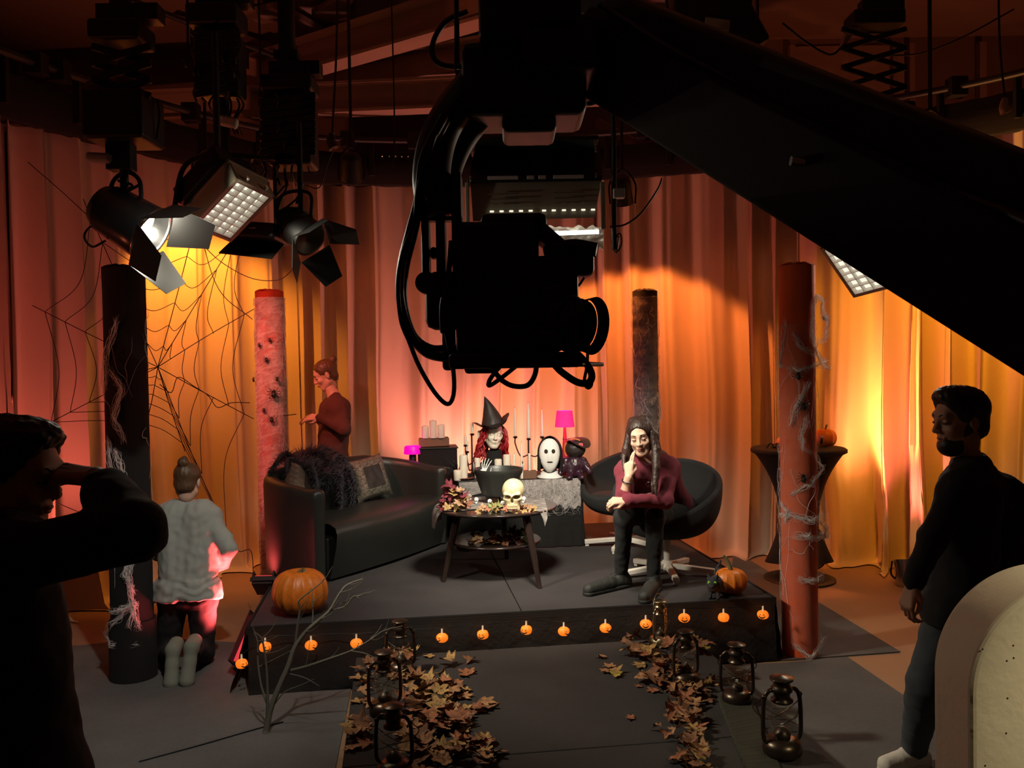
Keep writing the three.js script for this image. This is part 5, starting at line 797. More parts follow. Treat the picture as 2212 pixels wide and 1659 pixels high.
{ // small dark doll figure
  const d = 7.12, b = onTT(1241, d), t = thing('fabric_doll', 'dark satin doll with orange-trimmed hood and pink flower', 'doll', b);
  const sat = mt('purple_satin', lin(0.035, 0.010, 0.022), 0.35);
  part(t, 'body', wrinkle(sdfGeo([ell(V(0, 0.09, 0), [0.095, 0.1, 0.07], 0.03), cap(V(-0.07, 0.14, 0), V(-0.12, 0.04, 0.04), 0.032, 0.028), cap(V(0.07, 0.14, 0), V(0.12, 0.05, 0.04), 0.032, 0.028), cap(V(-0.04, 0.03, 0.05), V(-0.05, 0.005, 0.1), 0.03, 0.028), cap(V(0.04, 0.03, 0.05), V(0.05, 0.005, 0.1), 0.03, 0.028), cut(V(0, 0, 0), V(0, -1, 0))], 0.006), (x, y, z) => 0.006 * ns(x * 40, y * 22, z * 40)), sat);
  part(t, 'head', wrinkle(sdfGeo([ell(V(0.01, 0.24, 0), [0.085, 0.08, 0.075], 0.02)], 0.006), (x, y, z) => 0.005 * ns(x * 30, y * 30, z * 30)), M.witch_satin);
  part(t, 'hat_brim', tf(merge([sheet((u, v) => { const a = u * 2 * PI, r = v * 0.12; return V(cos(a) * r, 0.02 * v * sin(2 * a) + 0.005 * ns(cos(a) * 4, sin(a) * 4), -sin(a) * r); }, 30, 6)]), 0.02, 0.30, 0, 0.2, 0, -0.2), mt('doll_hat', lin(0.02, 0.015, 0.015), 0.7, { side: THREE.DoubleSide }));
  part(t, 'trim', tf(new THREE.TorusGeometry(0.088, 0.006, 8, 30, PI * 0.9), -0.0, 0.235, 0.04, 0, -0.3, 1.0), mt('orange_trim', lin(0.65, 0.2, 0.03), 0.5));
  const R = rng(3), fl = []; for (let i = 0; i < 9; i++) { const a = i * 0.7; fl.push(sph(0.009, 0.05 + cos(a) * 0.015 * (i ? 1 : 0), 0.272 + sin(a) * 0.012 * (i ? 1 : 0), 0.062, [1, 1, 0.5], 8)); } part(t, 'flower', fl, mt('pink_petals', lin(0.75, 0.12, 0.13), 0.7));
}
{ // tuft of black tinsel between the plinth and the short candle
  const b = onTT(988, 7.4), R = rng(70), g = []; for (let i = 0; i < 70; i++) { const a = R() * 6.28, l = 0.04 + 0.08 * R(), e = V(cos(a) * l * (0.3 + R()), l * R() * 1.4, sin(a) * l * 0.6); g.push(sweep([V(0, 0.01, 0), e.clone().multiplyScalar(0.5).add(V(0, 0.02, 0)), e], 0.0018, 5, 4)); }
  solo('tinsel_tuft', 'black tinsel tuft between the plinth and the short white candle', 'decoration', merge([lathe([[0, 0], [0.03, 0], [0.03, 0.02], [0, 0.025]], 12), ...g]), M.black_gloss, undefined, b);
}

// ================================================================ pumpkins
function pumpkinGeo(R0, H, ribs, seed) {
  const t = sheet((u, v) => { const a = u * 2 * PI, ph = (v - 0.5) * PI, rb = 1 - 0.07 * pow(abs(sin(a * ribs / 2)), 0.7) * pow(cos(ph), 0.4) + 0.02 * ns(cos(a) * 1.4, sin(a) * 1.4, seed), c = pow(max(0, cos(ph)), 0.75); const dimple = 0.16 * Math.exp(-((c / 0.35) ** 2)); return V(cos(a) * c * R0 * rb, H / 2 + sin(ph) * H / 2 * (1 - dimple) , -sin(a) * c * R0 * rb); }, 96, 30, [3, 1]);
  return t;
}
{
  const p = onY(645, 1330, DK), t = thing('pumpkin', 'large round orange pumpkin on the stage corner beside the sofa', 'pumpkin', p.add(V(0, 0.001, -0.05)));
  part(t, 'flesh', pumpkinGeo(0.172, 0.275, 16, 2), M.pumpkin); part(t, 'stem', [sweep([V(0, 0.225, 0), V(0.005, 0.25, 0), V(0.03, 0.268, 0.01)], s => 0.026 - 0.01 * s, 8, 9), ...[0, 1, 2, 3, 4, 5].map(k => sweep([V(0, 0.24, 0), V(cos(k) * 0.03, 0.236, sin(k) * 0.03), V(cos(k) * 0.055, 0.243, sin(k) * 0.055)], 0.006, 6, 5))], M.stem);
  const p2 = onY(1583, 1286, DK), t2 = thing('pumpkin', 'small orange pumpkin with a long curved stem behind the black cat', 'pumpkin', p2.add(V(0, 0.001, -0.05)));
  part(t2, 'flesh', pumpkinGeo(0.108, 0.165, 12, 6), M.pumpkin); part(t2, 'stem', sweep([V(0, 0.135, 0), V(-0.005, 0.17, 0.01), V(-0.025, 0.22, 0.01), V(-0.05, 0.245, 0.01)], s => 0.016 - 0.005 * s, 12, 9), M.stem);
}
{ // string of glowing mini pumpkins along the stage front
  const spots = [[522, 1434, 0.7], [573, 1398, 0.5], [672, 1394, 0.9], [770, 1390, 0.7], [955, 1378, -0.9], [1043, 1371, -0.4], [1137, 1361, -0.6], [1218, 1364, 0.6], [1308, 1357, 0.5], [1395, 1348, -0.3], [1478, 1335, -0.25], [1563, 1334, 1.5], [1648, 1328, -0.6]];
  const glow = mt('pumpkin_glow', lin(0.75, 0.2, 0.02), 0.5, { emissive: lin(1, 0.20, 0.012), emissiveIntensity: 0.85 }), ink = mt('face_ink', lin(0.02, 0.01, 0.005), 0.8), tipM = mt('tip_glow', lin(0.7, 0.6, 0.5), 0.4, { emissive: lin(1, 0.75, 0.45), emissiveIntensity: 0.25 });
  const n0 = SU.clone(), front = SV.clone().negate(); let proto; const tops = [];
  const onFront = (px, py, off) => { const r = ray(px, py), p0 = S(0, -off, 0), k = p0.clone().sub(camera.position).dot(front) / r.dot(front); return r.multiplyScalar(k).add(camera.position); };
  spots.forEach(([x, y, turn], i) => {
    const p = i ? onFront(x, y, 0.075) : onFront(x, y, 0.03); p.y -= 0.026;
    if (!proto) {
      proto = thing('pumpkin_light', 'small glowing pumpkin fairy light hanging low at the stage corner', 'fairy light', p, STURN + turn, 'pumpkin fairy lights along the stage front');
      const g = pumpkinGeo(0.036, 0.054, 8, 3); part(proto, 'globe', g, glow); part(proto, 'cable_tip', cyl(0.005, 0.006, 0.032, 0, 0.066, 0, 0, 0, 0, 10), tipM);
      for (const s of [-1, 1]) part(proto, 'eye', tf(new THREE.ConeGeometry(0.005, 0.009, 3), s * 0.011, 0.036, 0.0338, -0.25, s * 0.3, 0, [1, 1, 0.3]), ink);
      part(proto, 'mouth', sweep([V(-0.019, 0.025, 0.0305), V(-0.009, 0.017, 0.0345), V(0.0, 0.0155, 0.0355), V(0.009, 0.017, 0.0345), V(0.019, 0.025, 0.0305)], s => 0.0022 + 0.0022 * sin(PI * s), 14, 5), ink);
    } else copyOf(proto, p, STURN + turn, 'small glowing pumpkin fairy light hanging along the stage front edge');
    const l = new THREE.PointLight(lin(1, 0.22, 0.02), 0.012); l.position.copy(p).add(V(0, 0.027, 0)); l.castShadow = true; scene.add(l);
    tops.push(p.clone().add(V(0, 0.083, 0)));
  });
  const cord = []; tops.forEach((p, i) => { cord.push(p); if (i + 1 < tops.length) cord.push(p.clone().lerp(tops[i + 1], 0.5).add(V(0, 0.0, 0)).addScaledVector(front, -0.015)); });
  const o = cord[0].clone(); solo('light_cord', 'thin black cord carrying the pumpkin fairy lights', 'cord', sweep(cord.map(p => p.sub(o)), 0.0025, 160, 5), M.rubber, undefined, o);
}
{ // black cat ornament with green eyes
  const p = onY(1545, 1290, DK), t = thing('cat_figure', 'small shaggy black cat figure with bright green eyes', 'cat figure', p, -0.35);
  const q = [cap(V(0, 0.085, -0.09), V(0, 0.09, 0.04), 0.038, 0.042, 0.03), cap(V(0, 0.10, 0.04), V(0.0, 0.115, 0.1), 0.03, 0.03, 0.03), ell(V(0, 0.12, 0.12), [0.04, 0.036, 0.038], 0.015), ell(V(0, 0.108, 0.155), [0.02, 0.016, 0.016], 0.01), cap(V(-0.024, 0.15, 0.115), V(-0.032, 0.182, 0.112), 0.012, 0.003, 0.008), cap(V(0.024, 0.15, 0.115), V(0.032, 0.182, 0.112), 0.012, 0.003, 0.008), cap(V(0, 0.1, -0.12), V(0, 0.15, -0.17), 0.014, 0.012, 0.015), cap(V(0, 0.15, -0.17), V(0.02, 0.2, -0.15), 0.012, 0.008, 0.01)];
  for (const s of [-1, 1]) { q.push(cap(V(s * 0.024, 0.07, 0.05), V(s * 0.026, 0.012, 0.06), 0.016, 0.012, 0.015), cap(V(s * 0.026, 0.07, -0.08), V(s * 0.026, 0.045, -0.115), 0.022, 0.014, 0.015), cap(V(s * 0.026, 0.045, -0.115), V(s * 0.026, 0.012, -0.09), 0.014, 0.012, 0.01)); }
  q.push(cut(V(0, 0.001, 0), V(0, -1, 0)));
  part(t, 'body', wrinkle(sdfGeo(q, 0.005), (x, y, z) => 0.006 * ns(x * 90, y * 90, z * 60)), M.spider_fur);
  for (const s of [-1, 1]) { part(t, 'eye', sph(0.0105, s * 0.018, 0.128, 0.150, [1, 1, 0.6], 12), mt('green_eye', lin(0.25, 0.65, 0.05), 0.2)); part(t, 'pupil', sph(0.004, s * 0.018, 0.128, 0.1565, [0.7, 1.4, 0.5], 8), M.hair_black); }
}
// ---- small plastic spiders on the pillars
{
  let proto; const mk = (label, p, turn, s, nrmYaw) => { const t = thing('plastic_spider', label, 'spider decoration', p, nrmYaw, 'plastic spiders on the pillars'); const k = s; part(t, 'body', [sph(0.010 * k, 0, -0.006 * k, 0.006 * k, [1, 1.25, 0.8], 10), sph(0.007 * k, 0, 0.009 * k, 0.005 * k, [1, 1, 0.8], 10)], M.plastic_black); for (const sx of [-1, 1]) for (let j = 0; j < 4; j++) { const a = (j - 1.5) * 0.5; part(t, 'leg', sweep([V(0, 0.004 * k, 0.004 * k), V(sx * 0.014 * k * cos(a), (0.004 + 0.014 * sin(a)) * k, 0.012 * k), V(sx * 0.026 * k * cos(a), (0.002 + 0.03 * sin(a)) * k, 0.001)], 0.0014 * k, 8, 4), M.plastic_black); } return t; };
  const put = (pil, x, y, s, label) => { const q = at(x, y, pil.d + pil.r), ox = clamp((q.x - pil.p.x) / pil.r, -0.92, 0.92), oz = sqrt(1 - ox * ox) * pil.r; mk(label, V(pil.p.x + ox * (pil.r + 0.02), q.y, pil.p.z + oz + 0.022), 0, s, Math.asin(ox)); };
  for (const [x, y, s, l] of [[591, 735, 1, 'tiny black plastic spider topmost on the red felt pillar'], [573, 746, 1, 'tiny black plastic spider second from the red pillar top'], [586, 777, 1.2, 'tiny black plastic spider third from the red pillar top'], [603, 818, 1.1, 'tiny black spider at the red pillar edge towards the standing person'], [560, 820, 1, 'tiny black spider at the red pillar edge towards the yarn web'], [598, 849, 2, 'largest black plastic spider on the red felt pillar'], [582, 884, 1.1, 'tiny black spider next lowest on the red felt pillar'], [595, 904, 1.4, 'small black spider lowest on the red felt pillar']]) put(pilB, x, y, s, l);
  for (const [x, y, s, l] of [[1712, 811, 1.5, 'small black spider topmost on the orange felt pillar'], [1721, 875, 1.6, 'small black spider second from the orange pillar top'], [1721, 1027, 1.6, 'small black spider lowest on the orange felt pillar'], [1763, 950, 1.2, 'small black spider on the orange pillar edge towards the walker']]) put(pilD, x, y, s, l);
}
// ---- stretch-covered bar table
{
  const p = onY(1727, 1252, 0).setY(0.0); const t = thing('bar_table', 'tall bar table in a black stretch cover behind the orange pillar', 'table', p), H = 1.13;
  part(t, 'stretch_cover', sheet((u, v) => { const a = u * 2 * PI, y = lerp(H, 0.16, v), k = pow(abs((y - 0.45) / (H - 0.45)), 2.4), lobe = 1 + (y < 0.45 ? 0.5 : 0.1) * pow(abs(cos(2 * a)), 3) * clamp((0.6 - y) / 0.5, 0, 1); const r = (0.16 + (y > 0.45 ? 0.23 * k : 0.05 * pow((0.45 - y) / 0.3, 1.3))) * lobe; return V(cos(a) * r, y, -sin(a) * r); }, 48, 30), M.black_felt);
  part(t, 'tabletop', lathe([[0, H + 0.02], [0.385, H + 0.02], [0.4, H + 0.01], [0.4, H - 0.015], [0.37, H - 0.03], [0, H - 0.03]], 48), M.black_felt);
  part(t, 'foot_plate', lathe([[0, 0.05], [0.05, 0.05], [0.26, 0.03], [0.3, 0.018], [0.3, 0], [0, 0]], 40), M.black_metal);
  part(t, 'post', cyl(0.04, 0.04, 0.3, 0, 0.17, 0), M.black_metal);
  const T2 = H + 0.021, mk = (x, dz, R0, Hh, lab, st) => { const c = V(at(x, 960, -p.z - dz).x, T2, p.z + dz), o = thing('pumpkin', lab, 'pumpkin', c); part(o, 'flesh', pumpkinGeo(R0, Hh, 10, 4), M.pumpkin); part(o, 'stem', sweep([V(0, Hh * 0.85, 0), V(0.005, Hh * 1.05, 0), V(0.015, Hh * 1.2, 0)], 0.008, 6, 7), M.stem); };
  mk(1783, -0.02, 0.1, 0.16, 'orange pumpkin on the bar table peeping past the orange pillar'); mk(1692, 0.02, 0.06, 0.10, 'little pumpkin half hidden on the bar table');
  const c = V(at(1668, 955, -p.z).x, T2, p.z + 0.05), s = thing('tabletop_spider', 'black plastic spider on the bar table', 'spider decoration', c); part(s, 'body', [sph(0.02, 0, 0.02, 0, [1, 0.8, 1.2], 10), sph(0.014, 0, 0.02, 0.028, 1, 10)], M.plastic_black); for (const sx of [-1, 1]) for (let j = 0; j < 4; j++) { const a = (j - 1.5) * 0.5; part(s, 'leg', sweep([V(0, 0.02, 0.01), V(sx * 0.035 * cos(a), 0.045, 0.01 + 0.035 * sin(a)), V(sx * 0.07 * cos(a), 0.002, 0.01 + 0.07 * sin(a))], 0.0026, 8, 4), M.plastic_black); }
}
// ---- black yarn spider web strung before the curtain
{
  const D = 6.35, c0 = at(341, 793, D), t = thing('yarn_web', 'black yarn spider web strung before the cream curtain', 'spider web', c0), hub = [341, 793];
  const W = (x, y) => { const p = at(x, y, D - (x > 480 ? 0 : 0) + (x < 200 ? -0.45 * (200 - x) / 200 : 0)); return p.sub(c0); }, R = rng(13), thr = (pts, r = 0.0032) => part(t, 'thread', sweep(pts.map(p => W(...p)), r, max(8, pts.length * 7), 5), M.yarn);
  const spokes = [[412, 520], [545, 690], [560, 860], [470, 1010], [395, 960], [300, 930], [120, 870], [110, 690], [215, 490], [540, 480]];
  const ends = [[425, 470], [548, 668], [548, 905], [505, 1190], [400, 975], [312, 930], [85, 925], [70, 660], [180, 430], [560, 430]];
  for (const e of ends) thr([hub, [lerp(hub[0], e[0], 0.5) + (R() - 0.5) * 8, lerp(hub[1], e[1], 0.5) + (R() - 0.5) * 8 + 3], e]);
  ends.sort((a, b) => Math.atan2(a[1] - hub[1], a[0] - hub[0]) - Math.atan2(b[1] - hub[1], b[0] - hub[0]));
  for (let ring = 1; ring <= 6; ring++) for (let i = 0; i < ends.length; i++) { const a = ends[i], b = ends[(i + 1) % ends.length], f = [0, 0.14, 0.28, 0.43, 0.58, 0.74, 0.9][ring], p = [lerp(hub[0], a[0], f), lerp(hub[1], a[1], f)], q = [lerp(hub[0], b[0], f), lerp(hub[1], b[1], f)]; if (R() < 0.08) continue; const sag = 0.86 + 0.05 * R(); thr([p, [hub[0] + ((p[0] + q[0]) / 2 - hub[0]) * sag, hub[1] + ((p[1] + q[1]) / 2 - hub[1]) * sag + 6], q], 0.0026); }
  thr([[250, 770], [252, 785], [262, 792], [300, 800], hub]); thr([[345, 830], [370, 848], [385, 815], [420, 835], [450, 855], [470, 880], [500, 870], [540, 870]]); thr([[425, 470], [470, 620], [545, 690]]); thr([[500, 1150], [515, 1190], [542, 1190], [548, 1250]]);
  thr([[120, 1085], [180, 1110], [225, 1125]]); thr([[160, 1400 - 4], [200, 1380], [235, 1372]]);
  thr([[420, 505], [470, 560], [540, 600], [600, 605], [630, 585]]); thr([[60, 350], [140, 420], [215, 490]]); thr([[640, 895], [612, 898]]);
}

// ================================================================ runway: lanterns, leaves, branch
function lanternProto(metal, k) {
  const t = thing('hurricane_lantern', 'x', 'lantern', V(0, 0, 0), 0, 'hurricane lanterns along the runway');
  part(t, 'fuel_tank', lathe([[0, 0], [0.068, 0], [0.074, 0.006], [0.074, 0.03], [0.066, 0.05], [0.045, 0.06], [0.03, 0.064], [0, 0.064]], 32), metal);
  part(t, 'burner', lathe([[0.03, 0.064], [0.034, 0.075], [0.024, 0.088], [0.012, 0.1], [0, 0.1]], 20), M.old_metal);
  part(t, 'glass_globe', lathe([[0.032, 0.082], [0.045, 0.105], [0.052, 0.13], [0.048, 0.158], [0.036, 0.19], [0.033, 0.198]], 28), M.glass);
  part(t, 'chimney_cap', lathe([[0.036, 0.196], [0.042, 0.2], [0.042, 0.208], [0.03, 0.214], [0.032, 0.236], [0.040, 0.240], [0.042, 0.25], [0.034, 0.258], [0.028, 0.275], [0.044, 0.283], [0.046, 0.290], [0.02, 0.298], [0, 0.3]], 28), metal);
  for (const s of [-1, 1]) { part(t, 'side_tube', sweep([V(s * 0.05, 0.04, 0), V(s * 0.075, 0.06, 0), V(s * 0.079, 0.12, 0), V(s * 0.074, 0.21, 0), V(s * 0.055, 0.243, 0), V(s * 0.036, 0.245, 0)], 0.0085, 28, 10), metal); part(t, 'bail_ear', sph(0.011, s * 0.074, 0.222, 0, 1, 10), metal); }
  part(t, 'wire_guard', [sweep([V(-0.07, 0.1, 0), V(-0.03, 0.13, 0.052), V(0.03, 0.16, 0.052), V(0.072, 0.18, 0)], 0.0016, 18, 5), sweep([V(0.07, 0.1, 0), V(0.03, 0.13, 0.054), V(-0.03, 0.16, 0.054), V(-0.072, 0.18, 0)], 0.0016, 18, 5), tf(new THREE.TorusGeometry(0.056, 0.0016, 5, 30), 0, 0.15, 0, PI / 2, 0, 0)], M.old_metal);
  part(t, 'bail_handle', sweep(k ? [V(-0.08, 0.222, 0), V(-0.06, 0.29, -0.01), V(0, 0.335, -0.015), V(0.06, 0.29, -0.01), V(0.08, 0.222, 0)] : [V(-0.08, 0.222, 0), V(-0.09, 0.16, -0.06), V(0, 0.09, -0.10), V(0.09, 0.16, -0.06), V(0.08, 0.222, 0)], 0.0022, 30, 6), metal);
  part(t, 'wick', box(0.012, 0.014, 0.003, 0, 0.106, 0, 0, 0, 0, 0), M.white_paint);
  return t;
}
{
  const dark = lanternProto(mt('lantern_dark', lin(0.075, 0.055, 0.04), 0.32, { metalness: 0.85 }), 0), brass = lanternProto(mt('lantern_brass', lin(0.42, 0.37, 0.24), 0.3, { metalness: 1 }), 1);
  const on = (x, y) => onY(x, y, RWH + 0.002);
  const L = [[1690, 1632, 0.2, 1.12, dark, 'dark metal hurricane lantern furthest from the stage on the rough mat'], [1592, 1516, -0.3, 1.0, dark, 'dark metal hurricane lantern at the runway edge near the orange pillar'], [1482, 1474, 0.4, 0.95, dark, 'hurricane lantern with a paper tag standing in the leaves by the brass one'], [1426, 1392, 0.9, 0.92, brass, 'shiny brass hurricane lantern against the stage front'], [866, 1452, 0.2, 1.0, dark, 'hurricane lantern nearest the stage beside the bare branch'], [832, 1540, 0.5, 1.05, dark, 'middle hurricane lantern in the leaf heap by the bare branch'], [852, 1672, -0.2, 1.0, dark, 'hurricane lantern deepest in the leaf heap away from the stage']];
  L.forEach(([x, y, turn, s, pr, lab], i) => { const p = on(x, y); if (i === 0) p.y += 0.013; let o = pr; if (pr.userData.label === 'x') { pr.position.copy(p); pr.rotation.y = turn; pr.userData.label = lab; pr.scale.setScalar(s); } else o = copyOf(pr, p, turn, lab, s); });
  const tg = on(1474, 1472); solo('paper_tag', 'white paper tag hanging at the foot of a lantern', 'tag', box(0.028, 0.035, 0.002, 0, 0.03, 0, -0.3, 0.1, 0.15, 0), M.white_paint, undefined, tg.add(V(0, 0, 0.045)));
  const R = rng(2024), leaf = (x, y, h, s, m, label, group) => {
    const p = onY(x, y, RWH + 0.002), o = solo('maple_leaf', label, 'leaf', leafGeo[floor(R() * 10)], m, group, p.clone().add(V(0, h, 0))); o.rotation.set((R() - 0.5) * (h > 0.015 ? 0.9 : 0.25), R() * 6.28, (R() - 0.5) * (h > 0.015 ? 0.9 : 0.25)); o.scale.setScalar(s * (0.8 + 0.45 * R()));
  };
  const bm = () => leafBrown[floor(R() * 4)];
  const heap = (n, fx, label, group, s = 0.062) => { for (let i = 0; i < n; i++) { const [x, y, hh] = fx(R(), R(), R()); leaf(x, y, hh, s, bm(), label, group); } };
  const LA = 'dry brown maple leaf in the heap around the three lanterns by the branch', GA = 'fallen leaves in the heap by the bare branch';
  heap(26, (a, b) => [lerp(765, 900, a), lerp(1405, 1480, b), 0.004 + 0.03 * R()], LA, GA, 0.056);
  heap(70, (a, b) => [lerp(860, 990, a) + 40 * b * (R() - 0.2), lerp(1470, 1640, b), 0.004 + 0.05 * R()], LA, GA);
  heap(20, (a, b) => [lerp(965, 1062, a), lerp(1520, 1615, b), 0.004 + 0.02 * R()], LA, GA);
  heap(12, (a, b) => [lerp(752, 805, a), lerp(1550, 1625, b), 0.003 + 0.02 * R()], LA, GA);
  heap(26, (a, b) => [lerp(880, 1065, a), lerp(1610, 1690, b), 0.004 + 0.03 * R()], LA, GA);
  heap(8, (a, b) => [lerp(770, 805, a), lerp(1440, 1520, b), 0.003 + 0.01 * R()], LA, GA, 0.05);
  for (const [x, y] of [[925, 1418], [972, 1438], [1018, 1428], [1000, 1460], [1012, 1455], [968, 1472], [1010, 1492], [998, 1506], [940, 1475]]) leaf(x, y, 0.003, 0.056, bm(), 'single dry maple leaf lying loose on the runway near the branch heap', 'loose leaves near the branch heap');
  const LB = 'dry brown maple leaf in the heap around the brass lantern row', GB = 'fallen leaves in the heap by the brass lantern';
  heap(44, (a, b) => { const y = lerp(1398, 1500, b); return [lerp(1335, 1440, a) + (y - 1398) * 0.55, y, 0.004 + 0.04 * R()]; }, LB, GB, 0.056);
  heap(12, (a, b) => [lerp(1490, 1530, a), lerp(1388, 1420, b), 0.004 + 0.03 * R()], LB, GB, 0.05);
  heap(22, (a, b) => [lerp(1440, 1540, a), lerp(1475, 1520, b), 0.004 + 0.03 * R()], LB, GB, 0.056);
  heap(42, (a, b) => { const y = lerp(1515, 1670, b); return [lerp(1445, 1505, a) + (y - 1515) * 0.14, y, 0.004 + 0.04 * R()]; }, LB, GB, 0.056);
  for (const [x, y] of [[1365, 1552], [1380, 1484], [1300, 1421], [1422, 1580], [1440, 1588]]) leaf(x, y, 0.003, 0.036, bm(), 'single small dry leaf lying loose on the runway near the brass lantern', 'loose leaves near the brass lantern');
  for (const [x, y, m] of [[1318, 1443, leafBrown[0]], [1325, 1455, leafBrown[2]], [1312, 1452, leafBrown[0]]]) leaf(x, y, 0.008, 0.05, m, 'dry tan leaf in the small clump around the bright yellow leaf', 'clump around the yellow leaf');
  leaf(1328, 1462, 0.012, 0.042, leafYellow, 'bright yellow maple leaf in the small loose clump on the runway'); leaf(1362, 1398, 0.05, 0.045, leafYellow, 'bright yellow leaf standing up in the brass lantern heap'); leaf(1526, 1410, 0.03, 0.05, leafYellow, 'yellow leaf at the stage front beside the brass lantern');
}
{ // bare branch standing before the stage
  const D = 4.5, b = onY(575, 1582, 0.01), t = thing('bare_branch', 'bare grey branch with thin twigs leaning before the stage', 'branch', b), R = rng(17), bark = mt('bark', lin(0.11, 0.10, 0.075), 0.9);
  const d0 = -b.z, P = (x, y, z = 0) => at(x, y, d0 + z).sub(b);
  const limb = (name, pts, r0, r1, z0, z1) => { const q = pts.map(([x, y], i) => P(x, y, lerp(z0, z1, i / (pts.length - 1)))); if (name === 'trunk') q[0].set(0, 0, 0); return part(t, name, sweep(q, s => lerp(r0, r1, s), pts.length * 6, 7), bark); };
  limb('trunk', [[575, 1582], [585, 1530], [605, 1480], [622, 1440], [637, 1398], [660, 1365], [690, 1338], [712, 1318], [735, 1280], [752, 1262], [784, 1250]], 0.018, 0.0025, 0, 0.1);
  limb('twig', [[577, 1560], [578, 1500], [576, 1450], [572, 1412], [565, 1380], [550, 1365], [545, 1350]], 0.009, 0.002, 0, -0.05);
  limb('twig', [[577, 1520], [564, 1480], [557, 1430], [556, 1385], [548, 1365]], 0.007, 0.002, 0.02, 0.05);
  limb('twig', [[620, 1450], [660, 1440], [705, 1425], [758, 1406], [800, 1382], [830, 1362], [870, 1352]], 0.009, 0.0018, 0.05, 0.0);
  limb('twig', [[637, 1398], [643, 1350], [648, 1315], [645, 1300], [660, 1285], [690, 1262], [700, 1250]], 0.007, 0.0016, 0.05, -0.02);
  limb('twig', [[675, 1345], [676, 1320], [674, 1285], [678, 1268]], 0.004, 0.0014, 0.06, 0.1);
  limb('twig', [[625, 1455], [660, 1465], [690, 1482]], 0.004, 0.0014, 0.05, 0);
  limb('twig', [[590, 1525], [615, 1495], [650, 1480], [680, 1466]], 0.004, 0.0014, 0.02, -0.05);
  limb('twig', [[714, 1318], [745, 1310], [765, 1288], [780, 1300], [790, 1325]], 0.005, 0.0014, 0.08, 0.05);
  limb('twig', [[735, 1305], [770, 1288], [812, 1275]], 0.004, 0.0012, 0.08, 0.15);
  limb('twig', [[758, 1406], [790, 1412], [818, 1425], [850, 1430]], 0.004, 0.0014, 0.02, 0);
  limb('twig', [[800, 1380], [815, 1365], [825, 1348]], 0.003, 0.0012, 0.02, 0.05);
  limb('twig', [[565, 1380], [585, 1360], [600, 1335]], 0.003, 0.0012, -0.03, 0);
  limb('twig', [[560, 1440], [590, 1425], [640, 1400]], 0.003, 0.0014, 0.03, 0.05);
  for (let i = 0; i < 18; i++) { const [x, y] = [[735, 1280], [752, 1262], [712, 1318], [745, 1310], [765, 1288], [690, 1338], [648, 1315], [690, 1262], [800, 1382], [705, 1425], [556, 1385], [572, 1412], [770, 1288], [674, 1300], [830, 1362], [660, 1440], [660, 1365], [645, 1340]][i]; const l = 28 + 34 * R(), a = -0.2 - 1.3 * R(); limb('twig', [[x, y], [x + cos(a) * l * 0.5, y + sin(a) * l * 0.5 + 4], [x + cos(a) * l, y + sin(a) * l]], 0.0026, 0.001, 0.04, 0.04 + 0.1 * (R() - 0.5)); }
}
{ // thick arched foam slab at the edge of the set
  const d = 2.2, X = at(2347, 1500, d).x, hc = at(2347, 1500, d).y, r = 0.3, s = new THREE.Shape(); s.moveTo(-r, 0); s.lineTo(-r, hc); s.absarc(0, hc, r, PI, 0, true); s.lineTo(r, 0); s.closePath();
  const g = new THREE.ExtrudeGeometry(s, { depth: 0.17, bevelEnabled: true, bevelThickness: 0.015, bevelSize: 0.015, bevelOffset: -0.015, bevelSegments: 3, curveSegments: 40 });
  const t = thing('foam_slab', 'thick off-white arched foam slab with small pits', 'set piece', V(X, 0.0, -d - 0.185));
  part(t, 'slab', g, M.plaster);
  const R = rng(6), pit = []; for (let i = 0; i < 26; i++) pit.push(sph(0.0025, -0.27 + R() * 0.3, hc - 0.2 + R() * 0.35, 0.1855, [1, 1, 0.4], 6)); part(t, 'pits', pit, M.bone_dark).userData.kind = 'stuff';
}
// ================================================================ people
const mid = (a, b, t = 0.5) => a.clone().lerp(b, t);
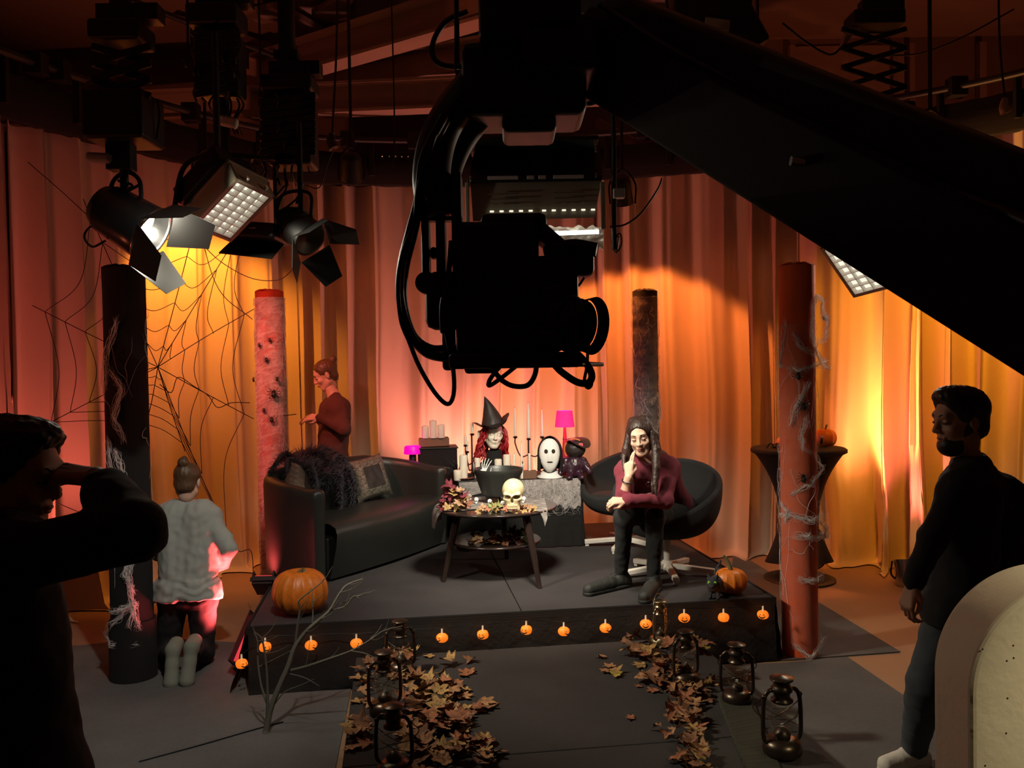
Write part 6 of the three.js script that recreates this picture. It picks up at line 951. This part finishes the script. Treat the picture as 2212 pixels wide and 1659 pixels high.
// a hand as capsules: wrist w, direction dir to the knuckles, nrm out of the back of the hand, thumb on side sd
function handPrims(w, dir, nrm, sd, curl, o = {}) {
  dir = dir.clone().normalize(); nrm = nrm.clone().addScaledVector(dir, -nrm.dot(dir)).normalize(); const side = dir.clone().cross(nrm).multiplyScalar(sd).normalize(), s = o.s ?? 1, out = [];
  const P = (a, b, c) => w.clone().addScaledVector(dir, a * s).addScaledVector(side, b * s).addScaledVector(nrm, c * s);
  const kn = [[0.088, 0.030], [0.092, 0.010], [0.088, -0.010], [0.080, -0.028]], ln = [0.95, 1.05, 0.98, 0.78], rd = 0.0086 * s;
  for (let i = 0; i < 4; i++) {
    const k = P(kn[i][0], kn[i][1], 0); out.push(cap(P(0.0, kn[i][1] * 0.45, 0), k, 0.015 * s, 0.0115 * s, 0.012));
    let c = curl[i], d = dir.clone().addScaledVector(side, (1.5 - i) * 0.06 * (o.spread ?? 1)).normalize(), n = nrm.clone(), p = k, tot = 0; const sg = [0.042, 0.027, 0.021];
    for (let j = 0; j < 3; j++) { tot += c * (j === 0 ? 0.9 : 1.1); const e = d.clone().multiplyScalar(cos(tot)).addScaledVector(n, -sin(tot)), q = p.clone().addScaledVector(e, sg[j] * ln[i] * s); out.push(cap(p, q, rd * (1 - 0.08 * j), rd * (0.93 - 0.1 * j), 0.004)); p = q; }
  }
  const tc = curl[4] ?? 0.3, t0 = P(0.022, 0.022, -0.004), t1 = P(0.05, 0.046 - 0.012 * tc, -0.014 - 0.012 * tc), t2 = P(0.08, 0.05 - 0.03 * tc, -0.018 - 0.025 * tc), t3 = P(0.103, 0.046 - 0.045 * tc, -0.02 - 0.035 * tc);
  out.push(cap(t0, t1, 0.0145 * s, 0.0115 * s, 0.01), cap(t1, t2, 0.0105 * s, 0.0095 * s, 0.004), cap(t2, t3, 0.0095 * s, 0.007 * s, 0.003));
  return out;
}
const torso = (J, g, w = 1) => { const hc = mid(J.hipL, J.hipR), sc = mid(J.shL, J.shR); return [cap(J.hipL, J.hipR, 0.098 * w + g, 0.098 * w + g, 0.04), cap(mid(J.hipL, hc, 0.35), mid(J.shL, sc, 0.42), 0.094 * w + g, 0.088 * w + g, 0.04), cap(mid(J.hipR, hc, 0.35), mid(J.shR, sc, 0.42), 0.094 * w + g, 0.088 * w + g, 0.04), cap(J.shL, J.shR, 0.056 + g, 0.056 + g, 0.05), cap(sc, J.neck, 0.07 + g * 0.5, 0.054 + g * 0.3, 0.05)]; };
const armP = (J, s, g, to = 1) => { const sh = J['sh' + s], el = J['el' + s], wr = mid(el, J['wr' + s], to); return [cap(sh, el, 0.05 + g * 1.2, 0.041 + g, 0.03), cap(el, wr, 0.041 + g, lerp(0.041, 0.028, to) + g, 0.02)]; };
const legP = (J, s, g, to = 1) => { const h = J['hip' + s], k = J['kn' + s], a = mid(k, J['an' + s], to); return [cap(h, k, 0.084 + g, 0.056 + g, 0.03), cap(k, a, 0.056 + g, lerp(0.056, 0.038, to) + g, 0.025)]; };
const fold = (a, f, seed = 0) => (x, y, z) => a * (ns(x * f + seed, y * f * 0.8, z * f) + 0.5 * ns(x * f * 2.3, y * f * 2.3 + seed, z * f * 2.3)) ;
function person(label, base, J, o) {
  const t = thing('person', label, 'person', base), sk = o.skin || M.skin;
  const body = [...torso(J, 0), ...armP(J, 'L', 0), ...armP(J, 'R', 0), ...legP(J, 'L', 0), ...legP(J, 'R', 0), cap(J.neck, J.headBase, 0.053, 0.05, 0.02)];
  for (const s of ['L', 'R']) body.push(cap(mid(J['an' + s], J['toe' + s], 0.25).add(V(0, o.sole === undefined ? 0 : -0.04, 0)), J['toe' + s], 0.026, 0.024, 0.02));
  const hm = HM(J.head, ...o.head, o.hs ?? 1), gs = [sdfGeo(body, 0.012), sdfGeo(headPrims(o), 0.0045).applyMatrix4(hm)];
  for (const h of o.hands) gs.push(sdfGeo(handPrims(...h), 0.004));
  partW(t, 'body', merge(gs), sk);
  const up = mid(J.shL, J.shR).sub(mid(J.hipL, J.hipR)).normalize(), hem = mid(J.hipL, J.hipR).addScaledVector(up, o.hem ?? -0.05);
  partW(t, 'sweater', wrinkle(sdfGeo([...torso(J, 0.016, o.girth ?? 1), ...armP(J, 'L', 0.013, o.cuffL ?? 0.95), ...armP(J, 'R', 0.013, o.cuffR ?? 0.95), ...(o.extra || []), cut(hem, up.clone().negate()), ell(J.headBase.clone().addScaledVector(up, 0.02), [0.068, 0.068, 0.068], 0.01, true)], o.cell ?? 0.0105), o.folds || fold(0.008, 11)), o.top);
  partW(t, 'trousers', wrinkle(sdfGeo([...legP(J, 'L', o.legG ?? 0.012, o.legTo ?? 1), ...legP(J, 'R', o.legG ?? 0.012, o.legTo ?? 1), cap(J.hipL, J.hipR, 0.106, 0.106, 0.04), cap(mid(J.hipL, J.hipR), mid(J.hipL, J.hipR).addScaledVector(up, 0.06), 0.1, 0.1, 0.03)], 0.0105), fold(0.006, 13, 4)), o.pants);
  if (o.sole !== undefined) for (const s of ['L', 'R']) {
    const a = J['an' + s], b = J['toe' + s], y = o.soleY ? o.soleY[s] : o.sole, f = b.clone().sub(a).setY(0).normalize(), heel = a.clone().addScaledVector(f, -0.035).setY(y + 0.04), toe = b.clone().setY(y + 0.036);
    const sh = partW(t, 'shoe', wrinkle(sdfGeo([cap(heel, toe, 0.042, 0.036, 0.02), cap(mid(heel, toe, 0.45).add(V(0, 0.012, 0)), toe, 0.044, 0.034, 0.02), cap(a.clone(), heel, 0.044, 0.04, 0.03), cut(V(0, y + 0.012, 0), V(0, -1, 0))], 0.007), fold(0.002, 40)), o.shoe);
    const solep = sdfGeo([cap(heel.clone().setY(y + 0.014), toe.clone().setY(y + 0.014), 0.047, 0.041, 0.02), cut(V(0, y + 0.026, 0), V(0, 1, 0)), cut(V(0, y + 0.001, 0), V(0, -1, 0))], 0.006); partW(sh, 'outsole', solep, o.outsole || o.shoe);
    const R = rng(5); for (let i = 0; i < 4; i++) { const m = mid(a, toe, 0.25 + 0.13 * i).setY(y + 0.098 - 0.012 * i), sd = V(-f.z, 0, f.x).multiplyScalar(0.026); partW(sh, 'lace', sweep([m.clone().add(sd), m.clone().add(V(0, 0.008, 0)), m.clone().sub(sd)], 0.003, 8, 5), o.lace || M.shoe_black); }
  }
  const hp = (o.hair || []).concat(o.hairCuts ?? [cut(V(0, 0.092, 0.078), V(0, -0.5, 0.87)), cut(V(0, -0.07, 0), V(0, -1, 0.25))]);
  partW(t, 'hair', wrinkle(sdfGeo(hp, 0.005), o.hairFold || ((x, y, z) => 0.0035 * ns(x * 70, y * 22, z * 70))).applyMatrix4(hm), o.hairM);
  const face = (n, g, m) => partW(t, n, g.applyMatrix4(hm), m);
  const lid = mt('lash', lin(0.03, 0.015, 0.01), 0.7), lip = o.lip || mt('lip_' + base.x.toFixed(1), lin(0.42, 0.14, 0.11), 0.5);
  for (const s of [-1, 1]) { face('eyebrow', sweep([V(s * 0.014, 0.034, 0.0885), V(s * 0.031, 0.040, 0.087), V(s * 0.047, 0.035, 0.077)], u => 0.0035 * (1.2 - u * 0.8), 10, 5), o.hairM); face('eyelash', sweep([V(s * 0.019, 0.009, 0.0835), V(s * 0.031, 0.006, 0.0865), V(s * 0.044, 0.009, 0.0795)], 0.0028, 10, 5), lid); }
  face('lips', merge([sweep([V(-0.021, -0.055, 0.082), V(-0.007, -0.052, 0.0915), V(0, -0.0535, 0.092), V(0.007, -0.052, 0.0915), V(0.021, -0.055, 0.082)], u => 0.0016 + 0.0036 * sin(PI * u), 12, 6), sweep([V(-0.018, -0.058, 0.082), V(0, -0.063, 0.0885), V(0.018, -0.058, 0.082)], u => 0.0014 + 0.0045 * sin(PI * u), 10, 6)]), lip);
  return { t, hm };
}
const scalp = (g = 0, x = []) => [ell(V(0, 0.05, -0.02), [0.080 + g, 0.086 + g, 0.101 + g], 0.01), ell(V(0, -0.02, -0.055), [0.062 + g, 0.06, 0.05 + g], 0.02), ...x];

{ // kneeling person seen from behind
  const K = (x, y, d) => at(x, y, d), J = { head: K(405, 1043, 5.47), headBase: K(404, 1075, 5.48), neck: K(403, 1098, 5.46), shL: K(360, 1118, 5.45), shR: K(452, 1116, 5.45), elL: K(342, 1192, 5.52), elR: K(494, 1185, 5.38), wrL: K(356, 1185, 5.74), wrR: K(478, 1222, 5.60), hipL: K(376, 1282, 5.38), hipR: K(436, 1282, 5.38), knL: K(362, 1425, 5.5).setY(0.075), knR: K(440, 1425, 5.5).setY(0.075), anL: K(374, 1404, 5.19), anR: K(414, 1398, 5.19), toeL: K(370, 1474, 5.13), toeR: K(404, 1470, 5.13) };
  const f = V(0, 0, -1);
  const o = person('person in grey sweatshirt kneeling with back turned beside the black pillar', V(J.toeL.x, 0.009, -5.2), J, { head: [PI + 0.06, 0.24, 0.02], hands: [[J.wrL, V(0.3, 0.2, -1), V(0, 1, 0.2), -1, [0.5, 0.5, 0.5, 0.5, 0.4]], [J.wrR, V(-0.3, 0.1, -1), V(0, 1, 0.2), 1, [0.5, 0.5, 0.5, 0.5, 0.4]]], top: M.grey_knit, pants: M.dark_jeans, hairM: M.hair_brown, hem: -0.04, girth: 1.13, legTo: 0.72, hair: scalp(0, [ell(V(0.005, 0.118, -0.095), [0.036, 0.034, 0.034], 0.012), ell(V(0.0, 0.145, -0.10), [0.016, 0.014, 0.016], 0.01)]), hairCuts: [cut(V(0, 0.092, 0.07), V(0, -0.5, 0.87)), cut(V(0, -0.065, 0), V(0, -1, -0.1))], folds: (x, y, z) => 0.012 * ns(x * 22, y * 4.5, z * 8) + 0.006 * ns(x * 30, y * 24, z * 20) + (y < 0.62 ? 0.004 * sin(y * 95 + 6 * ns(x * 8, y * 6)) : 0), extra: [] });
  for (const s of ['L', 'R']) { const a = J['an' + s], b = J['toe' + s]; partW(o.t, 'sock', sdfGeo([cap(a.clone().add(V(0, 0.02, -0.05)), a, 0.046, 0.044, 0.02), cap(a, mid(a, b, 0.45), 0.044, 0.037, 0.02), cap(mid(a, b, 0.45), b, 0.038, 0.047, 0.02)], 0.006), M.sock_grey); }
}
{ // person standing in profile behind the sofa
  const d = 7.45, K = (x, y, q) => at(x, y, q ?? d), J = { head: K(703, 812), headBase: K(713, 838), neck: K(722, 856), shL: K(733, 884, 7.31), shR: K(716, 884, 7.61), elL: K(744, 928, 7.17), elR: K(716, 930, 7.65), wrL: K(692, 902, 7.25), wrR: K(688, 905, 7.51), hipL: K(720, 1000, 7.37), hipR: K(714, 1000, 7.53) };
  for (const s of ['L', 'R']) { const h = J['hip' + s]; J['kn' + s] = h.clone().add(V(-0.02, -0.38, 0)); J['an' + s] = h.clone().setY(DK + 0.09); J['toe' + s] = J['an' + s].clone().add(V(-0.15, -0.055, 0.02)); }
  person('person in dark brown jumper standing behind the sofa tying yarn', V(J.hipL.x, DK, -7.45), J, { head: [-PI / 2 + 0.28, 0.42, 0], hs: 1.04, hands: [[J.wrL, V(-1, 0.05, -0.1), V(0, 0.75, 0.65), -1, [0.35, 0.4, 0.45, 0.5, 0.5]], [J.wrR, V(-1, 0.12, 0.1), V(0, 0.7, -0.7), 1, [0.4, 0.45, 0.5, 0.55, 0.5]]], top: M.brown_knit, pants: M.dark_jeans, hairM: M.hair_brown, hem: -0.02, girth: 1.16, sole: DK, shoe: M.shoe_black, cuffL: 0.98, hair: scalp(0, [ell(V(0, 0.10, -0.115), [0.034, 0.034, 0.032], 0.012)]), hairCuts: [cut(V(0, 0.09, 0.07), V(0, -0.42, 0.9)), cut(V(0, -0.03, 0.02), V(0, -0.9, 0.45))] });
}
// small print and a thin chain laid on the seated person's sweatshirt where the photo shows them
function stickPrint(o) {
  const sw = o.t.children.find(c => c.name === 'sweater'); o.t.updateMatrixWorld(true);
  const hit = (x, y) => { const h = new THREE.Raycaster(camera.position.clone(), ray(x, y).normalize()).intersectObject(sw, false)[0]; return h ? h.point.addScaledVector(h.face.normal, 0.002) : null; };
  const line = (pts, r, m, n) => { const q = pts.map(p => hit(...p)).filter(Boolean); if (q.length > 1) partW(o.t, n, sweep(q, r, q.length * 5, 4), m); };
  const ink = mt('white_print', lin(0.55, 0.5, 0.5), 0.9);
  for (const p of [[[1394, 1043], [1399, 1051], [1402, 1047]], [[1400, 1044], [1405, 1054], [1407, 1044]], [[1397, 1042], [1403, 1041]]]) line(p, 0.002, ink, 'chest_print');
  line([[1380, 1062], [1390, 1061], [1402, 1060]], 0.0008, ink, 'chest_print'); for (let i = 0; i < 5; i++) line([[1382 + i * 5, 1066], [1384 + i * 5, 1063], [1385.5 + i * 5, 1066]], 0.0009, ink, 'chest_print');
  line([[1376, 1003], [1384, 1020], [1394, 1032]], 0.0012, M.brass, 'necklace');
}
{ // person seated on the swivel chair, hand at the mouth
  const K = at, J = { head: K(1384, 945, 5.62), headBase: K(1398, 985, 5.70), neck: K(1402, 1003, 5.72), shR: K(1352, 1018, 5.68), shL: K(1445, 1010, 5.80), elR: K(1347, 1083, 5.52), elL: K(1436, 1082, 5.55), wrR: K(1358, 1030, 5.47), wrL: K(1352, 1082, 5.42), hipR: K(1428, 1100, 6.02), hipL: K(1472, 1098, 6.08), knR: K(1348, 1118, 5.60), knL: K(1414, 1118, 5.58), anR: K(1342, 1240, 5.72), anL: K(1412, 1252, 5.62) };
  J.anR.y = DK + 0.1; J.anL.y = DK + 0.1; J.toeR = onY(1272, 1276, DK + 0.03); J.toeL = onY(1392, 1292, DK + 0.03);
  const o = person('person in maroon sweatshirt seated on the swivel armchair, hand at mouth', V(J.anL.x, DK, -5.75), J, { head: [-0.30, 0.20, 0.14], hs: 1.0, hands: [[J.wrR, V(0.05, 1, -0.12), V(-0.7, 0.1, 0.75), 1, [0.08, 0.3, 1.2, 1.3, 0.9], { s: 0.95, spread: 0.8 }], [J.wrL, V(-1, 0.02, 0.12), V(-0.1, 0.85, 0.5), -1, [0.8, 0.85, 0.9, 0.9, 0.5], { s: 0.95 }]], top: M.maroon_knit, pants: M.black_knit, hairM: M.hair_dark, hem: 0.0, cuffR: 0.30, cuffL: 0.97, sole: DK, shoe: M.shoe_black, legG: 0.006, hair: scalp(0.004, [cap(V(-0.04, 0.11, -0.02), V(-0.082, 0.0, -0.005), 0.028, 0.022, 0.02), cap(V(-0.082, 0.0, -0.005), V(-0.085, -0.16, 0.02), 0.022, 0.016, 0.02), cap(V(0.04, 0.11, -0.02), V(0.085, 0.0, -0.01), 0.03, 0.03, 0.02), cap(V(0.085, 0.0, -0.01), V(0.092, -0.11, 0.045), 0.030, 0.034, 0.03), cap(V(0.092, -0.11, 0.045), V(0.07, -0.22, 0.13), 0.034, 0.030, 0.03), cap(V(0.07, -0.22, 0.13), V(0.05, -0.33, 0.17), 0.030, 0.014, 0.03)]), hairCuts: [cut(V(0, 0.104, 0.078), V(0, -0.30, 0.95))], hairFold: (x, y, z) => 0.003 * ns(x * 110, y * 8, z * 60) });
  stickPrint(o);
  const R = rng(33), lk = []; // long hair falling over both shoulders, in soft locks
  for (let i = 0; i < 15; i++) { const s = i < 4 ? -1 : 1, q = R(), L = s > 0 ? 0.27 + 0.09 * R() : 0.16 + 0.06 * R(), b = (u, w) => (R() - 0.5) * w; const pts = [V(s * 0.075 + b(0, 0.01), 0.03, -0.03 + 0.04 * q), V(s * (0.088 + 0.012 * q), -0.07, -0.02 + 0.06 * q), V(s * (0.092 + 0.01 * q), -L * 0.55, 0.05 + 0.06 * q), V(s * (0.06 + 0.04 * q), -L, 0.13 + 0.05 * q)]; const r = [0.024, 0.022, 0.018, 0.006]; for (let k = 0; k < 3; k++) lk.push(cap(pts[k], pts[k + 1], r[k], r[k + 1], 0.012)); }
  partW(o.t, 'long_hair', wrinkle(sdfGeo(lk, 0.005), (x, y, z) => 0.0035 * ns(x * 150, y * 4, z * 150)).applyMatrix4(new THREE.Matrix4().compose(J.head, new THREE.Quaternion().setFromEuler(new THREE.Euler(0.10, -0.30, 0.06, 'YXZ')), V(1, 1, 1))), M.hair_dark);
  const wr = mid(J.elR, J.wrR, 0.82), ax = J.wrR.clone().sub(J.elR).normalize(); partW(o.t, 'bracelet', new THREE.TorusGeometry(0.036, 0.0045, 8, 28).applyQuaternion(new THREE.Quaternion().setFromUnitVectors(V(0, 0, 1), ax)).translate(wr.x, wr.y, wr.z), M.black_gloss);
}
{ // silhouetted person with a hand raised to the brow
  const K = (x, y, d = 2.0) => at(x, y, d), J = { head: K(36, 1030), headBase: K(8, 1105), neck: K(0, 1145), shR: K(10, 1212, 1.86), shL: K(-10, 1205, 2.16), elR: K(292, 1147, 1.84), elL: K(60, 1420, 2.24), wrR: K(208, 1032, 2.0), wrL: K(100, 1600, 2.2), hipR: K(62, 1700, 1.9), hipL: K(55, 1700, 2.1) };
  for (const s of ['L', 'R']) { const h = J['hip' + s]; J['kn' + s] = h.clone().add(V(0.02, -0.42, 0)); J['an' + s] = h.clone().setY(0.09); J['toe' + s] = J['an' + s].clone().add(V(0.17, -0.055, 0)); }
  person('dark silhouetted person shading the eyes with a raised hand', V(J.hipR.x, 0.009, -2.0), J, { male: true, skin: M.skin_tan, head: [PI / 2 - 0.1, 0.20, 0], hs: 1.02, hands: [[J.wrR, V(-1, 0.15, 0.0), V(0.1, 1, 0.35), 1, [0.75, 0.75, 0.8, 0.9, 0.6]], [J.wrL, V(0.2, -1, 0), V(0.9, 0.2, 0.1), 1, [0.4, 0.4, 0.4, 0.4, 0.4]]], top: M.black_knit, pants: M.dark_jeans, hairM: M.hair_black, hem: -0.08, girth: 1.12, sole: 0.009, shoe: M.shoe_black, cuffR: 0.82, extra: [cap(J.shR, J.elR, 0.07, 0.06, 0.03), cap(J.elR, mid(J.elR, J.wrR, 0.75), 0.062, 0.046, 0.03)], hair: scalp(0.006, [ell(V(0, 0.10, 0.035), [0.062, 0.04, 0.055], 0.02)]), hairFold: (x, y, z) => 0.006 * ns(x * 60, y * 60, z * 60) });
}
{ // bearded person walking past
  const K = (x, y, d = 3.6) => at(x, y, d), J = { head: K(2072, 912), headBase: K(2088, 975), neck: K(2098, 1005), shL: K(2068, 1058, 3.46), shR: K(2182, 1090, 3.76), elL: K(2014, 1168, 3.40), elR: K(2235, 1180, 3.8), wrL: K(1972, 1262, 3.36), wrR: K(2240, 1290, 3.75), hipL: K(2062, 1318, 3.5), hipR: K(2140, 1318, 3.68), knL: K(2000, 1475, 3.62), knR: K(2120, 1520, 3.6), anL: K(1975, 1625, 3.95), anR: K(2170, 1715, 3.6) };
  J.anL.y = 0.095; J.toeL = onY(1915, 1652, 0.035); J.anR.y = 0.12; J.toeR = J.anR.clone().add(V(-0.15, -0.06, -0.08));
  const o = person('bearded person in dark jumper and jeans walking past the orange pillar', V(J.anL.x, 0.0, -3.8), J, { male: true, skin: M.skin_tan, head: [-PI / 2 + 0.12, 0.10, 0], hs: 1.08, hands: [[J.wrL, V(-0.35, -1, 0.05), V(-0.9, 0.3, 0.3), -1, [0.6, 0.65, 0.7, 0.75, 0.5]], [J.wrR, V(0, -1, 0), V(0.9, 0, -0.2), 1, [0.5, 0.5, 0.5, 0.5, 0.4]]], top: M.black_knit, pants: M.blue_jeans, hairM: M.hair_black, hem: -0.06, girth: 1.22, sole: 0.001, soleY: { L: 0.001, R: 0.03 }, extra: [cap(J.neck, J.shR, 0.062, 0.066, 0.04), cap(J.neck, J.shL, 0.062, 0.062, 0.04)], shoe: M.shoe_white, outsole: M.shoe_white, lace: M.shoe_white, legG: 0.02, hair: scalp(0.005, [ell(V(0, 0.105, 0.03), [0.066, 0.042, 0.06], 0.02)]) });
  partW(o.t, 'beard', sdfGeo([ell(V(0, -0.085, 0.045), [0.05, 0.045, 0.05], 0.02), cap(V(-0.055, -0.02, 0.0), V(-0.03, -0.09, 0.04), 0.022, 0.022, 0.02), cap(V(0.055, -0.02, 0.0), V(0.03, -0.09, 0.04), 0.022, 0.022, 0.02), cap(V(-0.022, -0.043, 0.084), V(0.022, -0.043, 0.084), 0.007, 0.007, 0.008), cut(V(0, -0.03, 0.06), V(0, 0.8, 0.6)), cut(V(0, -0.14, 0), V(0, -1, 0))], 0.005).applyMatrix4(o.hm), M.hair_black);
}
// ================================================================ camera crane in the foreground
{
  const A = at(1470, 222, 2.6), B = at(2212, 628, 1.67), dir = B.clone().sub(A).normalize(), a = A.clone().addScaledVector(dir, -0.62), b = B.clone().addScaledVector(dir, 0.75);
  const t = thing('camera_crane', 'big black camera crane arm sloping across the studio', 'camera crane', a.clone());
  partW(t, 'arm_beam', beam(a, b, 0.16, 0.235, 0.012), mt('crane_paint', lin(0.014, 0.009, 0.007), 0.95));
  const A2 = at(1470, 82, 2.62), B2 = at(2212, 402, 1.72), d2 = B2.clone().sub(A2).normalize();
  partW(t, 'upper_tube', beam(A2.clone().addScaledVector(d2, -0.6), B2.clone().addScaledVector(d2, 0.7), 0.1, 0.12, 0.02), M.black_metal);
  partW(t, 'arm_cable', sweep([at(1296, 12, 2.78), at(1470, 118, 2.5), at(1711, 238, 2.22), at(1996, 386, 1.86), at(2212, 474, 1.6), at(2400, 560, 1.4)], 0.011, 60, 8), M.rubber);
  partW(t, 'arm_bolt', tf(cyl(0.012, 0.012, 0.06, 0, 0, 0, 0, 0, PI / 2 - 0.1, 14), ...at(1735, 350, 2.07).toArray()), M.steel);
  const px = (x0, y0, x1, y1, d, th, bv = 0.012) => { const p = at(x0, y0, d), q = at(x1, y1, d); return box(abs(q.x - p.x), abs(p.y - q.y), th, (p.x + q.x) / 2, (p.y + q.y) / 2, -d, 0, 0, 0, bv); };
  partW(t, 'arm_head', [px(1035, -40, 1250, 120, 2.8, 0.3, 0.03), px(1120, 60, 1290, 175, 2.78, 0.26, 0.03)], M.black_metal);
  partW(t, 'pan_motor', [px(1000, 118, 1262, 268, 2.85, 0.26, 0.03), px(1085, 262, 1200, 300, 2.85, 0.2, 0.02)], M.black_metal);
  partW(t, 'curved_bracket', [sweep([at(1060, 150, 2.85), at(1000, 210, 2.8), at(950, 290, 2.75), at(932, 380, 2.7), at(945, 470, 2.7)], 0.06, 40, 12), sweep([at(1080, 210, 2.9), at(1010, 290, 2.85), at(975, 360, 2.8), at(965, 420, 2.75)], 0.04, 30, 10)], M.black_metal);
  for (const [x0, y0, x1, y1] of [[910, 375, 930, 600], [941, 375, 965, 640], [975, 375, 1003, 700]]) partW(t, 'side_bar', px(x0, y0, x1, y1, 2.7, 0.09), M.black_metal);
  partW(t, 'side_bar_link', [px(910, 470, 1000, 478, 2.7, 0.05), px(930, 535, 945, 560, 2.7, 0.05)], M.black_metal);
  partW(t, 'tilt_plate', px(918, 588, 1010, 712, 2.7, 0.08, 0.03), M.black_metal);
  partW(t, 'tilt_knob', cyl(0.034, 0.034, 0.05, ...at(922, 612, 2.68).toArray(), PI / 2, 0, 0, 20), M.black_metal);
  partW(t, 'round_badge', cyl(0.012, 0.012, 0.006, ...at(926, 426, 2.645).toArray(), PI / 2, 0, 0, 20), M.grey_plastic);
  partW(t, 'mounting_plate', [px(975, 765, 1250, 793, 2.7, 0.26), beam(at(1160, 778, 2.7), at(1282, 788, 2.62), 0.2, 0.012), px(1005, 790, 1078, 806, 2.7, 0.12), px(955, 700, 985, 800, 2.7, 0.05), px(1003, 690, 1012, 770, 2.7, 0.04), px(1018, 740, 1040, 770, 2.7, 0.04)], M.black_metal);
  const cable = (pts, r, d = 2.66) => partW(t, 'cable', sweep(pts.map(p => at(p[0], p[1], d)), r, pts.length * 8, 8), M.rubber);
  cable([[960, 250], [915, 340], [903, 430], [885, 500], [868, 570], [864, 640], [882, 712], [915, 758], [958, 772], [1010, 766]], 0.014);
  cable([[965, 260], [922, 350], [908, 440], [893, 510], [876, 580], [872, 650], [892, 722], [930, 752], [975, 752], [1015, 756]], 0.012, 2.68);
  cable([[940, 290], [905, 400], [895, 480], [872, 540], [860, 610], [866, 690], [884, 738], [905, 790], [935, 842], [960, 870], [974, 868], [981, 840], [978, 790], [966, 730], [957, 680]], 0.007, 2.64);
  cable([[1150, 758], [1110, 795], [1062, 831], [1056, 826], [1068, 806], [1100, 770]], 0.007, 2.6); cable([[1066, 800], [1085, 822], [1110, 834], [1140, 832], [1156, 808], [1158, 775], [1150, 750]], 0.008, 2.58);
  cable([[1185, 745], [1225, 748], [1262, 780], [1278, 808], [1272, 826], [1248, 826], [1215, 805], [1195, 785]], 0.011, 2.58); cable([[1270, 750], [1268, 790], [1262, 825], [1270, 838], [1278, 830], [1276, 805]], 0.005, 2.58);
  cable([[1010, 25], [965, 45], [938, 85], [935, 120], [955, 140], [1000, 145]], 0.009, 2.8); cable([[985, -20], [986, 80], [985, 150]], 0.007, 2.7); cable([[975, 520], [968, 600], [955, 660], [956, 720]], 0.008, 2.62);
  // the studio camera it carries
  const cp = at(1110, 765, 2.7), c = thing('studio_camera', 'black broadcast camera hanging from the crane head', 'camera', cp);
  partW(c, 'body', [px(985, 490, 1165, 765, 2.72, 0.22, 0.02), px(1150, 560, 1246, 690, 2.7, 0.2, 0.02), px(1040, 470, 1180, 520, 2.72, 0.18, 0.02), beam(at(1140, 480, 2.7), at(1215, 545, 2.7), 0.14, 0.05, 0.012)], M.black_metal);
  partW(c, 'handle', [px(1185, 540, 1282, 598, 2.66, 0.1, 0.02), sweep([at(1180, 545, 2.66), at(1235, 532, 2.62), at(1290, 540, 2.6)], 0.022, 16, 10)], M.black_metal);
  const lc = at(1262, 702, 2.55), q = new THREE.Quaternion().setFromUnitVectors(V(0, 1, 0), V(0.72, -0.12, 0.55).normalize()), or = g => g.applyQuaternion(q).translate(lc.x, lc.y, lc.z);
  partW(c, 'lens', or(merge([lathe([[0, -0.24], [0.055, -0.24], [0.06, -0.1], [0.075, -0.09], [0.078, -0.02], [0.072, 0.0], [0.066, 0.0], [0.06, -0.03], [0, -0.05]], 32), tf(new THREE.TorusGeometry(0.08, 0.008, 8, 32), 0, -0.05, 0, PI / 2, 0, 0), box(0.05, 0.12, 0.04, 0.0, -0.09, 0.075), box(0.05, 0.1, 0.03, 0.07, -0.06, 0)])), M.black_metal);
  partW(c, 'lens_shade', or(sheet((u, v) => { const a = u * 2 * PI; return V(cos(a) * (0.076 + 0.01 * v), v * 0.035, sin(a) * (0.076 + 0.01 * v)); }, 32, 3)), mt('lens_hood_rubber', lin(0.02, 0.016, 0.014), 0.6, { side: THREE.DoubleSide }));
  partW(c, 'viewfinder', [px(1165, 615, 1222, 740, 2.62, 0.12, 0.015), px(1090, 700, 1215, 762, 2.66, 0.12, 0.02)], M.black_metal);
  partW(c, 'slung_strap', sweep([at(1240, 605, 2.66), at(1232, 612, 2.66), at(1248, 618, 2.66), at(1262, 600, 2.66)], 0.004, 16, 6), M.rubber);
}
renderer.render(scene, camera);
